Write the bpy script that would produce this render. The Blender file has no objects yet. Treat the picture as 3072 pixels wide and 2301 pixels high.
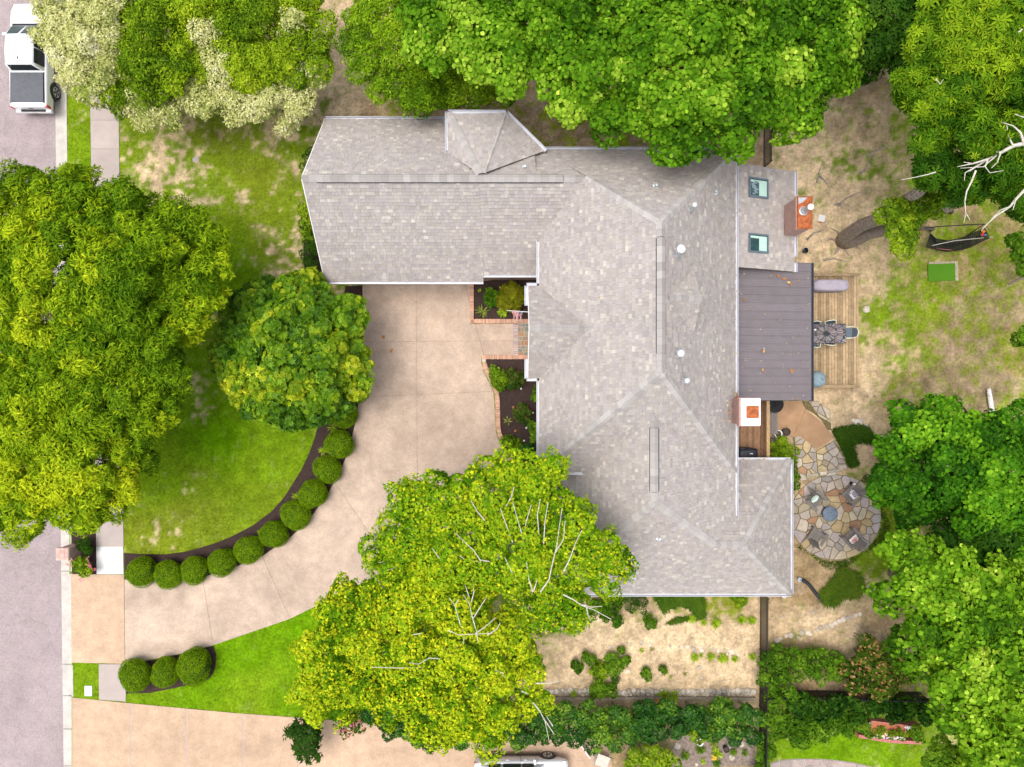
import bpy, bmesh, math, random
import numpy as np
from mathutils import Vector, Matrix
from mathutils.geometry import tessellate_polygon

random.seed(7)
R = np.random.default_rng(7)
scene = bpy.context.scene
COL = scene.collection

# ------------------------------------------------------------ camera, sky, sun, exposure
H, F, CX, CY = 36.0, 2129.0, 1536.0, 1150.5      # drone height (m), focal length and centre in photo pixels
cam_d = bpy.data.cameras.new('camera')
cam_d.sensor_width = 36.0
cam_d.lens = F / 3072.0 * 36.0
cam_d.clip_end = 3000.0
cam = bpy.data.objects.new('camera', cam_d)
cam.location = (0, 0, H)
COL.objects.link(cam)
scene.camera = cam

SUN_DIR = Vector((-0.22, -0.02, 1.0)).normalized()     # towards the sun
world = bpy.data.worlds.new('World')
scene.world = world
world.use_nodes = True
wt = world.node_tree
bg = wt.nodes['Background']
sky = wt.nodes.new('ShaderNodeTexSky')
sky.sky_type = 'NISHITA'
sky.sun_disc = False
sky.sun_elevation = math.asin(SUN_DIR.z)
sky.sun_rotation = math.atan2(SUN_DIR.x, SUN_DIR.y)
sky.dust_density = 4.0
hsv = wt.nodes.new('ShaderNodeHueSaturation')           # thin overcast: most of the blue is gone
hsv.inputs['Saturation'].default_value = 0.38
wt.links.new(sky.outputs['Color'], hsv.inputs['Color'])
wt.links.new(hsv.outputs['Color'], bg.inputs['Color'])
bg.inputs['Strength'].default_value = 0.15
sun_d = bpy.data.lights.new('sun', 'SUN')
sun_d.energy = 1.25
sun_d.angle = math.radians(38)
sun_d.color = (1.0, 0.95, 0.86)
sun = bpy.data.objects.new('sun', sun_d)
sun.rotation_euler = SUN_DIR.to_track_quat('Z', 'Y').to_euler()
sun.location = (-20, -20, 60)
COL.objects.link(sun)
vs = scene.view_settings
vs.view_transform = 'Standard'
vs.look = 'None'
vs.gamma = 1.0
vs.use_curve_mapping = False
vs.exposure = 0.80

# ------------------------------------------------------------ helpers
def W(px, py, z=0.0):                 # photo pixel (3072 wide) -> world point at height z
    k = (H - z) / F
    return Vector(((px - CX) * k, -(py - CY) * k, z))
Q = 3072.0 / 2212.0
def V(px, py, z=0.0):                 # the same for the 2212-wide view
    return W(px * Q, py * Q, z)
def m(px, z=0.0):
    return px * (H - z) / F

def tag(o, label=None, cat=None, group=None, kind=None):
    if label: o['label'] = label
    if cat: o['category'] = cat
    if group: o['group'] = group
    if kind: o['kind'] = kind
    return o

def thing(name, label, cat, loc=(0, 0, 0), group=None, rotz=0.0):
    o = bpy.data.objects.new(name, None)
    o.empty_display_size = 0.2
    o.location = loc
    o.rotation_euler = (0, 0, rotz)
    COL.objects.link(o)
    return tag(o, label, cat, group)

def link(name, me, mat=None, parent=None, world_mesh=False):
    o = bpy.data.objects.new(name, me)
    if mat is not None and len(me.materials) == 0:
        me.materials.append(mat)
    COL.objects.link(o)
    if parent is not None:
        o.parent = parent
        if world_mesh and parent.type == 'EMPTY':
            o.matrix_parent_inverse = Matrix.Translation(-Vector(parent.location))
    return o

def dup(root, loc, rotz=0.0, scale=None, label=None, group=None):
    r = root.copy(); COL.objects.link(r)
    r.location = loc; r.rotation_euler = (0, 0, rotz)
    if scale is not None: r.scale = scale if hasattr(scale, '__len__') else (scale,) * 3
    if label: r['label'] = label
    if group: r['group'] = group
    for ch in list(root.children):
        c = ch.copy(); COL.objects.link(c); c.parent = r
        for g in list(ch.children):
            d = g.copy(); COL.objects.link(d); d.parent = c
    return r

class MB:
    def __init__(s):
        s.v = []; s.f = []; s.c = []
    def add(s, vs_, fs, col=None):
        n = len(s.v)
        s.v.extend([tuple(p) for p in vs_])
        s.f.extend([tuple(i + n for i in f) for f in fs])
        if col is not None: s.c.extend([col] * len(vs_))
        return s
    def box(s, x0, x1, y0, y1, z0, z1, col=None):
        return s.add([(x0,y0,z0),(x1,y0,z0),(x1,y1,z0),(x0,y1,z0),(x0,y0,z1),(x1,y0,z1),(x1,y1,z1),(x0,y1,z1)],
                     [(3,2,1,0),(4,5,6,7),(0,1,5,4),(1,2,6,5),(2,3,7,6),(3,0,4,7)], col)
    def obox(s, A, B, w, z0, z1, col=None):      # box along A->B (xy), width w
        A = Vector((A[0], A[1], 0)); B = Vector((B[0], B[1], 0))
        d = (B - A).normalized(); n = Vector((-d.y, d.x, 0)) * (w / 2)
        p = [A - n, B - n, B + n, A + n]
        return s.add([(q.x,q.y,z0) for q in p] + [(q.x,q.y,z1) for q in p],
                     [(3,2,1,0),(4,5,6,7),(0,1,5,4),(1,2,6,5),(2,3,7,6),(3,0,4,7)], col)
    def beam(s, A, B, w, h, up=Vector((0,0,1)), col=None):     # rectangular bar between two 3-D points
        A = Vector(A); B = Vector(B); d = (B - A).normalized()
        a = d.cross(up)
        if a.length < 1e-4: a = d.cross(Vector((1,0,0)))
        a.normalize(); b = a.cross(d).normalized()
        a *= w / 2; b *= h / 2
        p = [A-a-b, A+a-b, A+a+b, A-a+b, B-a-b, B+a-b, B+a+b, B-a+b]
        return s.add(p, [(3,2,1,0),(4,5,6,7),(0,1,5,4),(1,2,6,5),(2,3,7,6),(3,0,4,7)], col)
    def prism(s, pts, z0, z1, col=None):
        n = len(pts)
        tris = tessellate_polygon([[Vector((p[0], p[1], 0)) for p in pts]])
        a = sum(pts[i][0]*pts[(i+1)%n][1]-pts[(i+1)%n][0]*pts[i][1] for i in range(n))
        base = [(p[0], p[1], z1) for p in pts] + [(p[0], p[1], z0) for p in pts]
        fs = []
        for t in tris:
            (ax,ay),(bx,by),(cx,cy) = [(pts[i][0],pts[i][1]) for i in t]
            up = (bx-ax)*(cy-ay)-(by-ay)*(cx-ax) > 0
            t = tuple(t) if up else (t[0],t[2],t[1])
            fs.append(t)
        for i in range(n):
            j = (i+1) % n
            fs.append((n+i, n+j, j, i) if a > 0 else (i, j, n+j, n+i))
        return s.add(base, fs, col)
    def tube(s, pts, rad, n=7, col=None, cap=True):
        pts = [Vector(p) for p in pts]
        if not hasattr(rad, '__len__'): rad = [rad]*len(pts)
        vs_ = []; fs = []
        ref = Vector((0.31, 0.17, 0.93))
        for i, p in enumerate(pts):
            d = (pts[min(i+1, len(pts)-1)] - pts[max(i-1, 0)]).normalized()
            a = d.cross(ref)
            if a.length < 0.05: a = d.cross(Vector((1,0,0)))
            a.normalize(); b = d.cross(a)
            for k in range(n):
                t = 2*math.pi*k/n
                vs_.append(p + (a*math.cos(t) + b*math.sin(t))*rad[i])
        for i in range(len(pts)-1):
            for k in range(n):
                k2 = (k+1) % n
                fs.append((i*n+k, (i+1)*n+k, (i+1)*n+k2, i*n+k2))
        if cap:
            fs.append(tuple(range(n))); fs.append(tuple(reversed(range((len(pts)-1)*n, len(pts)*n))))
        return s.add(vs_, fs, col)
    def lathe(s, prof, cx=0, cy=0, n=20, col=None, cap=True):     # prof: (r, z) bottom to top
        vs_ = []; fs = []
        for r, z in prof:
            for k in range(n):
                t = 2*math.pi*k/n
                vs_.append((cx+r*math.cos(t), cy+r*math.sin(t), z))
        for i in range(len(prof)-1):
            for k in range(n):
                k2 = (k+1) % n
                fs.append((i*n+k, i*n+k2, (i+1)*n+k2, (i+1)*n+k))
        if cap:
            fs.append(tuple(reversed(range(n)))); fs.append(tuple(range((len(prof)-1)*n, len(prof)*n)))
        return s.add(vs_, fs, col)
    def loft(s, secs, col=None, cap=True):       # secs: equal-length rings
        n = len(secs[0]); vs_ = [p for r in secs for p in r]; fs = []
        for i in range(len(secs)-1):
            for k in range(n):
                k2 = (k+1) % n
                fs.append((i*n+k, i*n+k2, (i+1)*n+k2, (i+1)*n+k))
        if cap:
            fs.append(tuple(reversed(range(n)))); fs.append(tuple(range((len(secs)-1)*n, len(secs)*n)))
        return s.add(vs_, fs, col)
    def mesh(s, name, smooth=False):
        me = bpy.data.meshes.new(name)
        me.from_pydata(s.v, [], s.f)
        if s.c:
            at = me.color_attributes.new('Col', 'FLOAT_COLOR', 'POINT')
            a = np.ones((len(s.v), 4), np.float32); a[:, :3] = np.array(s.c, np.float32)[:, :3]
            at.data.foreach_set('color', a.ravel())
        if smooth: me.shade_smooth()
        me.update()
        return me
    def build(s, name, mat, parent=None, smooth=False, bevel=0.0, seg=2, wm=True):
        o = link(name, s.mesh(name, smooth), mat, parent, wm)
        if bevel > 0:
            b = o.modifiers.new('bevel', 'BEVEL'); b.width = bevel; b.segments = seg; b.limit_method = 'ANGLE'
        return o

def np_mesh(name, verts, tris, cols=None):
    me = bpy.data.meshes.new(name)
    nv, nt = len(verts), len(tris)
    me.vertices.add(nv); me.loops.add(nt*3); me.polygons.add(nt)
    me.vertices.foreach_set('co', np.ascontiguousarray(verts, np.float32).ravel())
    me.loops.foreach_set('vertex_index', np.ascontiguousarray(tris, np.int32).ravel())
    me.polygons.foreach_set('loop_start', np.arange(0, nt*3, 3, dtype=np.int32))
    if cols is not None:
        at = me.color_attributes.new('Col', 'FLOAT_COLOR', 'POINT')
        a = np.ones((nv, 4), np.float32); a[:, :3] = cols
        at.data.foreach_set('color', a.ravel())
    me.update(calc_edges=True)
    return me

# smooth value noise on numpy arrays, 0..1
def vnoise(x, y, cell, seed):
    rg = np.random.default_rng(seed)
    G = rg.random((256, 256))
    u = x/cell + 1000.0; v = y/cell + 1000.0
    i = np.floor(u).astype(int); j = np.floor(v).astype(int)
    fu = u-i; fv = v-j
    fu = fu*fu*(3-2*fu); fv = fv*fv*(3-2*fv)
    g = lambda a, b: G[a % 256, b % 256]
    return (g(i,j)*(1-fu)+g(i+1,j)*fu)*(1-fv)+(g(i,j+1)*(1-fu)+g(i+1,j+1)*fu)*fv
def fbm(x, y, cell, seed, octv=4):
    s = 0; a = 1; t = 0
    for o in range(octv):
        s = s + a*vnoise(x, y, cell/2**o, seed+o*11); t += a; a *= 0.55
    return s/t

# ------------------------------------------------------------ materials
def pmat(name, col=(.5,.5,.5), rough=.8, metal=0.0, var=.2, scale=6.0, bump=0.0, bscale=40.0, spec=.3,
         vcol=False, trans=0.0, objrand=0.0, var2=0.0, scale2=1.0, coat=0.0, crack=0.0, cscale=.4, cwid=.012, var3=0.0, scale3=.2):
    mt = bpy.data.materials.new(name); mt.use_nodes = True
    nt = mt.node_tree; N = nt.nodes; L = nt.links
    b = N['Principled BSDF']; out = N['Material Output']
    b.inputs['Roughness'].default_value = rough
    b.inputs['Metallic'].default_value = metal
    b.inputs['Specular IOR Level'].default_value = spec
    if coat: b.inputs['Coat Weight'].default_value = coat; b.inputs['Coat Roughness'].default_value = .06
    geo = N.new('ShaderNodeNewGeometry')
    if vcol:
        at = N.new('ShaderNodeAttribute'); at.attribute_name = 'Col'; cur = at.outputs['Color']
    else:
        rgb = N.new('ShaderNodeRGB'); rgb.outputs[0].default_value = (*col, 1); cur = rgb.outputs[0]
    def mul(cur, fac_out, lo, hi):
        mr = N.new('ShaderNodeMapRange')
        mr.inputs['From Min'].default_value = .25; mr.inputs['From Max'].default_value = .75
        mr.inputs['To Min'].default_value = lo; mr.inputs['To Max'].default_value = hi
        L.new(fac_out, mr.inputs['Value'])
        mx = N.new('ShaderNodeVectorMath'); mx.operation = 'SCALE'
        L.new(cur, mx.inputs[0]); L.new(mr.outputs['Result'], mx.inputs['Scale'])
        return mx.outputs['Vector']
    if var > 0:
        nz = N.new('ShaderNodeTexNoise'); nz.inputs['Scale'].default_value = scale; nz.inputs['Detail'].default_value = 5
        L.new(geo.outputs['Position'], nz.inputs['Vector'])
        cur = mul(cur, nz.outputs['Fac'], 1-var, 1+var)
    if var2 > 0:
        nz = N.new('ShaderNodeTexNoise'); nz.inputs['Scale'].default_value = scale2; nz.inputs['Detail'].default_value = 6
        nz.inputs['Roughness'].default_value = .65
        L.new(geo.outputs['Position'], nz.inputs['Vector'])
        cur = mul(cur, nz.outputs['Fac'], 1-var2, 1+var2)
    if var3 > 0:
        nz = N.new('ShaderNodeTexNoise'); nz.inputs['Scale'].default_value = scale3; nz.inputs['Detail'].default_value = 8
        nz.inputs['Roughness'].default_value = .7; nz.inputs['Distortion'].default_value = .6
        L.new(geo.outputs['Position'], nz.inputs['Vector'])
        cur = mul(cur, nz.outputs['Fac'], 1-var3, 1+var3)
    if crack > 0:                                  # thin wandering cracks
        nz = N.new('ShaderNodeTexNoise'); nz.inputs['Scale'].default_value = 1.3; nz.inputs['Detail'].default_value = 5
        L.new(geo.outputs['Position'], nz.inputs['Vector'])
        va = N.new('ShaderNodeVectorMath'); va.operation = 'SCALE'; va.inputs['Scale'].default_value = .9
        L.new(nz.outputs['Color'], va.inputs[0])
        vb = N.new('ShaderNodeVectorMath'); vb.operation = 'ADD'
        L.new(geo.outputs['Position'], vb.inputs[0]); L.new(va.outputs[0], vb.inputs[1])
        vo = N.new('ShaderNodeTexVoronoi'); vo.feature = 'DISTANCE_TO_EDGE'; vo.inputs['Scale'].default_value = cscale
        L.new(vb.outputs[0], vo.inputs['Vector'])
        mr = N.new('ShaderNodeMapRange'); mr.inputs['From Min'].default_value = 0; mr.inputs['From Max'].default_value = cwid
        mr.inputs['To Min'].default_value = 1-crack; mr.inputs['To Max'].default_value = 1
        L.new(vo.outputs['Distance'], mr.inputs['Value'])
        mx = N.new('ShaderNodeVectorMath'); mx.operation = 'SCALE'
        L.new(cur, mx.inputs[0]); L.new(mr.outputs['Result'], mx.inputs['Scale']); cur = mx.outputs['Vector']
    if objrand > 0:
        oi = N.new('ShaderNodeObjectInfo')
        mr = N.new('ShaderNodeMapRange'); mr.inputs['To Min'].default_value = 1-objrand; mr.inputs['To Max'].default_value = 1+objrand
        L.new(oi.outputs['Random'], mr.inputs['Value'])
        mx = N.new('ShaderNodeVectorMath'); mx.operation = 'SCALE'
        L.new(cur, mx.inputs[0]); L.new(mr.outputs['Result'], mx.inputs['Scale']); cur = mx.outputs['Vector']
    L.new(cur, b.inputs['Base Color'])
    if bump > 0:
        nb = N.new('ShaderNodeTexNoise'); nb.inputs['Scale'].default_value = bscale; nb.inputs['Detail'].default_value = 4
        L.new(geo.outputs['Position'], nb.inputs['Vector'])
        bp = N.new('ShaderNodeBump'); bp.inputs['Strength'].default_value = bump; bp.inputs['Distance'].default_value = .03
        L.new(nb.outputs['Fac'], bp.inputs['Height']); L.new(bp.outputs['Normal'], b.inputs['Normal'])
    if trans > 0:
        tr = N.new('ShaderNodeBsdfTranslucent'); mx = N.new('ShaderNodeMixShader'); mx.inputs[0].default_value = trans
        L.new(cur, tr.inputs['Color']); L.new(b.outputs[0], mx.inputs[1]); L.new(tr.outputs[0], mx.inputs[2])
        L.new(mx.outputs[0], out.inputs['Surface'])
    return mt

def brick_mat(name, c1, c2, mortar, vertical=True):
    mt = bpy.data.materials.new(name); mt.use_nodes = True
    nt = mt.node_tree; N = nt.nodes; L = nt.links; b = N['Principled BSDF']
    geo = N.new('ShaderNodeNewGeometry'); sx = N.new('ShaderNodeSeparateXYZ'); L.new(geo.outputs['Position'], sx.inputs[0])
    ad = N.new('ShaderNodeMath'); ad.operation = 'ADD'; L.new(sx.outputs['X'], ad.inputs[0]); L.new(sx.outputs['Y'], ad.inputs[1])
    cb = N.new('ShaderNodeCombineXYZ'); L.new(ad.outputs[0], cb.inputs['X']); L.new(sx.outputs['Z'], cb.inputs['Y'])
    bt = N.new('ShaderNodeTexBrick'); bt.inputs['Scale'].default_value = 1.0
    bt.inputs['Brick Width'].default_value = .21; bt.inputs['Row Height'].default_value = .075; bt.inputs['Mortar Size'].default_value = .008
    bt.inputs['Color1'].default_value = (*c1,1); bt.inputs['Color2'].default_value = (*c2,1); bt.inputs['Mortar'].default_value = (*mortar,1)
    L.new(cb.outputs[0], bt.inputs['Vector']); L.new(bt.outputs['Color'], b.inputs['Base Color'])
    b.inputs['Roughness'].default_value = .9
    bp = N.new('ShaderNodeBump'); bp.inputs['Strength'].default_value = .6; bp.inputs['Distance'].default_value = .01; bp.invert = True
    L.new(bt.outputs['Fac'], bp.inputs['Height']); L.new(bp.outputs['Normal'], b.inputs['Normal'])
    return mt

M = {}
M['ground'] = pmat('ground_soil_and_grass', vcol=True, rough=1, var=.30, scale=7, var2=.34, scale2=26, var3=.15, scale3=1.2, bump=.9, bscale=26, spec=.0)
M['blade'] = pmat('grass_blades', vcol=True, rough=.9, var=.0, trans=.25, spec=.1)
M['leaf'] = pmat('leaves', vcol=True, rough=.6, var=.0, trans=.36, spec=.05)
M['gloss_leaf'] = pmat('glossy_leaves', vcol=True, rough=.38, var=.0, trans=.25, spec=.16)
M['bark'] = pmat('bark', (.16,.13,.10), rough=.95, var=.45, scale=14, bump=.8, bscale=22)
M['pale_bark'] = pmat('pale_bark', (.50,.46,.40), rough=.9, var=.3, scale=10, bump=.3)
M['grey_bark'] = pmat('grey_bark', (.29,.24,.195), rough=.95, var=.5, scale=9, bump=1.0, bscale=18)
M['asphalt'] = pmat('faded_road', (.315,.26,.265), rough=.95, var=.17, scale=13, var2=.12, scale2=1.5, var3=.18, scale3=.22, crack=.12, cscale=.33, cwid=.010, bump=.35, bscale=120, spec=.1)
M['kerb'] = pmat('kerb_concrete', (.46,.425,.39), rough=.9, var=.12, scale=30, var2=.2, scale2=2.4, bump=.1)
M['drive'] = pmat('washed_driveway_concrete', (.435,.333,.262), rough=.9, var=.13, scale=15, var2=.17, scale2=1.6, var3=.30, scale3=.33, bump=.2, bscale=120, objrand=.03)
M['drive2'] = pmat('tan_driveway_concrete', (.45,.315,.218), rough=.9, var=.13, scale=15, var2=.15, scale2=1.8, var3=.2, scale3=.4, bump=.15, bscale=120, objrand=.07)
M['joint'] = pmat('slab_joint_dirt', (.20,.15,.11), rough=1, var=.3, scale=20)
M['walk'] = pmat('sidewalk_concrete', (.385,.325,.30), rough=.9, var=.08, scale=60, var2=.12, scale2=1.2, bump=.1, objrand=.05)
M['newconc'] = pmat('new_white_concrete', (.66,.65,.64), rough=.85, var=.04, scale=20)
M['mulch'] = pmat('dark_mulch', (.055,.036,.032), rough=1, var=.45, scale=40, var2=.25, scale2=6, bump=1.0, bscale=60, spec=.05)
M['shingle'] = pmat('asphalt_shingle', vcol=True, rough=.95, var=.05, scale=3.0, var2=.06, scale2=60, var3=.06, scale3=.5, bump=.15, bscale=200, spec=.1)
M['cap'] = pmat('hip_cap_shingle', (.385,.358,.345), rough=.95, var=.06, scale=40, objrand=.16, bump=.1, bscale=150)
M['underlay'] = pmat('roof_deck', (.20,.18,.17), rough=.95, var=.1)
M['gutter'] = pmat('painted_gutter', (.55,.56,.62), rough=.4, var=.08, scale=5, metal=.0, spec=.5)
M['gutter_in'] = pmat('dark_gutter', (.05,.055,.075), rough=.4, var=.15, scale=8)
M['trim'] = pmat('white_trim', (.78,.77,.75), rough=.6, var=.04)
M['brick'] = brick_mat('wall_brick', (.36,.20,.15), (.44,.28,.21), (.45,.40,.35))
M['chimbrick'] = brick_mat('chimney_brick', (.40,.20,.17), (.50,.30,.26), (.48,.42,.38))
M['brickpiece'] = pmat('edging_brick', (.50,.275,.185), rough=.9, var=.18, scale=25, bump=.25, bscale=90, objrand=.25)
M['stepbrick'] = pmat('step_brick', (.33,.24,.24), rough=.9, var=.15, scale=25, bump=.2, objrand=.25)
M['mortar'] = pmat('mortar', (.52,.47,.41), rough=.95, var=.1, scale=20)
M['metalroof'] = pmat('brown_metal_roof', (.195,.170,.182), rough=.42, metal=.2, var=.07, scale=2.5, spec=.5, objrand=.05)
M['rust'] = pmat('rusted_steel', (.35,.10,.035), rough=.85, var=.5, scale=7, bump=.2)
M['chimcap'] = pmat('white_chimney_crown', (.80,.78,.76), rough=.8, var=.05)
M['galv'] = pmat('galvanised_pipe', (.46,.50,.54), rough=.4, metal=.5, var=.2, scale=12)
M['pipe_cap'] = pmat('weathered_pipe', (.52,.54,.57), rough=.6, var=.15, scale=10)
M['white'] = pmat('white_paint', (.82,.82,.82), rough=.35, var=.02)
M['black'] = pmat('black_metal', (.012,.012,.014), rough=.45, var=.2)
M['blackp'] = pmat('black_plastic', (.02,.022,.03), rough=.5, var=.2)
M['glass'] = pmat('window_glass', (.02,.035,.04), rough=.05, var=0, spec=.9)
M['skyglass'] = pmat('skylight_glass', (.03,.07,.075), rough=.04, var=.4, scale=3, spec=1.0)
M['mint'] = pmat('pale_green_shaft', (.46,.66,.58), rough=.5, var=.05)
M['skyframe'] = pmat('blue_grey_flashing', (.15,.20,.25), rough=.45, metal=.3, var=.1)
M['deck'] = pmat('weathered_deck_board', (.33,.235,.135), rough=.9, var=.25, scale=5, var2=.25, scale2=16, bump=.2, objrand=.30)
M['landing'] = pmat('brown_deck_board', (.24,.135,.075), rough=.8, var=.25, scale=6, objrand=.25)
M['rail'] = pmat('rail_wood', (.38,.25,.13), rough=.85, var=.25, scale=9)
M['timber'] = pmat('landscape_timber', (.33,.27,.20), rough=.95, var=.3, scale=9, bump=.3)
M['tanconc'] = pmat('tan_patio_concrete', (.36,.22,.125), rough=.9, var=.2, scale=1.6, var2=.12, scale2=30, bump=.15)
M['moss'] = pmat('mossy_joint', (.16,.125,.055), rough=1, var=.5, scale=12, bump=.6)
M['rock'] = pmat('field_stone', (.47,.41,.34), rough=.95, var=.3, scale=9, bump=.5, bscale=20, objrand=.3)
M['stone'] = pmat('flagstone', vcol=True, rough=.9, var=.16, scale=5, var2=.14, scale2=24, bump=.3, bscale=30)
M['lavender'] = pmat('faded_grill_cover', (.335,.295,.35), rough=.75, var=.14, scale=4, bump=.25, bscale=7)
M['bluecover'] = pmat('blue_grey_cover', (.21,.29,.33), rough=.7, var=.22, scale=6, bump=.35, bscale=9)
M['greywood'] = pmat('grey_weathered_wood', (.19,.168,.155), rough=.85, var=.25, scale=14, objrand=.12)
M['firepit'] = pmat('slate_blue_cover', (.15,.19,.25), rough=.6, var=.25, scale=7, bump=.2, bscale=14)
M['mosaic'] = pmat('slate_mosaic', vcol=True, rough=.5, var=.25, scale=20)
M['cream_metal'] = pmat('cream_chair_frame', (.60,.60,.46), rough=.5, var=.06)
M['sling'] = pmat('blue_grey_sling', (.10,.13,.17), rough=.8, var=.15, scale=30)
M['terracotta'] = pmat('terracotta', (.42,.15,.075), rough=.9, var=.15)
M['soil'] = pmat('potting_soil', (.07,.05,.035), rough=1, var=.4, scale=30, bump=.6)
M['mat'] = pmat('artificial_turf', (.065,.185,.006), rough=.95, var=.18, scale=60, bump=.5, bscale=150)
M['truckpaint'] = pmat('white_vehicle_paint', (.84,.84,.86), rough=.3, var=.0, coat=.6, spec=.5)
M['carpaint'] = pmat('silver_white_vehicle_paint', (.66,.67,.71), rough=.3, var=.0, coat=.7, spec=.5)
M['tonneau'] = pmat('grey_bed_cover', (.10,.105,.12), rough=.65, var=.12, scale=6, bump=.15, bscale=60)
M['tyre'] = pmat('tyre_rubber', (.02,.02,.022), rough=.85, var=.2)
M['rim'] = pmat('alloy_rim', (.55,.55,.57), rough=.3, metal=.8, var=.05)
M['redlamp'] = pmat('red_lamp', (.50,.02,.03), rough=.2, var=0, spec=.6)
M['headlamp'] = pmat('lamp_glass', (.65,.68,.72), rough=.1, var=0, spec=.9)
M['redwood'] = pmat('faded_red_board', (.42,.15,.135), rough=.8, var=.25, scale=10)
M['pinkflower'] = pmat('pink_petals', (.70,.16,.27), rough=.7, var=.2, trans=.2)
M['flower'] = pmat('petals', vcol=True, rough=.7, var=.1, trans=.2)
M['teal'] = pmat('teal_ceramic', (.10,.33,.36), rough=.25, var=.15)
M['green_panel'] = pmat('green_fabric', (.015,.19,.12), rough=.7, var=.1)
M['cloth'] = pmat('printed_cloth', vcol=True, rough=.85, var=.05)
M['mesh_black'] = pmat('black_netting', (.012,.012,.013), rough=.8, var=.3, scale=40)
M['beige'] = pmat('beige_fabric', (.52,.46,.40), rough=.8, var=.1)
M['garden_soil'] = pmat('grey_garden_soil', (.21,.165,.135), rough=1, var=.4, scale=8, var2=.2, scale2=40, bump=.7, bscale=40)
M['white_bark'] = pmat('white_birch_bark', (.62,.60,.56), rough=.9, var=.35, scale=14)
M['litter'] = pmat('fallen_leaves', vcol=True, rough=.8, var=.1)

# ------------------------------------------------------------ 2-D polygon tools
def area2(p):
    return sum(p[i][0]*p[(i+1)%len(p)][1]-p[(i+1)%len(p)][0]*p[i][1] for i in range(len(p)))/2
def clip_half(poly, a, n):                      # keep the side where (p-a).n >= 0
    out = []
    for i in range(len(poly)):
        p, q = poly[i], poly[(i+1) % len(poly)]
        dp = (p[0]-a[0])*n[0]+(p[1]-a[1])*n[1]; dq = (q[0]-a[0])*n[0]+(q[1]-a[1])*n[1]
        if dp >= 0: out.append(p)
        if (dp >= 0) != (dq >= 0):
            t = dp/(dp-dq); out.append((p[0]+(q[0]-p[0])*t, p[1]+(q[1]-p[1])*t))
    return out
def clip_convex(poly, conv):
    if area2(conv) < 0: conv = conv[::-1]
    for i in range(len(conv)):
        if len(poly) < 3: return []
        a, b = conv[i], conv[(i+1) % len(conv)]
        poly = clip_half(poly, a, (-(b[1]-a[1]), b[0]-a[0]))
    return poly
def inset(poly, d):
    if area2(poly) < 0: poly = poly[::-1]
    out = list(poly)
    for i in range(len(poly)):
        a, b = poly[i], poly[(i+1) % len(poly)]
        L_ = math.hypot(b[0]-a[0], b[1]-a[1])
        if L_ < 1e-6: continue
        n = (-(b[1]-a[1])/L_, (b[0]-a[0])/L_)
        out = clip_half(out, (a[0]+n[0]*d, a[1]+n[1]*d), n)
        if len(out) < 3: return []
    return out
def inside(p, poly):
    c = False; n = len(poly); j = n-1
    for i in range(n):
        if (poly[i][1] > p[1]) != (poly[j][1] > p[1]) and p[0] < (poly[j][0]-poly[i][0])*(p[1]-poly[i][1])/(poly[j][1]-poly[i][1])+poly[i][0]:
            c = not c
        j = i
    return c
def P2(lst, z=0.0):
    return [tuple(W(x, y, z)[:2]) for x, y in lst]
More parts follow.
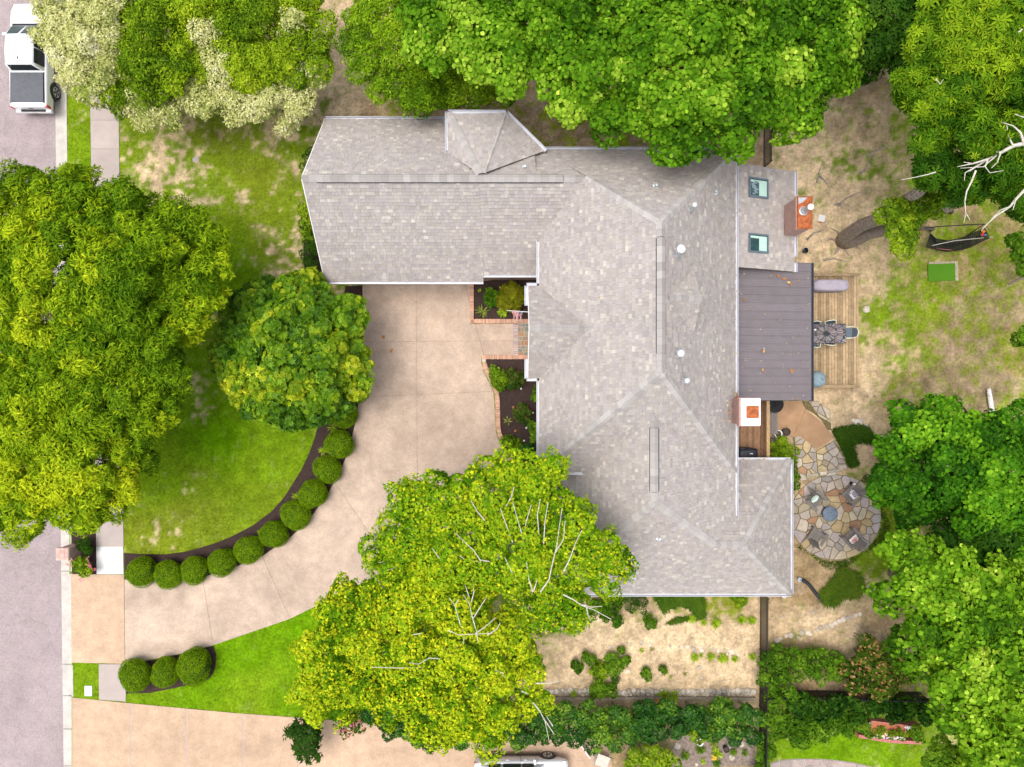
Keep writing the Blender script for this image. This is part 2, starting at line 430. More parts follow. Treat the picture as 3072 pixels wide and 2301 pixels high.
# ------------------------------------------------------------ ground sheet (one grid to the horizon, soil and grass as vertex colour)
CTRL = [  # x, y in the 2212-wide view, bare fraction, soil (0 sand 1 brown 2 grey), grass (0 lush 1 olive)
 (300,300,.34,.3,.6),(400,400,.50,0,.5),(450,290,.45,.5,.8),(330,350,.62,.0,.5),(410,430,.58,0,.4),(480,500,.22,0,.4),(560,480,.50,.1,.7),(620,560,.60,.1,.6),
 (560,400,.36,.2,.8),(500,620,.10,0,.2),(470,560,.08,0,.2),(455,660,.42,0,.2),(420,850,.36,.4,.2),(430,760,.28,.2,.2),(480,950,.05,0,0),(560,1000,.05,0,.2),(350,1050,.14,0,.2),
 (330,1150,.30,0,.9),(450,1130,.20,0,.7),(620,1000,.10,0,.4),(300,1020,.18,.2,.3),(380,1100,.26,0,.8),(600,1080,.22,0,.6),(170,240,.16,.2,.4),(170,330,.08,0,.3),
 (500,1450,.0,0,.1),(700,1330,.0,0,0),(600,1500,.03,0,.2),(800,1280,.0,0,0),(185,1470,.10,0,.3),(190,1140,.25,.4,.5),
 (720,180,.80,0,.6),(760,220,.85,0,.6),(700,240,.6,.2,.5),(820,240,.72,.6,.6),(900,240,.75,.9,.9),(1000,230,.75,.9,1),(1150,240,.55,.9,1),(1200,290,.62,.9,1),(1300,290,.60,.9,1),
 (1400,300,.66,.9,1),(1500,310,.85,.6,1),(1620,310,.92,.2,.6),(1680,300,.92,0,.4),(1700,330,.88,0,.4),(1800,250,.80,.25,.5),(1850,170,.95,1,.8),(1900,260,.66,.2,.4),(1950,300,.5,.35,.4),
 (1780,400,.80,0,.4),(1880,350,.52,.15,.5),(1950,430,.42,.3,.4),(1760,500,.90,.05,.5),(1830,440,.72,0,.4),(1900,540,.66,.2,.6),(2000,520,.5,.5,.6),(2100,560,.45,.6,.7),
 (1870,600,.7,.1,.5),(1900,680,.22,.3,.5),(1960,690,.34,.5,.6),(2050,700,.50,.8,.8),(2150,650,.55,.8,.8),(2180,750,.5,.6,.8),(1915,800,.60,.2,.5),(1870,850,.92,0,.4),(1865,780,.85,.0,.4),
 (1950,850,.55,.7,.8),(2050,850,.75,.95,.8),(2150,850,.65,.7,.8),(1850,910,.94,.05,.6),(1940,750,.52,.4,.6),(2000,620,.35,.6,.6),(1960,760,.5,.3,.5),(1800,880,.9,.1,.5),
 (1720,1240,.97,.8,.5),(1740,1290,.97,.9,.5),(1730,1260,.97,.95,.5),(1800,1310,.93,.1,.6),(1750,1350,.95,0,.6),(1850,1370,.85,.1,.6),(1905,1150,.10,.4,.5),(1900,1240,.30,.4,.5),(1945,1100,.20,.3,.6),(1900,1340,.8,.7,.6),
 (2050,1250,.7,.9,.6),(2100,1500,.6,1,.6),(1300,1350,.98,0,.6),(1450,1350,.96,.05,.6),(1550,1295,.36,.5,1.0),(1600,1300,.45,.5,1),(1470,1310,.55,.5,.9),(1400,1440,.98,.05,.6),(1600,1430,.95,.05,.6),(1250,1450,.96,.05,.6),
 (1550,1480,.93,.1,.7),(1350,1300,.6,.3,.6),(1500,1380,.95,.1,.6),(1620,1350,.97,.1,.6),(1100,1560,.95,1,.6),(1400,1580,.95,1,.6),(1550,1620,.96,.9,.6),(1800,1630,.0,0,.15),(1750,1600,.03,0,.2),
 (1900,1600,.0,0,.15),(2000,1620,.1,0,.3),(1800,1480,.85,1,.6),(1700,1420,.85,.8,.6),(80,600,.2,.2,.3),(500,100,.6,.8,.6),(1100,100,.8,1,.6),(1600,100,.8,1,.6),(2100,200,.85,1,.6),(1950,60,.9,1,.6),
 (2060,800,.6,.9,.9),(1990,900,.55,.8,.9),(2120,720,.5,.7,.9),(1050,1200,.1,.5,.2),(1100,1400,.2,.6,.3),(900,1450,.1,.5,.2),(1200,1350,.7,.2,.5)]
CT = np.array(CTRL, float)
GX, GY = [], []
def ground_fields(x, y):
    px = CX + x*F/H; py = CY - y*F/H
    u, v = px/Q, py/Q
    wob = 18
    uu = u + (vnoise(x, y, 1.1, 5)-.5)*wob*2; vv = v + (vnoise(x, y, 1.1, 6)-.5)*wob*2
    acc = np.zeros((x.size, 3)); ws = np.zeros(x.size)
    for c in CT:
        w = 1.0/((uu.ravel()-c[0])**2+(vv.ravel()-c[1])**2+300.0)**1.7
        acc += w[:, None]*c[2:5]; ws += w
    acc /= ws[:, None]
    f, s, g = [acc[:, i].reshape(x.shape) for i in range(3)]
    n = .34*fbm(x, y, 1.5, 21, 5)+.40*fbm(x, y, .42, 31, 3)+.26*vnoise(x, y, .2, 37)
    n = np.clip((n-.5)*2.3+.5, 0, 1)
    lawn_ = 1/(1+np.exp((uu-690)/25))*1/(1+np.exp(-(vv-270)/20))
    f = f-.13*lawn_
    east = 1/(1+np.exp(-(uu-1840)/40))
    s = np.clip(s+.22*east*(vv < 1000), 0, 1)
    mask = 1/(1+np.exp(-(f*1.18-.09-n)*(13-6*east)))
    return f, s, g, mask
def ground_color(x, y):
    f, s, g, mask = ground_fields(x, y)
    sand = np.array([.56,.42,.265]); brown = np.array([.215,.145,.070]); grey = np.array([.36,.30,.26])
    lush = np.array([.105,.240,.002]); olive = np.array([.165,.185,.016]); pale = np.array([.19,.26,.012])
    n1 = fbm(x, y, 2.2, 51, 4)[..., None]; n2 = fbm(x, y, .6, 61, 4)[..., None]; n3 = vnoise(x, y, .2, 71)[..., None]
    soil = sand*(1-s[..., None])+brown*s[..., None]
    soil = np.where(s[..., None] > .88, soil*.75+grey*.25*(.6+.5*n2), soil)
    soil = soil*(.60+.80*n2)*(.78+.44*n3)
    gr = lush*(1-g[..., None])+olive*g[..., None]
    t = np.clip((n1-.42)*2.6, 0, 1)
    gr = gr*(1-t*.5)+pale*t*.5
    gr = gr*(.72+.56*n2)*(.84+.32*n3)
    return soil*mask[..., None]+gr*(1-mask[..., None]), mask
def street_edge(y):                               # x of the kerb's grass side
    py = CY - y*F/H
    return (197.9+.0083*py-CX)*H/F
xs = np.concatenate([[-500,-220,-110,-60,-40,-33], np.arange(-29, 29.01, .115), [33,40,60,110,220,500]])
ys = np.concatenate([[-500,-220,-110,-60,-40,-30], np.arange(-22.5, 22.51, .115), [30,40,60,110,220,500]])
XX, YY = np.meshgrid(xs, ys)
gc, gm = ground_color(XX, YY)
ZZ = np.where(XX < street_edge(YY)-.06, -.17, 0.0)
ZZ = ZZ + np.where(ZZ > -.1, (fbm(XX, YY, .5, 81, 3)-.5)*.035*(np.abs(XX) < 29), 0)
nx, ny = len(xs), len(ys)
idx = np.arange(nx*ny).reshape(ny, nx)
a, b, c, d = idx[:-1,:-1].ravel(), idx[:-1,1:].ravel(), idx[1:,1:].ravel(), idx[1:,:-1].ravel()
tri = np.concatenate([np.stack([a,b,c],1), np.stack([a,c,d],1)])
gme = np_mesh('ground', np.stack([XX.ravel(), YY.ravel(), ZZ.ravel()], 1), tri, gc.reshape(-1, 3))
gme.shade_smooth()
ground = link('ground', gme, M['ground'])
tag(ground, 'lawns and bare sandy soil around the house', kind='structure')

# ------------------------------------------------------------ street, kerb, sidewalk
def gut_l(py): return 157.8+.0127*py
def ker_r(py): return 197.9+.0083*py
py0, py1 = -1400, 3700
b_ = MB(); b_.prism([(-200, W(0,py0).y), tuple(W(gut_l(py0)+2, py0)[:2]), tuple(W(gut_l(py1)+2, py1)[:2]), (-200, W(0,py1).y)], -.15, -.11)
tag(b_.build('street', M['asphalt']), 'pale pinkish worn street along the kerb', kind='structure')
kerb = MB()
segs = [(py0, 120), (120, 500), (500, 900), (900, 1300), (1300, 1715), (1715, 1995), (1995, 2090), (2090, 2190), (2190, 2301), (2301, py1)]
kroot = None
for i, (p, q) in enumerate(segs):
    drop = (p == 1715 or p >= 2090)
    k = MB(); g_ = 2
    def pt(fx, py): return tuple(W(fx, py)[:2])
    zs = -.045 if drop else .012
    prof = [(0, -.105), (24, -.10), (31, -.085 if drop else -.09), (33, zs-.02 if not drop else -.075), (36, zs), (None, zs)]
    rings = []
    for py in (p+g_*.4, q-g_*.4):
        r = []
        for off, z in prof:
            x = gut_l(py)+off if off is not None else ker_r(py)
            w_ = W(x, py); r.append((w_.x, w_.y, z))
        w_ = W(ker_r(py), py); r.append((w_.x, w_.y, -.2)); w_ = W(gut_l(py), py); r.append((w_.x, w_.y, -.2))
        rings.append(r)
    k.loft(rings)
    o = k.build('kerb_section', M['kerb'], kroot)
    if kroot is None:
        kroot = o; o.name = 'kerb'; tag(o, 'pale concrete kerb and gutter along the street', kind='structure')

def slab_set(rootname, label, pieces, mat, z=.03, base=.012, gap=.012, slabname='concrete_slab', mats=None):
    """pieces: world polygons; each becomes one slab child of a thin joint sheet"""
    root = None
    for i, p in enumerate(pieces):
        if len(p) < 3: continue
        o = MB().prism(p, -.05, z).build(slabname, mats[i] if mats else mat, root)
        if root is None:
            root = o; o.name = rootname; tag(o, label, kind='structure')
    return root
def cut(pieces, p, q, gap=.012, only=None):
    a = W(*p); b2 = W(*q); d = (b2-a).normalized(); n = (-d.y, d.x)
    out = []
    for i, pc in enumerate(pieces):
        if only is not None and not only(pc): out.append(pc); continue
        for s in (1, -1):
            r = clip_half(pc, (a.x+n[0]*s*gap/2, a.y+n[1]*s*gap/2), (n[0]*s, n[1]*s))
            if len(r) >= 3 and abs(area2(r)) > .02: out.append(r)
    return out
def cen(pc): return (sum(p[0] for p in pc)/len(pc), sum(p[1] for p in pc)/len(pc))

def sx(py): return 273+(py-400)*.0133      # sidewalk left edge, photo px
sw = [P2([(sx(-300), -300), (sx(-300)+86, -300), (sx(1640)+82, 1640), (sx(1640), 1640)])]
for py in (-200, -80, 40, 165, 290, 361, 447, 560, 680, 800, 920, 1040, 1160, 1280, 1384, 1426, 1552):
    sw = cut(sw, (200, py), (420, py))
mats = [M['newconc'] if 1384 < CY-cen(p)[1]*F/H < 1426 else M['walk'] for p in sw]
slab_set('sidewalk', 'grey concrete sidewalk beside the front lawn', sw, M['walk'], mats=mats)
sp = MB().prism(P2([(290,1640),(369.5,1640),(371.5,1722),(291,1722)]), -.05, .034).build('new_sidewalk_panel', M['newconc'])
tag(sp, 'bright white new concrete sidewalk panel', kind='structure')
lw = [P2([(297,1992),(378,1992),(378,2104),(298,2098)])]
tag(MB().prism(lw[0], -.05, .03).build('lower_sidewalk', M['walk']), 'short grey sidewalk piece between the two driveways', kind='structure')

# ------------------------------------------------------------ driveways
dw = [(374,1738),(460,1745),(560,1738),(620,1728),(704,1701),(787,1668),(870,1613),(926,1562),(985,1480),(1024,1406),(1038,1373),(1056,1313),(1070,1253),(1077,1197),(1089,1174),(1088,1000),
      (1089,850),(1409,850),(1409,972),(1541,972),(1541,1066),(1445,1066),(1444,1090),(1452,1120),(1468,1150),(1481,1180),(1485,1250),(1486,1292),(1495,1318),(1512,1358),(1535,1405),(1560,1440),
      (1560,1490),(1440,1590),(1300,1655),(1154,1714),(1024,1781),(870,1856),(643,1934),(537,1962),(376,1992)]
jt = MB().prism(P2(dw), -.04, .014).build('driveway_base', M['joint'])
tag(jt, 'dirt filled joints under the curved driveway', kind='structure')
pcs = [P2(dw)]
Wx = lambda px: (px-CX)*H/F
Wy = lambda py: -(py-CY)*H/F
pcs = cut(pcs, (603,1700), (643,1950))
pcs = cut(pcs, (785,1664), (872,1858), only=lambda p: cen(p)[0] > Wx(640))
pcs = cut(pcs, (1000,1440), (1190,1720), only=lambda p: cen(p)[0] > Wx(850))
pcs = cut(pcs, (1089,1190.6), (1480,1174), only=lambda p: cen(p)[0] > Wx(1100))
pcs = cut(pcs, (1089,1026), (1441,1023), only=lambda p: cen(p)[1] > Wy(1150))
pcs = cut(pcs, (1248.5,850), (1253.5,1600), only=lambda p: cen(p)[0] > Wx(1100))
pcs = cut(pcs, (1426,968), (1452,1066), gap=.02, only=lambda p: max(q[0] for q in p) > Wx(1500) and cen(p)[1] > Wy(1120))
slab_set('driveway', 'curved washed-aggregate driveway with score joints', pcs, M['drive'], z=.03)
ap = [P2([(213.5,1722),(372.5,1724),(375,1991),(216,1987)])]
slab_set('driveway_apron', 'tan driveway apron at the kerb', ap, M['drive2'], z=.028)
d2 = [(217.5,2092),(298,2100),(378,2108),(560,2125),(700,2138),(880,2151),(1000,2160),(1120,2170),(1500,2180),(1800,2185),(1830,2240),(1850,2420),(217.5,2420)]
jt2 = MB().prism(P2(d2), -.04, .024).build('neighbour_driveway_base', M['walk'])
tag(jt2, 'pale joints under the neighbouring driveway', kind='structure')
pc2 = [P2(d2)]
for x in (392, 558, 728, 893, 1062, 1294, 1549, 1720):
    pc2 = cut(pc2, (x, 2000), (x+2, 2400), gap=.055 if x < 900 else .014)
pc2 = cut(pc2, (1720, 2281), (1850, 2281), only=lambda p: cen(p)[0] > Wx(1720))
slab_set('neighbour_driveway', 'orange-tan slab driveway along the bottom edge', pc2, M['drive2'], z=.03)

# ------------------------------------------------------------ mulch beds
def bed(name, label, pts, z=.045, mat='mulch'):
    o = MB().prism(P2(pts), -.05, z).build(name, M[mat])
    return tag(o, label, kind='structure')
bed('curved_mulch_bed', 'dark mulch bed curving between lawn and driveway',
    [(373,1659),(430,1662),(495,1663),(550,1656),(602,1643),(650,1628),(694,1610),(759,1576),(815,1534),(850,1495),(875,1457),(903,1412),(926,1364),(943,1318),(954,1281),(965,1258),(985,1220),(1010,1120),(1030,1000),(1034,900),(1036,858),(1087,858),
     (1087,1000),(1088,1173),(1076,1197),(1069,1253),(1055,1313),(1037,1373),(1023,1406),(984,1480),(925,1562),(869,1613),(786,1668),(703,1701),(619,1728),(559,1738),(459,1745),(375,1738)], z=.035)
bed('lower_mulch_bed', 'small dark mulch bed by the lower driveway edge',
    [(378,1993),(450,1982),(537,1963),(600,1947),(641,1937),(648,1962),(647,1995),(640,2020),(622,2040),(595,2050),(560,2056),(510,2066),(450,2078),(380,2080)], z=.035)
bed('mailbox_mulch_bed', 'dark mulch patch round the brick mailbox', [(216,1591),(288,1591),(290,1722),(262,1722),(218,1721)], z=.03)
bed('upper_front_bed', 'dark mulch bed between garage and porch', [(1421,848),(1500,838),(1640,838),(1640,957),(1421,957)], z=.06)
bed('lower_front_bed', 'dark mulch bed along the front wall below the porch',
    [(1458,1077),(1640,1077),(1640,1430),(1565,1430),(1548,1398),(1530,1362),(1512,1320),(1503,1292),(1501,1245),(1499,1195),(1493,1165),(1478,1130),(1464,1100)], z=.06)
bed('garage_side_bed', 'narrow mulch bed on the garage gable side', [(938,470),(1040,470),(1040,850),(930,846),(910,790),(915,640)], z=.03)

# ------------------------------------------------------------ brick edging, single bricks
def brick_run(root, pts, width=.21, z0=.0, z1=.15, step=.083, mat='brickpiece', name='brick', skip=None):
    """bricks laid across a path given by world points"""
    me = bpy.data.meshes.get('edging_brick_'+mat)
    if me is None:
        q = MB().box(-.033, .033, -.5, .5, 0, 1); me = q.mesh('edging_brick_'+mat); me.materials.append(M[mat])
    pts = [Vector((p[0], p[1], 0)) for p in pts]
    dist = 0.0; nxt = step/2
    for i in range(len(pts)-1):
        a, b2 = pts[i], pts[i+1]; L_ = (b2-a).length; d = (b2-a).normalized()
        while nxt <= dist+L_:
            p = a + d*(nxt-dist)
            if not (skip and skip(p)):
                o = bpy.data.objects.new(name, me); COL.objects.link(o); o.parent = root
                o.location = (p.x+random.uniform(-.006,.006), p.y+random.uniform(-.006,.006), z0)
                o.rotation_euler = (random.uniform(-.03,.03), random.uniform(-.03,.03), math.atan2(d.y, d.x)+random.uniform(-.03,.03))
                o.scale = (1, width+random.uniform(-.012,.012), z1-z0+random.uniform(-.012,.012))
            nxt += step
        dist += L_
e1 = MB()
for A, B in (((1415.5,850),(1415.5,971)), ((1409,964),(1600,964))):
    e1.obox(P2([A])[0], P2([B])[0], .20, -.02, .125)
er = e1.build('brick_edging', M['mortar']); tag(er, 'straight low brick border round the bed between garage and porch', 'edging', 'brick borders of the front beds')
brick_run(er, P2([(1415.5,851),(1415.5,958)]), z0=-.02)
brick_run(er, P2([(1410,964),(1594,964)]), z0=-.02)
cv = [(1452,1072),(1452,1086),(1457,1106),(1467,1128),(1479,1150),(1490,1180),(1493,1205),(1493.5,1225),(1494,1250),(1494.6,1275),(1498,1298),(1505,1316),(1521,1353),(1531,1373),(1545,1402),(1556,1425)]
e2 = MB()
cp = P2(cv)
for i in range(len(cp)-1): e2.obox(cp[i], cp[i+1], .18, -.02, .115)
e2.obox(P2([(1446,1071.5)])[0], P2([(1600,1071.5)])[0], .20, -.02, .12)
er2 = e2.build('brick_edging', M['mortar']); tag(er2, 'curving low brick border round the bed below the porch', 'edging', 'brick borders of the front beds')
brick_run(er2, cp[1:], z0=-.02)
brick_run(er2, P2([(1447,1071.5),(1600,1071.5)]), z0=-.02)
# porch step and slate landing
st = MB().box(*[f(v) for f, v in ((Wx,1541),(Wx,1640))], Wy(1066), Wy(971), -.02, .13).build('porch_step', M['mortar'])
tag(st, 'brick edged porch step with slate landing', 'step')
brick_run(st, P2([(1547,971),(1547,1066)]), width=.235, z0=.0, z1=.15, step=.098, mat='stepbrick')
def slate_tiles():
    cols = [(.20,.21,.21),(.27,.20,.15),(.33,.19,.11),(.17,.20,.17),(.24,.22,.22),(.30,.25,.17)]
    y = 972.0
    while y < 1062:
        x = 1553.5; h = random.choice((9.5, 13, 15))
        h = min(h, 1066-y)
        while x < 1640:
            w_ = random.choice((9.5, 13, 18))
            p = P2([(x+.5,y+.5),(x+w_-.5,y+.5),(x+w_-.5,y+h-.5),(x+.5,y+h-.5)])
            q = MB(); c_ = random.choice(cols); q.prism(p, .12, .142+random.uniform(0,.008), col=c_)
            q.build('slate_tile', M['stone'], st, wm=False)
            x += w_
        y += h
slate_tiles()
# ------------------------------------------------------------ the house
house = thing('house', 'large brick house with grey shingle hip roofs, metal patio roof and two chimneys', 'house', (3, 0, 0))
def wbox(x0, x1, y0, y1, h, name='wall'):
    return MB().box(x0, x1, y0, y1, -.1, h).build(name, M['brick'], house)
wbox(-8.30, -.5, 5.25, 11.95, 3.15)            # garage wing
wbox(-.498, 1.55, 5.25, 10.0, 3.15)
wbox(1.50, 9.55, -3.60, 10.0, 4.75)             # main block
wbox(2.25, 9.56, -9.55, -3.55, 2.6)             # south wing
wbox(9.50, 12.75, -9.56, -3.95, 2.6)            # rear corner room
wbox(9.50, 12.80, 5.45, 9.60, 2.9)              # sun room
MB().prism([(-2.45,8.6),(1.0,8.6),(1.0,10.0),(-.40,11.38),(-2.45,11.38)], -.1, 5.1).build('bay_wall', M['brick'], house)
wbox(.98, 1.6, .55, 4.0, 4.7, 'porch_wall')

# roof planes: convex polygons with heights; (points, eave direction is horizontal)
A3 = lambda *p: [Vector(q) for q in p]
planes = {
 'garage_n1': A3((-8.68,12.28,3.0),(-8.68,8.5,6.65),(-.9,8.5,6.65),(-.9,12.28,3.0)),
 'garage_n3': A3((-.9,8.5,6.65),(1.0,8.5,6.65),(1.0,10.15,5.057),(-.9,10.15,5.057)),
 'garage_n2': A3((1.0,8.5,6.65),(3.085,8.5,6.65),(1.39,10.324,4.64),(1.0,10.324,4.64)),
 'garage_s1': A3((-8.68,4.76,3.0),(-1.33,4.76,3.0),(-1.33,8.5,6.65),(-8.68,8.5,6.65)),
 'garage_s2': A3((-1.33,5.03,3.264),(1.35,5.03,3.264),(3.6,8.5,6.65),(-1.33,8.5,6.65)),
 'main_w': A3((1.224,10.324,4.6),(1.224,-3.90,4.6),(5.543,.42,9.66),(5.543,6.0,9.66)),
 'main_e': A3((9.863,-3.90,4.6),(9.863,10.324,4.6),(5.543,6.0,9.66),(5.543,.42,9.66)),
 'main_n': A3((9.863,10.324,4.6),(1.39,10.324,4.6),(3.085,8.5,6.74),(5.543,6.0,9.66)),
 'main_s': A3((1.224,-3.90,4.6),(9.863,-3.90,4.6),(5.543,.42,9.66)),
 'porch_n': A3((.72,4.30,4.6),(1.224,4.30,4.6),(3.197,2.275,6.91),(.72,2.275,6.91)),
 'porch_s': A3((.72,.25,4.6),(.72,2.275,6.91),(3.197,2.275,6.91),(1.224,.25,4.6)),
 'wing_w': A3((1.55,-3.2,2.5),(1.55,-9.89,2.5),(5.69,-4.76,7.63),(5.69,-1.31,7.63)),
 'wing_e': A3((5.69,-1.31,7.63),(5.69,-4.76,7.63),(8.72,-6.96,5.43),(9.863,-6.02,4.6),(9.863,-3.90,4.6)),
 'south_a': A3((1.55,-9.89,2.5),(8.72,-9.89,2.5),(8.72,-6.96,5.43),(5.69,-4.76,7.63)),
 'south_b': A3((8.72,-9.89,2.5),(13.12,-9.89,2.5),(9.993,-6.96,5.43),(8.72,-6.96,5.43)),
 'corner_e': A3((13.12,-9.89,2.5),(13.12,-3.636,2.5),(9.993,-6.96,5.43)),
 'corner_n': A3((13.12,-3.636,2.5),(9.45,-3.636,2.5),(8.72,-6.96,5.43),(9.993,-6.96,5.43)),
 'bay_w': A3((-2.76,11.72,5.2),(-2.76,10.0,5.2),(-1.365,8.68,6.68)),
 'bay_n': A3((-.26,11.72,5.2),(-2.76,11.72,5.2),(-1.365,8.68,6.68),(-1.12,8.70,6.69)),
 'bay_ne': A3((1.39,10.08,5.2),(-.26,11.72,5.2),(-1.12,8.70,6.69)),
 'sun_room': A3((13.11,5.20,3.0),(13.11,9.85,3.0),(9.4,9.85,4.613),(9.4,5.20,4.613)),
 'cricket_n': A3((7.22,4.55,7.75),(5.83,3.22,9.35),(7.11,3.22,9.33)),
 'cricket_s': A3((5.83,3.22,9.35),(7.25,1.95,7.66),(7.11,3.22,9.33)),
}
PL = {}
for k, pts in planes.items():
    n = (pts[1]-pts[0]).cross(pts[2]-pts[0]); 
    # best-fit normal
    n = Vector((0,0,0))
    for i in range(len(pts)):
        a, b2 = pts[i], pts[(i+1) % len(pts)]
        n += Vector(((a.y-b2.y)*(a.z+b2.z), (a.z-b2.z)*(a.x+b2.x), (a.x-b2.x)*(a.y+b2.y)))
    n.normalize()
    if n.z < 0: n = -n; pts = pts[::-1]; planes[k] = pts
    c = sum(pts, Vector())/len(pts)
    up = Vector((-n.x*n.z, -n.y*n.z, 1-n.z*n.z)).normalized()      # up-slope
    u = up.cross(n).normalized()                                     # along the courses
    PL[k] = (n, c, u, up, [(p.x, p.y) for p in pts])
def plane_z(k, x, y):
    n, c = PL[k][0], PL[k][1]
    return c.z-(n.x*(x-c.x)+n.y*(y-c.y))/n.z
def roof_top(x, y, skip=None):
    best = -1; bk = None
    for k in PL:
        if k == skip: continue
        if inside((x, y), PL[k][4]):
            z = plane_z(k, x, y)
            if z > best: best, bk = z, k
    return best, bk
def roof_hit(px, py):                              # where the camera ray through a photo pixel meets the roof
    z = 9.9
    d = W(px, py, 0)-Vector((0,0,H))
    o = Vector((0,0,H)); best = None
    for k, (n, c, u, up, pg) in PL.items():
        den = d.dot(n)
        if abs(den) < 1e-6: continue
        t = (c-o).dot(n)/den; p = o+d*t
        if inside((p.x, p.y), pg) and (best is None or p.z > best[0].z): best = (p, k)
    return best

rb = MB()
for k, pts in planes.items():
    n_ = len(pts); vs_ = [p-Vector((0,0,.004)) for p in pts]+[p-Vector((0,0,.16)) for p in pts]
    fs = [tuple(range(n_)), tuple(reversed(range(n_, 2*n_)))]+[(n_+i, n_+(i+1) % n_, (i+1) % n_, i) for i in range(n_)]
    rb.add(vs_, fs)
# closed gable ends
rb.add([(-8.45,12.0,3.1),(-8.45,5.05,3.1),(-8.45,8.5,6.5)], [(0,2,1)])
roof = rb.build('roof', M['underlay'], house)
gb = MB()
gb.add([(-8.32,11.95,3.1),(-8.32,5.25,3.1),(-8.32,8.5,6.4)], [(0,2,1)])
gb.build('gable_wall', M['brick'], house)
gw = MB(); gw.add([(.98,.5,4.6),(.98,4.05,4.6),(.98,2.275,6.75)], [(0,2,1)])
gw.add([(7.05,4.4,7.75),(7.05,2.05,7.7),(7.05,3.22,9.2)], [(0,1,2)])
gw.build('gable_siding', M['trim'], house)

# shingles, course by course
EXPO, THK = .165, .036
def shingle_geom(k, out_fn):
    n, c, u, up, pg = PL[k]; pts = planes[k]
    org = min(pts, key=lambda p: p.z)
    loc = [((p-org).dot(u), (p-org).dot(up)) for p in pts]
    if area2(loc) < 0: loc = loc[::-1]
    x0, x1 = min(p[0] for p in loc), max(p[0] for p in loc); y1 = max(p[1] for p in loc)
    rows = int(y1/EXPO)+1
    for r in range(rows):
        v0 = r*EXPO; v1 = v0+EXPO
        x = x0-random.random()*.3
        while x < x1:
            w_ = random.choice((.12,.15,.17,.20,.23)); xa, xb = x, x+w_-.004; x += w_
            quad = [(xa,v0),(xb,v0),(xb,v1+.004),(xa,v1+.004)]
            cl = clip_convex(quad, loc)
            if len(cl) < 3 or abs(area2(cl)) < .002: continue
            cx, cy = cen(cl)
            P = org+u*cx+up*cy
            z2, k2 = roof_top(P.x, P.y, k)
            if k2 is not None and z2 > P.z+.10: continue
            out_fn(k, org, u, up, n, cl, v0, P)
PAL = [(.350,.315,.297),(.335,.303,.290),(.365,.330,.308),(.343,.308,.308),(.357,.325,.302)]
LIGHT = [(.43,.395,.36),(.41,.38,.352),(.445,.41,.37)]
sh_all = []
def collect(k, org, u, up, n, cl, v0, P):
    rr = random.random()
    t = fbm(np.array([P.x]), np.array([P.y]), 1.1, 91, 2)[0] if False else random.random()
    col = random.choice(LIGHT) if rr < .075 else random.choice(PAL)
    f = random.uniform(.90, 1.10); col = tuple(q*f for q in col)
    th = THK*(random.choice((.75, 1.0, 1.3)))
    top = []; low = []
    for (x, y) in cl:
        h = th*(1-(y-v0)/(EXPO*1.08))+.002
        b0 = org+u*x+up*y
        top.append(b0+n*h); low.append(b0-n*.003)
    sh_all.append((P.z, k, top, low, col))
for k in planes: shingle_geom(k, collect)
keep = [i for i in range(len(sh_all)) if sh_all[i][1] in ('main_w', 'main_e', 'porch_s', 'porch_n') and sh_all[i][0] > 6.0]
keep.sort(key=lambda i: -sh_all[i][0])
single = set(keep[:300])
field = MB()
for i, (z, k, top, low, col) in enumerate(sh_all):  # low edge vertices darkened: course shadow lines painted into the shingle colour
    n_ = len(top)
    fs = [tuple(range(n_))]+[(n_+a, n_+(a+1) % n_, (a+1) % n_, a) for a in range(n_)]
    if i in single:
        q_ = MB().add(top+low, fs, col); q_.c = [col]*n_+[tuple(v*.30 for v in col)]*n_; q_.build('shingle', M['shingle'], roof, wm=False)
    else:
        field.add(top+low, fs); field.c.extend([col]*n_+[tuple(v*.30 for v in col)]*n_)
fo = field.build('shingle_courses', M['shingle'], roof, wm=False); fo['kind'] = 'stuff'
print('shingles', len(sh_all))

# hip and ridge caps
def caps(A, B, k1, k2, step=.22, wid=.165, name='hip_cap'):
    A = Vector(A); B = Vector(B)                   # from low end A to high end B
    d = (B-A).normalized(); L_ = (B-A).length; n_ = max(1, int(L_/step))
    sd = []
    for k in (k1, k2):
        n = PL[k][0]; s_ = d.cross(n).normalized()
        c = PL[k][1]
        if (c-(A+B)/2).dot(s_) < 0: s_ = -s_
        sd.append((s_, n))
    nn = (sd[0][1]+sd[1][1]).normalized()
    for i in range(n_):
        a = A+d*(L_*i/n_); b2 = A+d*(L_*(i+1)/n_+.05)
        w_ = wid*random.uniform(.92, 1.08)
        va = [a+sd[0][0]*w_+sd[0][1]*.060, a+nn*.105, a+sd[1][0]*w_+sd[1][1]*.060]
        vb = [b2+sd[0][0]*w_+sd[0][1]*.034, b2+nn*.055, b2+sd[1][0]*w_+sd[1][1]*.034]
        lo = [a+sd[0][0]*w_, a+nn*.0, a+sd[1][0]*w_]
        q = MB().add(va+vb+lo, [(0,1,4,3),(1,2,5,4),(6,7,1,0),(7,8,2,1),(0,3,6),(2,8,5)])
        q.build(name, M['cap'], roof, wm=False)
caps((3.085,8.5,6.72),(5.543,6.0,9.66),'main_w','main_n')
caps((9.863,10.324,4.6),(5.543,6.0,9.66),'main_e','main_n')
caps((9.863,-3.90,4.6),(5.543,.42,9.66),'main_e','main_s')
caps((1.224,-3.90,4.6),(5.543,.42,9.66),'main_w','main_s')
caps((1.55,-9.89,2.5),(5.69,-4.76,7.63),'wing_w','south_a')
caps((8.72,-6.96,5.43),(5.69,-4.76,7.63),'wing_e','south_a')
caps((13.12,-9.89,2.5),(9.993,-6.96,5.43),'corner_e','south_b')
caps((13.12,-3.636,2.5),(9.993,-6.96,5.43),'corner_e','corner_n')
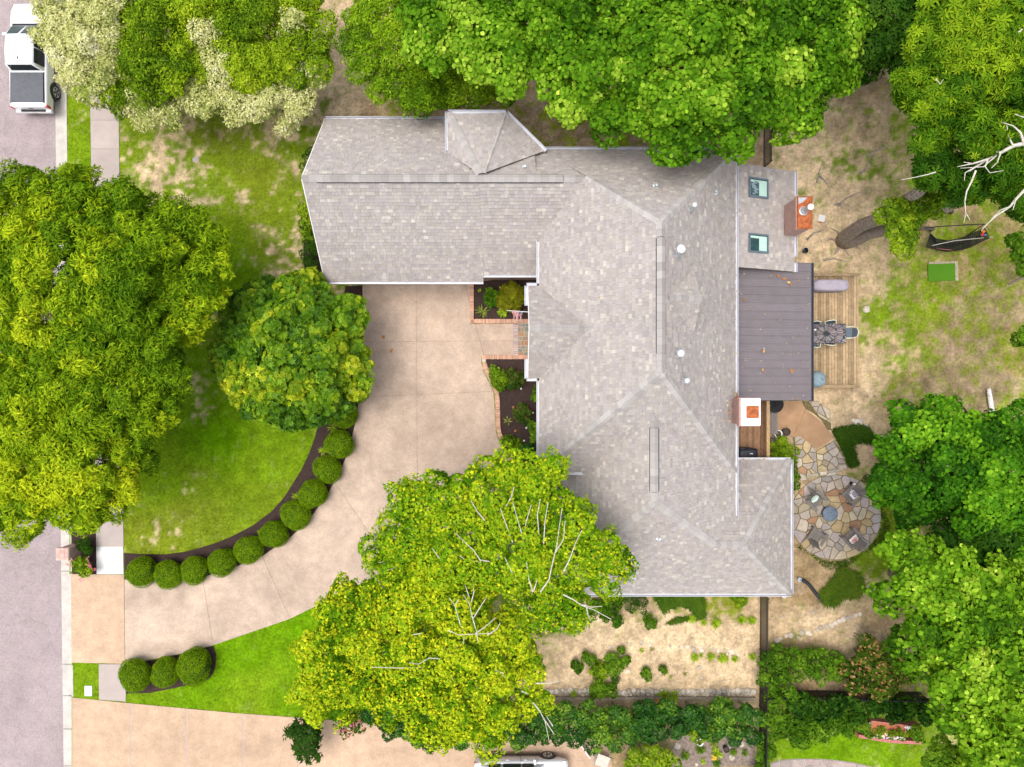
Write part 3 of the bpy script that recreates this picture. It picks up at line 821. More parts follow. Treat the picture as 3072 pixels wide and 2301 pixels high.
caps((9.993,-6.96,5.43),(8.72,-6.96,5.43),'south_b','corner_n')
caps((-2.76,11.72,5.2),(-1.365,8.68,6.68),'bay_w','bay_n')
caps((-.26,11.72,5.2),(-1.12,8.70,6.69),'bay_ne','bay_n',wid=.05)
caps((.72,2.275,6.91),(3.197,2.275,6.91),'porch_n','porch_s')
caps((-8.68,8.5,6.65),(-8.1,8.5,6.65),'garage_n1','garage_s1')
caps((2.15,8.5,6.65),(3.1,8.5,6.66),'garage_n1','garage_s1')
caps((5.543,5.45,9.66),(5.543,6.0,9.66),'main_w','main_e')
caps((5.543,.42,9.66),(5.543,1.1,9.66),'main_w','main_e')
caps((5.69,-1.31,7.63),(5.69,-1.75,7.63),'wing_w','wing_e')
caps((5.69,-4.35,7.63),(5.69,-4.76,7.63),'wing_w','wing_e')
caps((5.9,3.22,9.34),(7.11,3.22,9.33),'cricket_n','cricket_s')
# raised ridge vents; black base reaches past the caps, drawing slots and shadow lines
def ridge_vent(A, B, k1, k2):
    A = Vector(A); B = Vector(B); d = (B-A).normalized(); L_ = (B-A).length
    sd = []
    for k in (k1, k2):
        n = PL[k][0]; s_ = d.cross(n).normalized()
        if (PL[k][1]-(A+B)/2).dot(s_) < 0: s_ = -s_
        sd.append((s_, n))
    w_ = .25
    rv = MB()
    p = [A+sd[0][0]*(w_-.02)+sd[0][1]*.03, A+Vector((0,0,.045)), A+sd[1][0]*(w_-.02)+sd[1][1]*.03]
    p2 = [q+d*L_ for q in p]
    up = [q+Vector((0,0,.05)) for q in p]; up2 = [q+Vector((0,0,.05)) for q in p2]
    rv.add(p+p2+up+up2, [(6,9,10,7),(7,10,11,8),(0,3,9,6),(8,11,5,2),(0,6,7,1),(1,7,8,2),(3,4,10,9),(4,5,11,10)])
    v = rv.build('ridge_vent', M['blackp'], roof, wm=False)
    n_ = int(L_/.30)
    for i in range(n_):
        a = A+d*(L_*i/n_); b2 = A+d*(L_*(i+1)/n_-.004)
        h = .082
        wc = .148
        va = [a+sd[0][0]*wc+sd[0][1]*h, a+Vector((0,0,h+.045)), a+sd[1][0]*wc+sd[1][1]*h]
        vb = [q+(b2-a)-Vector((0,0,.006)) for q in va]
        lo = [q-Vector((0,0,.014)) for q in va]; lob = [q-Vector((0,0,.014)) for q in vb]
        q = MB().add(va+vb+lo+lob, [(0,1,4,3),(1,2,5,4),(0,3,9,6),(2,8,11,5),(6,7,1,0),(7,8,2,1)])
        q.build('ridge_cap', M['cap'], roof, wm=False)
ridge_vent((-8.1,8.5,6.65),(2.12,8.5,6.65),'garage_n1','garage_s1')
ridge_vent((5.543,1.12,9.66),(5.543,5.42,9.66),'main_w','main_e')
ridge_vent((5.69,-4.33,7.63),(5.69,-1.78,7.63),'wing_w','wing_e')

# gutters
def gutter(A, B, out, parent=house):
    o_ = Vector(out).normalized(); A = Vector(A)+o_*.055; B = Vector(B)+o_*.055
    g = MB(); w_, h = .13, .11
    def q(P, s_, z): return P+o_*s_+Vector((0,0,z))
    ring = [(-.02,0.0),(-.02,-h),(w_,-h),(w_,.012),(w_+.02,.012),(w_+.02,-h-.02),(-.03,-h-.02),(-.03,0.0)]
    g.loft([[q(A, *r) for r in ring], [q(B, *r) for r in ring]], cap=False)
    for P, s_ in ((A, 1), (B, -1)):
        d = (B-A).normalized()*.012*s_
        g.add([q(P,-.03,.01), q(P,w_+.02,.01), q(P,w_+.02,-h-.02), q(P,-.03,-h-.02)], [(0,1,2,3)])
    return g.build('gutter', M['gutter'], parent)
Zg = -.03
gutter((-8.68,12.20,3.03),(-2.76,12.20,3.03),(0,1,0))
gutter((-8.70,4.83,3.03),(-1.33,4.83,3.03),(0,-1,0))
gutter((-1.33,5.10,3.29),(1.25,5.10,3.29),(0,-1,0))
gutter((1.29,4.34,4.62),(1.29,6.36,4.62),(-1,0,0))
gutter((1.29,-3.90,4.62),(1.29,.22,4.62),(-1,0,0))
gutter((1.39,10.26,4.62),(9.93,10.26,4.62),(0,1,0))
gutter((9.80,-6.0,4.62),(9.80,10.4,4.62),(1,0,0))
gutter((1.16,-3.84,4.62),(3.30,-3.84,4.62),(0,-1,0))
for y0, y1, s_ in ((3.45, 4.33, 1), (.22, 1.08, -1)):
    gutter((.76,y0,4.60),(.76,y1,4.60),(-1,0,0))
gutter((.64,4.24,4.62),(1.32,4.24,4.62),(0,1,0))
gutter((.64,.31,4.62),(1.32,.31,4.62),(0,-1,0))
gutter((1.62,-9.84,2.53),(13.16,-9.84,2.53),(0,-1,0))
gutter((13.06,-9.93,2.53),(13.06,-3.59,2.53),(1,0,0))
gutter((9.95,-3.70,2.53),(13.16,-3.70,2.53),(0,1,0))
gutter((1.62,-9.9,2.53),(1.62,-4.0,2.53),(-1,0,0))
gutter((-2.70,9.98,5.22),(-2.70,11.80,5.22),(-1,0,0))
gutter((-2.78,11.66,5.22),(-.26,11.66,5.22),(0,1,0))
dn = Vector((.7047,.7095,0))
gutter(Vector((-.28,11.72,5.22))-dn*.05, Vector((1.42,10.05,5.22))-dn*.05, dn)
gutter((13.05,5.9,3.03),(13.05,9.86,3.03),(1,0,0))
gutter((13.05,5.18,3.03),(13.05,5.62,3.03),(1,0,0))
# rake trim on the garage gable and porch gable
for P, Q_ in (((-8.70,12.28,3.0),(-8.70,8.5,6.65)), ((-8.70,4.76,3.0),(-8.70,8.5,6.65)), ((.70,4.30,4.6),(.70,2.275,6.91)), ((.70,.25,4.6),(.70,2.275,6.91))):
    MB().beam(Vector(P)-Vector((0,0,.06)), Vector(Q_)-Vector((0,0,.06)), .035, .15).build('rake_board', M['trim'], house)
# garage doors, front windows, back door
for x0, x1 in ((-7.2,-4.9), (-4.5,-2.2)):
    dr = MB().box(x0, x1, 5.17, 5.26, 0.03, 2.3).build('garage_door', M['trim'], house)
    for i in range(4):
        MB().box(x0+.05, x1-.05, 5.15, 5.175, .08+i*.56, .58+i*.56).build('door_panel', M['white'], dr, wm=False)
def window_(x, y, z, w_, h, axis):
    t = .05
    if axis == 'x':
        fr = MB().box(x-.06, x+.06, y-w_/2, y+w_/2, z, z+h).build('window', M['trim'], house)
        for s_ in (-1, 1):
            MB().box(x-.075, x+.075, y+s_*w_/4-w_/4+t, y+s_*w_/4+w_/4-t, z+t, z+h-t).build('pane', M['glass'], fr, wm=False)
    else:
        fr = MB().box(x-w_/2, x+w_/2, y-.06, y+.06, z, z+h).build('window', M['trim'], house)
        for s_ in (-1, 1):
            MB().box(x+s_*w_/4-w_/4+t, x+s_*w_/4+w_/4-t, y-.075, y+.075, z+t, z+h-t).build('pane', M['glass'], fr, wm=False)
for y in (-2.6, -.9): window_(1.5, y, .9, 1.3, 1.7, 'x')
window_(1.5, 4.75, 1.0, .7, 1.5, 'x')
for y in (7.2, 9.9): window_(-8.3, y, .9, 1.0, 1.5, 'x')
for x in (4.2, 7.2, 10.8): window_(x, -9.55, .8, 1.4, 1.5, 'y')
for y in (6.3, 8.9): window_(12.8, y, .6, 1.1, 1.8, 'x')
window_(9.55, -2.4, 1.1, 1.6, 2.1, 'x')
dr = MB().box(.93, 1.02, 1.75, 2.75, .15, 2.3).build('front_door', M['redwood'], house)

# skylights
def skylight(x0, y0, x1, y1, blind):
    h = roof_hit((x0+x1)/2, (y0+y1)/2)[0]
    a = roof_hit(x0, y1)[0]; b2 = roof_hit(x1, y0)[0]
    xa, xb, ya, yb = a.x, b2.x, a.y, b2.y
    f = MB(); t = .07
    zf = lambda x: plane_z('sun_room', x, h.y)
    def slab(f, xa, xb, ya, yb, z0, z1):
        f.add([(xa,ya,zf(xa)+z0),(xb,ya,zf(xb)+z0),(xb,yb,zf(xb)+z0),(xa,yb,zf(xa)+z0),(xa,ya,zf(xa)+z1),(xb,ya,zf(xb)+z1),(xb,yb,zf(xb)+z1),(xa,yb,zf(xa)+z1)],
              [(3,2,1,0),(4,5,6,7),(0,1,5,4),(1,2,6,5),(2,3,7,6),(3,0,4,7)])
    slab(f, xa, xb, ya, ya+t, 0, .14); slab(f, xa, xb, yb-t, yb, 0, .14)
    slab(f, xa, xa+t, ya+t+.002, yb-t-.002, 0, .139); slab(f, xb-t, xb, ya+t+.002, yb-t-.002, 0, .139)
    fr = f.build('skylight', M['skyframe'], house)
    g = MB(); slab(g, xa+t+.004, xb-t-.004, ya+t+.004, yb-t-.004, .055, .07); g.build('pane', M['skyglass'], fr, wm=False)
    g = MB(); slab(g, xb-t-.42, xb-t-.008, ya+t+.03, yb-t-.03, .072, .082); slab(g, xa+t+.03, xb-t-.43, yb-t-.13, yb-t-.03, .072, .080); g.build('shaft_lining', M['mint'], fr, wm=False)
    if blind:
        g = MB()
        for i in range(9):
            x = xa+t+.05+random.random()*.22; y = ya+t+.06+i*(yb-ya-2*t-.12)/9
            slab(g, x, x+.13+random.random()*.1, y, y+.07, .073, .084)
        g.build('blind', M['bluecover'], fr, wm=False)
skylight(2245, 540, 2303, 591, True)
skylight(2245, 706, 2303, 757, False)

# plumbing vents and small roof vents
def vent(px, py, r, h, parent=roof):
    p, k = roof_hit(px, py)
    v = MB(); v.lathe([(r*1.7, p.z-.12), (r*1.7, p.z+.06), (r*1.15, p.z+.16), (r*.9, p.z+.16)], p.x, p.y, 16)
    o = v.build('vent_pipe', M['galv'], parent, smooth=False, wm=False)
    MB().lathe([(r, p.z+.1), (r, p.z+h), (r*.6, p.z+h+.005)], p.x, p.y, 16).build('vent_stack', M['galv'], o, wm=False) if False else None
    s_ = MB(); s_.lathe([(r, p.z+.1), (r, p.z+h)], p.x, p.y, 16); s_.lathe([(r*1.25, p.z+h+.03), (r*1.25, p.z+h+.06), (r*.9, p.z+h+.09)], p.x, p.y, 16)
    c = s_
    o2 = MB(); o2.v = []; 
    pm = bpy.data.objects.new('vent_stack', c.mesh('vent_stack')); pm.data.materials.append(M['pipe_cap']); COL.objects.link(pm); pm.parent = parent
vent(2069, 629, .075, .72); vent(2028, 759, .13, .80); vent(2031, 1062, .11, .62); vent(2051, 1142, .085, .50)
for px, py in ((1574.6,503),(2035,476.5),(1967,559),(1977.5,1614),(1912.6,1689),(1902,1730),(2144,577)):
    p, k = roof_hit(px, py)
    v = MB(); v.lathe([(.13, p.z-.12), (.13, p.z+.03), (.06, p.z+.05), (.045, p.z+.2), (.03, p.z+.2)], p.x, p.y, 10)
    v.build('vent_boot', M['galv'] if px != 2035 else M['blackp'], roof, wm=False)

# brick chimney with rusted cap, at the sun room
X0, X1, Y0, Y1, ZT = 12.55, 13.17, (CY-684)*31.2/F, (CY-591)*31.2/F, 4.8
ch = MB().box(X0, X1, Y0, Y1, 0, ZT-.07).build('chimney', M['chimbrick'], house)
ch['label'] = 'brick chimney with a rusted metal top'
cb = MB().box(X0-.05, X0+.14, Y0-.05, Y1+.05, ZT-.25, ZT-.04)
cb.build('brick_band', M['chimbrick'], ch, wm=False)
rc = MB(); ym = (Y0+Y1)/2
rc.add([(X0-.02,Y0-.04,ZT-.03),(X1+.05,Y0-.04,ZT-.03),(X1+.05,Y1+.04,ZT-.03),(X0-.02,Y1+.04,ZT-.03),(X0+.0,Y0+.02,ZT+.03),(X1,Y0+.02,ZT+.03),(X1,Y1-.02,ZT+.03),(X0,Y1-.02,ZT+.03)],
       [(4,5,6,7),(0,1,5,4),(1,2,6,5),(2,3,7,6),(3,0,4,7)])
rc.build('chimney_cap', M['rust'], ch, wm=False)
pl = MB().prism([(X0+.03,Y1-.03),(X0+.03,Y1-.32),(X0+.2,Y1-.25),(X0+.36,Y1-.1),(X0+.42,Y1-.03)], ZT+.03, ZT+.036)
pl.lathe([(.20, ZT+.032),(.17, ZT+.04),(.11, ZT+.13)], *W(2411, 633, ZT)[:2], 18)
pl.build('flashing', M['galv'], ch, wm=False)
fx, fy = W(2411, 633, ZT)[:2]
MB().lathe([(.095, ZT), (.095, ZT+.66)], fx, fy, 18).build('flue_pipe', M['galv'], ch, wm=False)
MB().lathe([(.03, ZT+.66), (.13, ZT+.70), (.13, ZT+.76), (.02, ZT+.80)], fx, fy, 18).build('flue_cap', M['white'], ch, wm=False)
# brick chimney with white crown, between patio roof and landing
Z2 = 6.2; k2 = (H-Z2)/F
x0, x1, y0, y1 = (2223-CX)*k2, (2282-CX)*k2, (CY-1277.5)*k2, (CY-1195)*k2
ch2 = MB().box(x0+.03, x1-.03, y0+.03, y1-.03, 0, Z2-.1).build('chimney', M['chimbrick'], house)
ch2['label'] = 'brick chimney with a white crown and rusted square flue'
MB().box(x0-.05, x1-.005, y0-.025, y1+.025, Z2-.42, Z2-.09).build('brick_band', M['chimbrick'], ch2, wm=False)
MB().box(x0, x1, y0, y1, Z2-.088, Z2).build('chimney_crown', M['chimcap'], ch2, bevel=.012, wm=False)
fx0, fx1, fy0, fy1 = (2239.5-CX)*k2, (2271.5-CX)*k2, (CY-1252)*k2, (CY-1219.5)*k2
f = MB(); f.box(fx0, fx1, fy0, fy1, Z2-.02, Z2+.12); f.add([((fx0+fx1)/2, (fy0+fy1)/2, Z2+.16), (fx0-.03,fy0-.03,Z2+.12),(fx1+.03,fy0-.03,Z2+.12),(fx1+.03,fy1+.03,Z2+.12),(fx0-.03,fy1+.03,Z2+.12)],
       [(0,1,2),(0,2,3),(0,3,4),(0,4,1)])
f.build('flue_cap', M['rust'], ch2, wm=False)

# standing-seam metal patio roof
XA, XB, YA, YB = 9.6, 14.05, -.80, 5.66
zA, zB = 3.42, 2.68
prr = MB()
def mz(x): return zA+(zB-zA)*(x-XA)/(XB-XA)
prr.add([(XA,YA,zA-.16),(XB,YA,zB-.16),(XB,YB,zB-.16),(XA,YB,zA-.16),(XA,YA,zA-.03),(XB,YA,zB-.03),(XB,YB,zB-.03),(XA,YB,zA-.03)],
        [(3,2,1,0),(4,5,6,7),(0,1,5,4),(1,2,6,5),(2,3,7,6),(3,0,4,7)])
pr = prr.build('patio_roof', M['blackp'], house)
pitch = .379; npan = int((YB-YA)/pitch)+1
for i in range(npan):
    y1_ = YB-i*pitch; y0_ = max(YA, y1_-pitch+.004)
    if y1_-y0_ < .05: continue
    w_ = y1_-y0_
    prof = [(0,0),(0,.045),(.022,.045),(.03,.0)]
    for t in (.2,.4,.6,.8):
        prof += [(w_*t-.012, 0), (w_*t-.006,.010), (w_*t+.006,.010), (w_*t+.012,0)]
    prof += [(w_,0)]
    prof = [p for p in prof if p[0] <= w_+1e-6]
    g = MB(); n_ = len(prof); vs_ = []
    for x in (XA, XB):
        for s_, h in prof: vs_.append((x, y1_-s_, mz(x)+h-.028))
    g.add(vs_, [(j, n_+j, n_+j+1, j+1) for j in range(n_-1)])
    g.build('metal_panel', M['metalroof'], pr, wm=False)
gt = MB()
xg = 14.03
gt.box(xg, xg+.14, YA-.02, YB+.02, 2.52, 2.54); gt.box(xg+.13, xg+.15, YA-.02, YB+.02, 2.541, 2.66); gt.box(xg-.01, xg+.012, YA-.02, YB+.02, 2.541, 2.64)
gt.build('patio_gutter', M['gutter_in'], pr, wm=False)
for y in (YA+.15, 2.4, YB-.15):
    MB().box(13.75, 13.89, y-.07, y+.07, 0, 2.60).build('post', M['blackp'], pr, wm=False)
# ------------------------------------------------------------ leaf templates: (verts x along leaf, y across, z up; triangles)
def tmpl(vs_, fs): return np.array(vs_, float), np.array(fs, int)
T_FOLD = tmpl([(-.5,0,0),(0,-.27,.07),(.5,0,-.05),(0,.27,.07)], [(0,1,2),(0,2,3)])
T_SLIM = tmpl([(-.5,0,0),(0,-.14,.05),(.5,0,-.10),(0,.14,.05)], [(0,1,2),(0,2,3)])
_o = [(-.02,.48),(.42,.27),(.42,-.27),(-.02,-.48)]
T_LOBE = tmpl([(-.42,0,0)]+[(x,y,.16*abs(y)-.05*(x > .3)) for x,y in _o], [(0,i+2,i+1) for i in range(3)])
_o5 = []
for i in range(3):
    tt = math.radians(-75+75*i)
    _o5 += [(math.cos(tt)*.5, math.sin(tt)*.5, -.06), (math.cos(tt+.65)*.24, math.sin(tt+.65)*.24, .04)]
T_MAPLE = tmpl([(-.25,0,.02)]+_o5[:5], [(0,i+1,i+2) for i in range(4)])
def radial(n, L_, w_, lift, droop, seedoff=0, tiers=1):
    vs_ = []; fs = []
    for q in range(tiers):
        for i in range(n):
            t = 2*math.pi*(i+.5*q)/n+seedoff; c, s_ = math.cos(t), math.sin(t); l = L_*(1-.22*q); up = lift*(1+1.2*q)
            b = len(vs_)
            vs_ += [(0,0,.02*q),(c*l*.55-s_*w_, s_*l*.55+c*w_, up+.02),(c*l, s_*l, up*.6-droop),(c*l*.55+s_*w_, s_*l*.55-c*w_, up+.02)]
            fs += [(b,b+3,b+2),(b,b+2,b+1)]
    return tmpl(vs_, fs)
T_STAR = radial(7, .55, .085, .04, .10)
T_WHORL = radial(6, .5, .13, .10, .0, 0, 1)
_v = []; _f = []
for i in range(6):                                # a feathery spray: leaflets along a stalk
    x = -.5+i*.18
    for s_ in (-1, 1):
        b = len(_v); _v += [(x,0,0),(x+.05,s_*.13,.02),(x+.22,s_*.17,-.03),(x+.15,s_*.05,.01)]; _f += [(b,b+1,b+2),(b,b+2,b+3)] if s_ < 0 else [(b,b+2,b+1),(b,b+3,b+2)]
T_SPRAY = tmpl(_v, _f)
def fan_blades(n, L_, w_, rise, seed):
    rg = np.random.default_rng(seed); vs_ = []; fs = []
    for i in range(n):
        t = rg.random()*2*math.pi; c, s_ = math.cos(t), math.sin(t); l = L_*(.55+.5*rg.random()); r = rise*(.5+.8*rg.random()); b = len(vs_)
        for q, (d, z, ww) in enumerate(((0,0,.5),(.45,.85,1),(.8,1.0,.7),(1.05,.75,.05))):
            x, y = c*l*d, s_*l*d
            vs_ += [(x-s_*w_*ww, y+c*w_*ww, r*z),(x+s_*w_*ww, y-c*w_*ww, r*z)]
        for q in range(3):
            a = b+2*q; fs += [(a,a+1,a+3),(a,a+3,a+2)]
    return tmpl(vs_, fs)

def place(tm, P, N, size, az=None, T=None):
    """stamp a template at points P with normals N"""
    tv, tf = tm; n = len(P)
    N = N/np.linalg.norm(N, axis=1, keepdims=True)
    if az is None: az = R.random(n)*2*np.pi
    ref = np.where(np.abs(N[:, 2:3]) > .95, np.array([[1.0,0,0]]), np.array([[0,0,1.0]]))
    a = np.cross(ref, N); a /= np.linalg.norm(a, axis=1, keepdims=True)
    b = np.cross(N, a)
    if T is not None:
        t = T-(T*N).sum(1, keepdims=True)*N; l = np.linalg.norm(t, axis=1, keepdims=True)
        t = np.where(l > 1e-4, t/np.maximum(l, 1e-6), a)
    else:
        t = a*np.cos(az)[:, None]+b*np.sin(az)[:, None]
    s_ = np.cross(N, t)
    sz = size[:, None, None]
    vv = P[:, None, :]+sz*(tv[None, :, 0:1]*t[:, None, :]+tv[None, :, 1:2]*s_[:, None, :]+tv[None, :, 2:3]*N[:, None, :])
    ff = tf[None]+(np.arange(n)*len(tv))[:, None, None]
    return vv.reshape(-1, 3), ff.reshape(-1, 3)

def ramp(t, pal):
    pal = np.array(list(pal)*2 if len(pal) == 1 else pal, float); k = len(pal)-1
    t = np.clip(t, 0, .9999)*k; i = t.astype(int); f = (t-i)[:, None]
    return pal[i]*(1-f)+pal[i+1]*f

# kind: template, leaf size s, lobe radius L (m), leaves per m2 of lobe surface, palette (young growth and sunlit tips last), shoots = how ragged
KIND = {
 'elm':   dict(t=T_SLIM, s=.22, L=.66, den=380, pal=[(.06,.145,.004),(.155,.285,.007),(.30,.43,.010),(.52,.60,.016)], sh=1.0, mat='leaf', up=1.5),
 'cream': dict(t=T_FOLD, s=.12, L=.52, den=330, pal=[(.26,.32,.07),(.55,.57,.20),(.68,.67,.32),(.78,.76,.44)], sh=.8, mat='leaf'),
 'privet':dict(t=T_FOLD, s=.125, L=.60, den=340, pal=[(.065,.14,.005),(.155,.275,.008),(.27,.40,.012),(.40,.50,.02)], sh=.8, mat='leaf'),
 'birch': dict(t=T_FOLD, s=.115, L=.55, den=360, pal=[(.065,.15,.005),(.16,.30,.008),(.27,.43,.014),(.37,.52,.02)], sh=.6, mat='leaf'),
 'tulip': dict(t=T_LOBE, s=.165, L=.70, den=175, pal=[(.026,.085,.003),(.075,.20,.006),(.16,.335,.012),(.33,.50,.04)], sh=.75, mat='leaf', hi=.06),
 'tulip2':dict(t=T_LOBE, s=.17, L=.66, den=170, pal=[(.034,.105,.004),(.095,.23,.007),(.20,.38,.014),(.40,.56,.05)], sh=.85, mat='leaf', hi=.08),
 'tulipd':dict(t=T_LOBE, s=.155, L=.66, den=175, pal=[(.018,.080,.004),(.05,.17,.006),(.105,.28,.009),(.22,.44,.02)], sh=.7, mat='leaf', hi=.05),
 'shade': dict(t=T_FOLD, s=.20, L=.8, den=130, pal=[(.010,.040,.004),(.025,.085,.006),(.06,.145,.010)], sh=.5, mat='leaf'),
 'chest': dict(t=T_STAR, s=.42, L=.75, den=44, pal=[(.022,.075,.004),(.055,.15,.006),(.125,.25,.008),(.30,.44,.015)], sh=.6, mat='leaf'),
 'magn':  dict(t=T_WHORL, s=.25, L=.42, den=104, pal=[(.03,.10,.004),(.085,.20,.006),(.18,.32,.009),(.42,.47,.016)], sh=.45, mat='gloss_leaf', hi=.07),
 'maple': dict(t=T_MAPLE, s=.145, L=.52, den=270, pal=[(.045,.13,.003),(.11,.26,.005),(.20,.37,.008),(.30,.45,.012)], sh=1.0, mat='leaf', up=1.7, stip=.30, tipc=[(.36,.45,.010),(.60,.62,.016)]),
 'maple2':dict(t=T_MAPLE, s=.145, L=.52, den=270, pal=[(.055,.145,.003),(.14,.29,.005),(.27,.43,.009),(.38,.50,.014)], sh=1.05, mat='leaf', up=1.7, stip=.50, tipc=[(.42,.49,.010),(.66,.67,.018)]),
 'laurel':dict(t=T_FOLD, s=.15, L=.45, den=240, pal=[(.012,.062,.006),(.028,.105,.008),(.062,.17,.012),(.20,.33,.02)], sh=.4, mat='gloss_leaf'),
 'bright':dict(t=T_FOLD, s=.16, L=.40, den=230, pal=[(.035,.10,.005),(.075,.18,.008),(.13,.26,.014),(.19,.32,.02)], sh=.45, mat='leaf'),
 'rosy':  dict(t=T_FOLD, s=.20, L=.42, den=150, pal=[(.03,.08,.006),(.065,.135,.009),(.12,.19,.014)], sh=.45, mat='leaf', tip=.16, tipc=[(.42,.20,.07),(.50,.32,.13)]),
 'lime':  dict(t=T_FOLD, s=.14, L=.36, den=260, pal=[(.07,.15,.005),(.15,.27,.010),(.25,.37,.015),(.34,.44,.02)], sh=.5, mat='leaf'),
 'box':   dict(t=T_FOLD, s=.075, L=.26, den=700, pal=[(.02,.07,.005),(.045,.12,.007),(.09,.18,.012)], sh=.2, mat='leaf'),
 'goldcy':dict(t=T_SPRAY, s=.20, L=.24, den=230, pal=[(.14,.16,.008),(.24,.25,.012),(.34,.33,.02)], sh=.5, mat='leaf'),
 'rose':  dict(t=T_FOLD, s=.10, L=.22, den=420, pal=[(.025,.07,.008),(.055,.12,.012),(.11,.16,.02)], sh=.6, mat='leaf', tip=.03, tipc=[(.35,.06,.04),(.4,.1,.06)]),
}

def poisson(P, Nn, d, rg):
    keep_ = []
    order = rg.permutation(len(P))
    for i in order:
        if all(((P[i]-P[j])**2).sum() > (d*(.75+.5*rg.random()))**2 for j in keep_): keep_.append(i)
    return np.array(keep_, int)

def crown_arrays(blobs, kd, seed, dens=1.0, low=-.25):
    """blobs: (centre, radius, vertical radius) in metres; leafy lobes are spread over their joint surface"""
    rg = np.random.default_rng(seed)
    C = np.array([b[0][:] for b in blobs], float); Rr = np.array([b[1] for b in blobs]); Rz = np.array([b[2] for b in blobs])
    L = min(kd['L'], .62*Rr.max())
    lc, ln, lw = [], [], []
    for layer, (f, gap, wt) in enumerate(((.94, 1.12, 1.0), (.62, 1.30, .6))):
        cp, cn = [], []
        for i in range(len(C)):
            n = int(26*(Rr[i]/L)**2)+8
            z = low+(1-low)*rg.random(n)**.9; ph = rg.random(n)*2*np.pi; q = np.sqrt(np.maximum(0, 1-z*z))
            d = np.stack([q*np.cos(ph), q*np.sin(ph), z], 1)
            S = np.array([max(.25*L, Rr[i]-.45*L), max(.25*L, Rr[i]-.45*L), max(.2*L, Rz[i]-.3*L)])
            p = C[i]+d*S*f
            ok = np.ones(n, bool)
            for j in range(len(C)):
                if j != i:
                    Sj = np.array([max(.25*L, Rr[j]-.45*L)]*2+[max(.2*L, Rz[j]-.3*L)])*f
                    e = (((p-C[j])/Sj)**2).sum(1); ok &= e > .86
            cp.append(p[ok]); cn.append(d[ok])
        cp = np.concatenate(cp); cn = np.concatenate(cn)
        k_ = poisson(cp, cn, gap*L, rg)
        cp, cn = cp[k_], cn[k_]
        cp = cp+np.stack([rg.normal(0,.10*L,len(cp)), rg.normal(0,.10*L,len(cp)), rg.normal(0,.30*L,len(cp))], 1)
        lc.append(cp); ln.append(cn); lw.append(np.full(len(cp), wt))
    lc, ln, lw = np.concatenate(lc), np.concatenate(ln), np.concatenate(lw)
    nl = len(lc)
    lr = L*(.72+.5*rg.random(nl))
    cnt = np.maximum(4, (dens*kd['den']*2.3*math.pi*lr**2*lw).astype(int))
    li = np.repeat(np.arange(nl), cnt); n = len(li)
    z = -.35+1.35*rg.random(n); ph = rg.random(n)*2*np.pi; q = np.sqrt(np.maximum(0, 1-z*z))
    d = np.stack([q*np.cos(ph), q*np.sin(ph), z], 1)+.45*ln[li]
    d /= np.linalg.norm(d, axis=1, keepdims=True)
    K = 6
    sd = rg.normal(0,1,(nl,K,3)); sd[..., 2] = np.abs(sd[..., 2])*kd.get('up', .8); sd += .6*ln[:, None]; sd /= np.linalg.norm(sd, axis=2, keepdims=True)
    cs = np.einsum('nk,njk->nj', d, sd[li]).max(1)
    shoot = np.clip((cs-.84)/.16, 0, 1)
    rad = .66+.36*rg.random(n)**.7+kd['sh']*.75*shoot**1.6*(.55+.6*rg.random(n))
    P = lc[li]+d*np.stack([lr[li], lr[li], lr[li]*.78], 1)*rad[:, None]
    P[:, 2] = np.maximum(P[:, 2], .03)
    N = d*1.0+np.array([0,0,.28])+rg.normal(0,.42,(n,3))
    T = d*np.array([1,1,.2])+rg.normal(0,.5,(n,3))
    tone_l = np.clip(.30+.75*(vnoise(lc[:, 0], lc[:, 1], L*3.2, seed+5)-.5)+rg.normal(0,.14,nl), 0, 1)
    t = np.clip(tone_l[li]+.30*shoot+rg.normal(0,.15,n), 0, 1)  # shoot tips lightened: young growth, with sunlit clump tops painted in
    col = ramp(t, kd['pal'])
    if kd.get('tip', 0) > 0:
        m_ = rg.random(n) < kd['tip']*(.4+1.6*shoot)
        col[m_] = ramp(rg.random(m_.sum()), kd['tipc'])
    if kd.get('stip', 0) > 0:                     # young yellow leaves at the shoot ends
        m_ = rg.random(n) < kd['stip']*np.clip((shoot-.30)*2.6, 0, 1)
        col[m_] = ramp(rg.random(m_.sum()), kd['tipc'])
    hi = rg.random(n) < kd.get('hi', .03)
    col[hi] = col[hi]*np.array([1.6,1.4,2.0])+np.array([.03,.04,.004])  # random pale leaves: glossy highlights painted into the leaf colour
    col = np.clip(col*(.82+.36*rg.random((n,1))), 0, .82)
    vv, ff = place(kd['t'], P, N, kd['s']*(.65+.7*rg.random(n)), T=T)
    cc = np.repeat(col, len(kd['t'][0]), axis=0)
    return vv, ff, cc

NTRI = [0]

def crown_mesh(name, blobs, kind, seed, dens=1.0, low=-.25):
    vs_, fs, cs, off = [], [], [], 0
    kinds = kind if isinstance(kind, list) else [(kind, blobs)]
    for i, (k, bl) in enumerate(kinds):
        v, f, c = crown_arrays(bl, KIND[k], seed+i*17, dens, low)
        vs_.append(v); fs.append(f+off); cs.append(c); off += len(v)
    v, f, c = np.concatenate(vs_), np.concatenate(fs), np.concatenate(cs)
    NTRI[0] += len(f)
    return np_mesh(name, v, f, c)

def vblobs(lst, z, zr=.62):
    out = []
    for e in lst:
        x, y, r = e[:3]; zz = z+(e[3] if len(e) > 3 else 0)
        rm = max(.45, m(r*Q, zz)-.12); out.append((V(x, y, zz), rm, max(.5, rm*zr)))
    return out

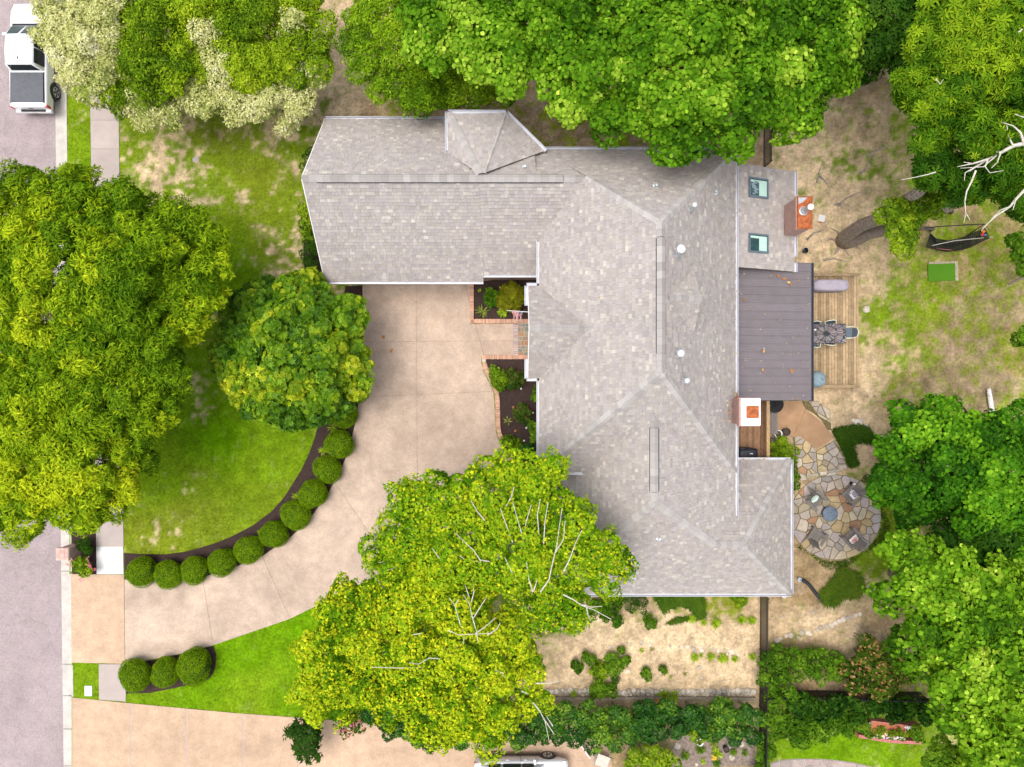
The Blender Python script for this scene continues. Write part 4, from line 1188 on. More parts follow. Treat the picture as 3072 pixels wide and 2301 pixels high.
TREE_SEED = [100]
def tree(name, label, parts, z, cat='tree', group=None, base=None, bark='bark', tr=.22, zr=.62, dens=1.0, limbs=True, low=-.25, pale_twigs=False):
    """parts: list of (kind, [(x, y, r[, dz]) in the 2212 view])"""
    TREE_SEED[0] += 37; sd = TREE_SEED[0]
    allb = []
    kinds = []
    for k, lst in parts:
        b = vblobs(lst, z, zr); kinds.append((k, b)); allb += b
    cx = sum(b[0].x*b[1] for b in allb)/sum(b[1] for b in allb); cy = sum(b[0].y*b[1] for b in allb)/sum(b[1] for b in allb)
    zk = (H-z*.72)/H*.86+.14
    bx, by = (cx+(cx/zk-cx)*.8, cy+(cy/zk-cy)*.8) if base is None else W(base[0], base[1])[:2]
    root = thing(name, label, cat, (bx, by, 0), group)
    me = crown_mesh('crown', kinds, kinds, sd, dens, low)
    link('crown', me, M[KIND[parts[0][0]]['mat']], root, True)
    rg = random.Random(sd)
    t = MB()
    top = Vector((cx, cy, z*.72))
    mid = Vector((bx, by, 0)).lerp(top, .5)+Vector((rg.uniform(-.2,.2), rg.uniform(-.2,.2), 0))
    t.tube([(bx,by,-.1), (bx,by,.25), mid, top], [tr*1.5, tr*1.1, tr*.85, tr*.6], 9)
    if limbs:
        for c, r_, rz_ in allb:
            s_ = mid.lerp(top, rg.uniform(.2, 1)); e = Vector(c)+Vector((rg.uniform(-.3,.3)*r_, rg.uniform(-.3,.3)*r_, rz_*.45))
            h = s_.lerp(e, .5)+Vector((rg.uniform(-.3,.3), rg.uniform(-.3,.3), -.3))
            t.tube([s_, h, e], [tr*.42, tr*.28, tr*.10], 6)
            for q in range(3):
                e2 = Vector(c)+Vector((rg.uniform(-.9,.9)*r_, rg.uniform(-.9,.9)*r_, rz_*rg.uniform(.1,.8)))
                t.tube([h.lerp(e, rg.random()), e2], [tr*.16, tr*.04], 5)
    t.build('trunk', M[bark], root, smooth=True)
    return root

# street trees on the left
tree('street_tree', 'broad yellow-green street tree over the kerb at the left edge, upper of the two', [('elm', [(40,450,85),(160,445,78),(270,505,92),(380,540,88),(450,570,42),(110,570,120,.6),(260,620,115,.8),(40,660,110,.5),(370,640,85),(340,720,80),(180,720,110,.5),(420,690,38)])], 6.6, base=(300,900), tr=.26)
tree('street_tree', 'broad yellow-green street tree over sidewalk and street, lower of the two at the left edge', [('elm', [(90,830,120,.6),(230,850,108,.5),(320,880,65),(70,960,120,.4),(190,1000,105,.6),(60,1080,72),(160,1080,68),(0,880,100),(290,970,58),(235,1065,42),(355,800,45)])], 6.2, base=(268,1330), tr=.24)
# variegated and green trees at the top left
tree('variegated_tree', 'pale cream variegated tree overhanging the white pickup truck', [('cream', [(140,70,62),(205,105,78),(250,45,60),(165,150,52),(120,10,48),(220,185,42),(190,20,60),(262,130,40)]), ('privet', [(262,180,48,-.3),(290,140,40,.1),(275,220,36,-.8)])], 4.3, dens=1.1, tr=.13)
tree('privet_tree', 'green feathery tree between the cream tree and the upper lawn', [('privet', [(340,60,85),(350,150,72),(430,20,72),(400,110,70),(300,200,40,-.6),(320,10,60)]), ('cream', [(330,225,46,-.8),(395,205,38,-.5),(445,215,40,-.5),(290,225,26,-.8),(380,250,26,-1)])], 4.6, dens=1.05, tr=.13)
tree('privet_tree', 'wide green feathery tree with a cream fringe nearest the garage roof', [('privet', [(560,70,95),(630,120,76),(545,140,74),(680,90,44),(520,10,80),(620,10,80)]), ('cream', [(480,140,34,.1),(470,200,42,-.4),(525,225,46,-.5),(585,215,44,-.4),(640,205,44,-.5),(672,165,30,-.2),(455,70,26,.3),(640,60,26,.5),(610,260,26,-.9)])], 4.7, dens=1.05, tr=.13)
tree('birch_tree', 'light green fine leaved tree left of the big-leaved trees above the roof', [('birch', [(825,50,80),(850,130,84),(800,115,62),(885,195,55),(880,20,70),(950,130,60,-.8),(1000,190,52,-1),(940,190,50,-.8),(1080,180,46,-1.2),(900,235,26,-.6)])], 5.2, tr=.14)
# tall big-leaved trees above the roof
tree('tulip_tree', 'big leaved green tree at the top edge next to the fine leaved tree', [('tulip', [(955,35,88),(1045,80,90),(1000,-10,90),(1100,130,66),(1160,50,92)])], 8.0, tr=.25)
tree('tulip_tree', 'big leaved green tree at the top edge whose branch tips hang above the bay roof', [('tulip', [(1250,80,108),(1330,170,92),(1235,190,66),(1400,240,60),(1210,-10,100),(1340,40,90),(1300,260,40,-.6)])], 8.3, tr=.26)
tree('tulip_tree', 'tallest big leaved tree with sprays reaching over the rear roof edge', [('tulip', [(1450,100,118),(1500,210,98),(1575,150,98),(1560,275,58),(1480,280,48),(1620,230,56),(1590,300,26),(1530,305,24),(1460,0,100)])], 9.2, tr=.28)
tree('tulip_tree', 'big leaved tree standing over the top end of the black fence', [('tulip', [(1650,70,108),(1700,170,88),(1725,235,50),(1680,250,36),(1560,10,100),(1790,60,80),(1770,150,50),(1690,275,22,-.5)])], 8.4, tr=.26)
tree('dark_tree', 'dark green shaded tree at the top edge above the sandy clearing', [('shade', [(1850,80,90),(1940,50,88),(1890,10,80),(1850,140,36),(1990,110,70),(1930,120,40)])], 5.0, tr=.2)
tree('dark_tree', 'dark green shaded tree filling the upper right corner behind the star leaved tree', [('shade', [(2080,20,90),(2180,40,90),(2200,150,80),(2010,170,60),(2030,30,70)])], 5.6, tr=.2)
tree('chestnut_tree', 'leaning tree with star shaped leaf clusters, its two grey trunks rising from the sandy yard', [('chest', [(2050,90,88),(2140,90,90),(2060,190,92),(2150,200,92),(2180,320,80),(2090,300,80),(2010,290,52),(2020,350,42),(2120,400,52),(2060,380,50),(2205,430,40),(2000,240,40)])], 10.0, base=(2850,640), tr=.05, limbs=True)
tree('understory_tree', 'small bright clump of leaves growing beside the leaning trunks', [('lime', [(1925,460,30),(1960,465,36),(1990,445,34),(1945,490,24),(1950,530,20),(2030,440,30)])], 6.8, base=(2790,690), tr=.08)
tree('edge_tree', 'narrow spray of green leaves at the right edge beside the brown lawn', [('bright', [(2200,530,28),(2205,570,20),(2215,730,20)])], 3.0, base=(3090,800), tr=.08, limbs=False)
# right-hand trees
tree('tulip_tree', 'round dark-leaved big leaf tree between the lawn and the flagstone patio', [('tulipd', [(1952,945,58),(1990,915,56),(2060,930,60),(1985,1030,72),(2050,1020,86),(1915,1005,36),(1905,1045,30),(1975,1105,44,-.6),(2080,1085,60)])], 7.2, tr=.22)
tree('tulip_tree', 'big leaf tree at the right edge above the white log', [('tulipd', [(2150,1000,80),(2190,930,56),(2140,910,40),(2200,1060,66),(2130,1070,60)])], 7.6, tr=.22)
tree('tulip_tree', 'dark big leaf tree in the gap below the round one at the right edge', [('shade', [(2090,1150,70),(2170,1170,86),(2030,1150,40)]), ('tulipd', [(2150,1120,60),(2200,1230,66),(2100,1210,60)])], 6.8, tr=.22)
tree('tulip_tree', 'pale big leaf tree at the right edge beside the sandy path', [('tulip2', [(1960,1220,52),(2030,1250,80),(1945,1275,46),(2060,1330,92),(1985,1360,60),(2130,1300,90),(2190,1350,80),(1930,1180,30)])], 8.4, tr=.26)
tree('tulip_tree', 'pale big leaf tree filling the bottom right corner', [('tulip2', [(2060,1430,80),(2150,1440,94),(2020,1480,46),(2090,1520,78),(2180,1550,90),(2050,1555,36),(2150,1640,80),(2200,1480,60)]), ('bright', [(2035,1635,46,-2.5),(2085,1655,56,-2)])], 8.0, tr=.26)
# magnolia on the front lawn
tree('magnolia_tree', 'round glossy dark green magnolia between lawn and driveway', [('magn', [(640,755,118,.5),(545,735,78),(580,670,70),(660,655,70),(735,700,60),(750,790,58),(700,850,66),(610,850,74),(540,810,70),(500,770,46),(500,700,34),(640,895,34,-.3),(775,670,26),(785,830,24),(550,880,30),(480,770,22)])], 3.6, base=(930,1070), tr=.17, zr=.75)
# yellow-green maples in front of the house
mp1 = tree('maple_tree', 'yellow-green maple with pale branches leaning over the lower roof', [('maple', [(1060,1075,88),(960,1090,82),(880,1150,70),(1145,1065,74),(1225,1130,66),(1285,1190,54),(990,1180,88,.3),(1110,1180,96,.4),(1220,1230,74),(820,1180,40),(1300,1240,36),(1190,1300,66),(1245,1320,40),(830,1225,34),(1080,1020,44),(1190,1010,26),(870,1090,36),(1330,1205,22)])], 8.2, base=(1500,1720), bark='pale_bark', tr=.2)
mp2 = tree('maple_tree', 'bright yellow maple with pale branches between the two driveways', [('maple2', [(760,1330,70),(700,1400,56),(690,1470,52),(800,1420,90),(890,1320,76),(900,1440,92,.4),(980,1290,76,.3),(1000,1400,86,.5),(1090,1390,72,.2),(1090,1490,76),(1000,1520,82),(850,1495,62),(930,1550,52),(1050,1560,48),(740,1510,42),(1145,1440,44),(835,1265,56),(905,1240,62),(1160,1520,32),(1060,1590,26),(690,1530,26)])], 7.6, base=(1290,1960), bark='pale_bark', tr=.2)
def twigs(root, base_z, polys, wid=.05):
    for pl_ in polys:
        pts = [W(1024+x/2.16, 1534+y/2.16, base_z+i*.22) for i, (x, y) in enumerate(pl_)]
        rad = [max(.012, wid*(1-.75*i/(len(pts)-1))) for i in range(len(pts))]
        MB().tube(pts, rad, 5).build('branch', M['pale_bark'], root)
twigs(mp1, 9.3, [[(960,325),(900,315),(860,255),(800,200),(740,140)],[(905,330),(800,310),(735,270)],[(1195,270),(1180,180),(1150,80),(1110,-60)],[(1180,160),(1200,60),(1230,-40)],[(1290,522),(1345,445),(1370,330),(1395,230),(1410,120),(1430,-20)],[(1385,270),(1440,180),(1450,60)],
   [(1440,390),(1480,310),(1520,200),(1560,120)],[(1240,520),(1215,440),(1200,330)],[(1245,520),(1270,440)],[(1135,450),(1095,375),(1060,300)],[(1310,230),(1320,60),(1340,-60)],[(1110,200),(1070,90),(1030,-20)],[(715,390),(640,310),(590,240)],[(1060,-20),(1100,-90),(1120,-160)],[(930,60),(880,0),(840,-70)],[(1280,150),(1270,20),(1290,-80)],
   [(1440,540),(1500,570),(1560,610),(1640,640),(1750,700)],[(1560,605),(1620,620),(1690,615)],[(1590,625),(1600,680),(1615,710)]], .030)
twigs(mp2, 8.9, [[(800,795),(770,730),(735,610),(760,570)],[(690,770),(760,800),(870,795),(980,790)],[(870,760),(850,690),(830,600),(790,540)],[(850,700),(900,620),(940,560)],[(875,760),(885,850)],[(950,800),(1010,760),(1030,720)],[(800,790),(790,860)],[(870,790),(930,750),(1000,690)],[(840,600),(860,520),(850,440)],[(730,600),(700,560)],
   [(640,955),(570,950),(500,990),(440,980)],[(540,1010),(380,1015),(200,1010)],[(640,890),(670,920)],[(1260,1115),(1340,1115),(1420,1098)],[(1170,1165),(1210,1185)],[(1000,1030),(1050,1050),(1055,1075)],[(1245,1240),(1290,1300),(1320,1360),(1345,1480)],[(1320,1355),(1380,1445)],[(1310,1340),(1350,1400)],[(1370,1390),(1330,1330)],[(830,560),(800,470)],[(460,800),(520,790)]], .028)

open('/tmp/ntri','w').write(str(NTRI[0]))
# ------------------------------------------------------------ clipped ball shrubs
def ball_mesh(seed):
    rg = np.random.default_rng(seed); n = 7500
    z = -.55+1.55*rg.random(n); ph = rg.random(n)*2*np.pi; q = np.sqrt(np.maximum(0,1-z*z))
    d = np.stack([q*np.cos(ph), q*np.sin(ph), z],1)
    lump = 1+.05*np.sin(2*ph+seed*2)*q+.035*np.sin(3*ph+seed)*q+.03*np.sin(5*ph+2*z*3+seed)-.06*np.clip((np.cos(ph-seed*1.7)*q-.8)*5,0,1)+rg.normal(0,.026,n)+.10*(rg.random(n)<.012)
    P = d*lump[:,None]*np.array([1,1,.86])
    N = d+rg.normal(0,.30,(n,3))+np.array([0,0,.35])
    t = np.clip(.45+.55*(vnoise(P[:,0]*3,P[:,1]*3+P[:,2],.55,seed)-.5)+rg.normal(0,.2,n),0,1)
    c = ramp(t,[(.085,.17,.002),(.15,.27,.003),(.21,.35,.004),(.27,.39,.006)])*(.85+.3*rg.random((n,1)))
    v,f = place(T_FOLD,P,N,.062*(.7+.6*rg.random(n)))
    return np_mesh('clipped_foliage', v, f, np.repeat(c,4,axis=0))
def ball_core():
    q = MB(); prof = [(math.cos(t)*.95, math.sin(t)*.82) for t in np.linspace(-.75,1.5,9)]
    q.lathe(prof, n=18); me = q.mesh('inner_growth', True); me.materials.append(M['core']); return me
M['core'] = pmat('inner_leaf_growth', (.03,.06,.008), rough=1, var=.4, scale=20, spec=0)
BALLS = [ball_mesh(s_) for s_ in (1,2,3,4,5)]
for b_ in BALLS: b_.materials.append(M['leaf'])
CORE = ball_core()
TR = MB().tube([(0,0,-.9),(0,0,-.3)],[.05,.04],6).mesh('stem'); TR.materials.append(M['bark'])
ORD = ['first','second','third','fourth','fifth','sixth','seventh','eighth','ninth','tenth','eleventh','twelfth']
balls = [(419,1719,45),(500,1728,43),(578,1715,41),(660,1691,41),(741,1653,43),(818,1606,43),(883,1548,44),(935,1484,44),(979,1409,42),(1014,1333,42),(1030,1246,41),(1062,1172,38)]
for i,(x,y,r) in enumerate(balls):
    rm = m(r,.8); p = W(x,y,.8)
    lab = ('clipped ball shrub at the sidewalk end of the curved mulch bed','%s clipped ball shrub from the sidewalk in the curved mulch bed' % ORD[i],'clipped ball shrub nearest the magnolia, half under its leaves')[0 if i==0 else 2 if i==11 else 1]
    t = thing('ball_shrub', lab, 'shrub', (p.x,p.y,rm*.80), 'clipped ball shrubs of the curved bed', random.random()*6)
    t.scale = (rm*random.uniform(.95,1.04),rm*random.uniform(.95,1.04),rm*random.uniform(.86,1.0))
    link('clipped_foliage', BALLS[i%5], None, t); link('inner_growth', CORE, None, t); link('stem', TR, None, t)
for (x,y,r),lab in (((400,2029,48),'left one of three clipped ball shrubs beside the lower driveway edge'),((490,2022,44),'middle one of three clipped ball shrubs beside the lower driveway edge'),((580,2002,52),'right and largest of three clipped ball shrubs beside the lower driveway edge')):
    rm = m(r,.8); p = W(x,y,.8)
    t = thing('ball_shrub', lab, 'shrub', (p.x,p.y,rm*.80), 'clipped ball shrubs of the lower bed', random.random()*6)
    t.scale = (rm*random.uniform(.95,1.04),rm*random.uniform(.95,1.04),rm*random.uniform(.86,1.0))
    link('clipped_foliage', BALLS[int(x)%5], None, t); link('inner_growth', CORE, None, t); link('stem', TR, None, t)

# ------------------------------------------------------------ loose shrubs (blobs in photo pixels) and tufts
def shrub(name, label, kind, blobs, z, cat='shrub', group=None, zr=.7, dens=1.0, seed=None, extra=None):
    TREE_SEED[0] += 13; sd = TREE_SEED[0]
    bl = []
    for e in blobs:
        x,y,r = e[:3]; zz = z+(e[3] if len(e)>3 else 0); rm = m(r,zz); rm = rm-.09 if rm > .42 else rm; bl.append((W(x,y,zz), rm, max(.12, min(rm*zr, zz*.95 if zz>.15 else .15))))
    cx = sum(b[0].x for b in bl)/len(bl); cy = sum(b[0].y for b in bl)/len(bl)
    root = thing(name, label, cat, (cx,cy,0), group)
    link('foliage', crown_mesh('foliage', bl, kind, sd, dens, -.1), M[KIND[kind]['mat']], root, True)
    t = MB()
    for c,r_,rz in bl:
        for q in range(3):
            a = random.random()*6.28
            t.tube([(c[0]+.06*math.cos(a),c[1]+.06*math.sin(a),-.02),(c[0]+r_*.5*math.cos(a),c[1]+r_*.5*math.sin(a),c[2])],[.02,.008],5)
    so = t.build('stems', M['bark'], root); so['kind'] = 'stuff'
    if extra: extra(root, bl)
    return root
def tuft(name, label, x, y, r, pal, n=34, w=.028, rise=.5, cat='plant', group=None, z=0.03, two=None):
    p = W(x,y,z+.1); rm = m(r,.2)
    tm = fan_blades(n, rm, w*rm*1.2, rise*rm, int(x*7+y))
    v,f = tm
    v = v+np.array([p.x,p.y,z])
    k = len(v)//8
    rg = np.random.default_rng(int(x+y*3))
    c = np.repeat(ramp(rg.random(k),pal),8,axis=0)*1.0
    root = thing(name, label, cat, (p.x,p.y,0), group)
    o = link('blades', np_mesh('blades',v,f,c), M['leaf'], root, True)
    return root
P_YUC=[(.10,.17,.012),(.26,.30,.05),(.40,.40,.12)]
P_LIR=[(.16,.28,.008),(.28,.42,.014),(.44,.55,.05)]
P_GRS=[(.05,.12,.008),(.10,.19,.012),(.16,.25,.02)]
P_DRY=[(.30,.30,.08),(.42,.38,.14),(.12,.18,.02)]

# beds in front of the house
shrub('leafy_shrub','dark green feathery shrub in the mulch bed by the garage','bright',[(1469,880,17),(1482,900,18),(1470,905,14),(1484,880,12)],.5)
shrub('cypress_shrub','golden green thread-leaved shrub in the bed by the garage','goldcy',[(1520,880,20),(1545,875,22),(1532,905,24),(1555,898,16),(1510,898,14)],.75,dens=1.3)
tuft('spiky_plant','variegated yellow spiky plant at the brick corner by the garage bed',1447,937,25,P_YUC,22,.05,.5)
tuft('hosta_plant','low lime green broad leaved plant beside the flag',1508,938,18,P_LIR,40,.13,.5)
tuft('small_plant','tiny lime green plant near the brick border under the garage eave',1439,870,8,P_LIR,22,.12,.5)
shrub('fountain_grass','light green arching grass clump hanging over the brick border','lime',[(1485,1132,26),(1502,1142,24),(1490,1118,18)],.45,cat='plant')
tuft('fountain_grass_sprays','pale seed sprays round the arching grass by the driveway',1488,1134,40,P_DRY,60,.012,.5) if False else None
shrub('rose_shrub','dark green shrub with reddish leaves beside the arching grass','rose',[(1540,1128,22),(1556,1140,20),(1537,1148,16)],.5)
shrub('wall_shrub','bright green shrub under the eave below the porch corner, upper of the two','bright',[(1617,1175,20),(1622,1190,18),(1612,1196,12)],.55)
shrub('wall_shrub','bright green shrub under the eave, lower of the two against the front wall','bright',[(1612,1285,24),(1620,1300,22),(1612,1312,16),(1625,1270,14)],.55)
shrub('rose_shrub','lone round rose bush with reddish leaves in the middle of the front bed','rose',[(1562,1232,18),(1576,1245,20),(1564,1256,16),(1570,1222,11)],.5)
tuft('spiky_plant','yellow tipped spiky plant on bare mulch in the front bed',1524,1262,17,P_YUC,14,.06,.4)
shrub('grass_clump','rounded green grass clump at the lower brick curve','lime',[(1526,1325,20),(1540,1335,18),(1530,1342,16)],.4,cat='plant')
shrub('dark_shrub','dark green shrub beside the yellow maple tips in the front bed','laurel',[(1578,1350,16),(1590,1358,14),(1585,1342,11)],.5,dens=1.5)
for i,(x,y) in enumerate(((1540,1222),(1545.5,1255),(1547,1293))):
    p = W(x,y,.1)
    t = thing('terracotta_ball',('terracotta ball above the rose bush in the front bed','terracotta ball tucked at the left edge of the rose bush','terracotta ball below the rose bush on open mulch')[i],'garden ball',(p.x,p.y,0),'terracotta balls in the front bed')
    q = MB(); q.lathe([(.02,-.0),(.055,.03),(.075,.075),(.055,.125),(.012,.15)],n=14); o=q.build('ball',M['terracotta'],t,True,wm=False)
    MB().lathe([(.012,.145),(.018,.155),(.004,.17)],n=8).build('knob',M['terracotta'],t,wm=False)
for i,(x,y) in enumerate(((1563,1166),(1599,1238),(1579,1283.5),(1572,1322))):
    p = W(x,y,.1)
    t = thing('garden_light',('small white path light beside the arching grass','small white path light right of the rose bush','small white path light below the rose bush','small white path light beside the lower grass clump')[i],'light',(p.x,p.y,0),'path lights in the front bed')
    MB().lathe([(.012,.0),(.012,.18)],n=8).build('stake',M['black'],t,wm=False)
    MB().lathe([(.05,.18),(.045,.21),(.01,.235)],n=10).build('cap',M['white'],t,wm=False)
p = W(1574,878,.3)
t = thing('glazed_pot','small teal glazed pot beside the golden shrub','pot',(p.x,p.y,0))
MB().lathe([(.10,.0),(.16,.2),(.18,.34),(.15,.34),(.13,.22)],n=18).build('pot',M['teal'],t,True,wm=False)
MB().lathe([(.02,.24),(.14,.26)],n=14).build('soil',M['soil'],t,wm=False)

# flag hanging on its pole from the porch
def flag():
    root = thing('flag','red and white striped flag drooping on a white pole from the porch','flag',W(1589,935,1.6))
    A = W(1594,936.5,2.3); B = W(1521,931.5,1.75)
    MB().tube([A,B],[.016,.014],8).build('pole',M['white'],root)
    MB().lathe([(.0,-.03),(.032,-.01),(.0,.03)],n=10).build('finial',M['white'],root,wm=False) if False else None
    cols = [(.62,.05,.09),(.80,.78,.78)]
    d = (B-A); q = MB(); n=26; rows=12
    start,end=.28,.80
    grid=[]
    for j in range(rows+1):
        for i in range(n+1):
            s_=start+(end-start)*i/n*(1-.55*j/rows)+.20*j/rows
            base=A+d*s_
            drop=1.05*j/rows
            wv=.10*math.sin(i*.9+j*.35)*(.3+j/rows)
            grid.append((base.x+.07*math.sin(i*.5)*j/rows, base.y+wv-.28*j/rows, base.z-drop*.55))
    for j in range(rows):
        for i in range(n):
            a=j*(n+1)+i
            v=[grid[a],grid[a+1],grid[a+n+2],grid[a+n+1]]
            blue = i<8 and j<6
            c=(.06,.07,.22) if blue and not((i+j)%3==0) else cols[(j)%2] if not blue else (.75,.75,.78)
            q.add(v,[(0,1,2,3)],c)
    q.build('flag_cloth',M['cloth'],root)
flag()

# garage side shrubs
shrub('box_shrub','rounded dark green shrub against the garage gable, lowest of three','box',[(922,760,30),(930,795,28),(935,740,24),(945,820,20)],1.0,dens=.55)
shrub('yellow_shrub','yellow-green shrub along the garage gable between two dark ones','lime',[(925,680,22),(922,640,24),(932,710,18),(930,610,16)],.7)
shrub('box_shrub','small dark green shrub beside the garage gable near its upper corner','box',[(925,480,20),(921,500,16),(935,460,18)],.9,dens=.6)
tuft('spiky_plant','dark low plant at the garage corner behind the magnolia',948,832,16,P_GRS,30,.08,.5)

# spiky tufts in the curved bed
for (x,y,r),lab in (((997,1284,17),'spiky grass tuft between the ball shrubs near the magnolia'),((970,1352,17),'spiky grass tuft below the one nearest the magnolia in the curved bed'),((886,1491,15),'spiky grass tuft at the lawn edge halfway along the curved bed'),((775,1597,8),'tiny spiky tuft at the lawn side of the curved bed')):
    tuft('spiky_tuft',lab,x,y,r,P_LIR,30,.04,.6,group='spiky tufts in the curved bed')

# ------------------------------------------------------------ mailbox corner
p0 = W(256,1650,0)
mt_ = 1.22; kx=(H-mt_)/F
bx0,bx1=(166.5-CX)*kx,(206-CX)*kx; by0,by1=(CY-1682)*kx,(CY-1644)*kx
mb = thing('brick_mailbox','square brick mailbox pillar standing at the kerb','mailbox',((bx0+bx1)/2,(by0+by1)/2,0))
MB().box(bx0+.05,bx1-.05,by0+.05,by1-.05,-.05,mt_-.14).build('pillar',M['chimbrick'],mb)
MB().box(bx0,bx1,by0,by1,mt_-.139,mt_-.07).build('brick_band',M['chimbrick'],mb)
M['capbrick']=pmat('pale_cap_brick',(.55,.36,.31),rough=.9,var=.15,scale=30,objrand=.2)
MB().box(bx0+.01,bx1-.01,by0+.01,by1-.01,mt_-.069,mt_-.02).build('cap_mortar',M['mortar'],mb)
nb=6
for i in range(nb):
    for j in range(3):
        xa=bx0+.012+(bx1-bx0-.024)*j/3; ya=by0+.012+(by1-by0-.024)*i/nb
        MB().box(xa+.006,xa+(bx1-bx0-.024)/3-.006,ya+.006,ya+(by1-by0-.024)/nb-.006,mt_-.03,mt_+random.uniform(-.004,.004)).build('brick',M['capbrick'],mb)
MB().box(bx0+.02,bx0+.055,(by0+by1)/2-.14,(by0+by1)/2+.14,.75,.98).build('mail_door',M['black'],mb)
shrub('ball_shrub','small clipped yellow-green shrub behind the mailbox, the larger','box',[(252,1635,19),(246,1638,12)],.55,dens=.9)
shrub('ball_shrub','smallest clipped yellow-green shrub beside the new white panel','box',[(265,1653,13)],.45,dens=1.1)
def blooms(mat,name,pts,s=.05,lab=None):
    def f(root,bl):
        for x,y,z,n in pts:
            q=MB()
            for i in range(n):
                a=random.random()*6.28; d=random.random()*.16; c=W(x,y,z)+Vector((math.cos(a)*d,math.sin(a)*d,random.uniform(-.05,.08)))
                for k in range(5):
                    t=k*1.257+random.random(); e=Vector((math.cos(t)*s,math.sin(t)*s,.01)); g=Vector((math.cos(t+.7)*s*.7,math.sin(t+.7)*s*.7,.02))
                    q.add([c,c+e,c+g],[(0,1,2)])
            q.build(name,M[mat],root)['kind']='stuff'
    return f
shrub('flowering_shrub','loose shrub with pink flower clusters at the apron corner by the mailbox','lime',[(236,1692,17),(255,1698,20),(262,1710,15),(243,1712,15),(246,1678,14)],.6,
      extra=blooms('pinkflower','flower_cluster',[(219,1681,.7,9),(205,1694,.5,6),(272,1696,.8,12),(287,1709,.6,6),(245,1735,.5,8),(213,1699,.6,4),(266,1679,.7,5)]))

# ------------------------------------------------------------ small flat things on the lawns
b_=MB(); c=W(266,2072); b_.box(c.x-.19,c.x+.19,c.y-.26,c.y+.26,-.02,.05)
t=thing('utility_lid','white rectangular utility lid in the small grass square','lid',(c.x,c.y,0)); b_.build('lid',M['newconc'],t,bevel=.02)
MB().box(c.x-.06,c.x+.06,c.y-.015,c.y+.015,.045,.055).build('slot',M['joint'],t)
c=W(588,479)
t=thing('valve_cover','small round pale valve cover in the patchy front lawn','lid',(c.x,c.y,0))
MB().lathe([(.17,-.02),(.17,.03),(.13,.03),(.13,.022),(.02,.022)],c.x,c.y,20).build('lid',M['walk'],t)
c=W(2465,655,.05)
t=thing('stepping_stone','square pale paver lying on the sand beside the rusted chimney','paver',(c.x,c.y,0))
q=MB(); a=math.radians(-14); L_=.17
q.prism([(c.x+L_*(math.cos(a)*i-math.sin(a)*j),c.y+L_*(math.sin(a)*i+math.cos(a)*j)) for i,j in ((-1,-1),(1,-1),(1,1),(-1,1))],0,.07)
q.build('slab',M['newconc'],t,bevel=.012)
MB().box(c.x-.14,c.x+.10,c.y-.22,c.y-.16,0,.05).build('edge_brick',M['terracotta'],t)
c=W(2415,752,.1)
t=thing('bucket','small black bucket on the sand below the sun room','bucket',(c.x,c.y,0))
MB().lathe([(.10,.0),(.13,.2),(.14,.2),(.125,.18),(.09,.02)],c.x,c.y,16).build('bucket',M['blackp'],t)
MB().tube([c+Vector((-.13,0,.1)),c+Vector((-.05,.14,.11)),c+Vector((.08,.14,.11)),c+Vector((.13,0,.1))],.006,5).build('handle',M['galv'],t)
c=W(2598,928,.1)
def rock(name,label,x,y,r,h=.5,cat='rock',group=None,mat='rock',parent=None,seed=0,n=9):
    rg=random.Random(int(x*13+y*7+seed)); rm=m(r); c=W(x,y)
    q=MB(); secs=[]
    for lv,(f,z) in enumerate(((1.0,-.02),(1.0,h*.45),(.78,h*.85),(.4,h))):
        secs.append([(c.x+rm*f*(.78+.4*rg.random())*math.cos(2*math.pi*i/n)*1.0,c.y+rm*f*(.78+.4*rg.random())*math.sin(2*math.pi*i/n),rm*z if lv else -.02) for i in range(n)])
    if lv: pass
    q.loft(secs)
    if parent is None:
        o=q.build(name,M[mat]); return tag(o,label,cat,group)
    return q.build(name,M[mat],parent,wm=False)
rock('boulder','pale pointed rock on the sand beside the wooden deck',2598,928,11,.8)
# green turf mat on a concrete pad
P_=lambda l,z=0: [tuple(W(x,y,z)[:2]) for x,y in l]
t=thing('turf_mat','bright green rectangular turf mat lying on the back lawn','mat',W(2825,817,0))
MB().prism(P_([(2785,786),(2872,784),(2874,842),(2786,844)]),-.02,.05).build('pad',M['timber'],t)
MB().prism(P_([(2783.5,793),(2865,789.5),(2866,842),(2785,843.5)],.07),.052,.085).build('turf',M['mat'],t)

# ------------------------------------------------------------ fences
def fence(name,label,pts,h=1.16,gate=None,sp=.125):
    root=thing(name,label,'fence',(pts[0][0],pts[0][1],0))
    pk=bpy.data.meshes.get('fence_picket')
    if pk is None:
        pk=MB().box(-.022,.022,-.022,.022,0,1).mesh('fence_picket'); pk.materials.append(M['black'])
    cnt=0
    for i in range(len(pts)-1):
        A=Vector((*pts[i],0)); B=Vector((*pts[i+1],0)); d=(B-A).normalized(); L_=(B-A).length
        for z in (.14,h-.05,h-.22):
            MB().beam(A+Vector((0,0,z)),B+Vector((0,0,z)),.03,.034).build('rail',M['black'],root)
        k=0
        while k*sp<L_:
            p=A+d*(k*sp)
            post = k%23==0
            if post:
                q=MB().box(p.x-.028,p.x+.028,p.y-.028,p.y+.028,-.1,h+.04); q.add([(p.x-.034,p.y-.034,h+.041),(p.x+.034,p.y-.034,h+.041),(p.x+.034,p.y+.034,h+.041),(p.x-.034,p.y+.034,h+.041),(p.x,p.y,h+.08)],[(0,1,4),(1,2,4),(2,3,4),(3,0,4),(3,2,1,0)])
                q.build('post',M['black'],root)
            else:
                o=bpy.data.objects.new('picket',pk); COL.objects.link(o); o.parent=root; o.matrix_parent_inverse=Matrix.Translation(-Vector(root.location))
                o.location=(p.x,p.y,.05); o.scale=(1,1,h-.05); cnt+=1
            k+=1
    return root
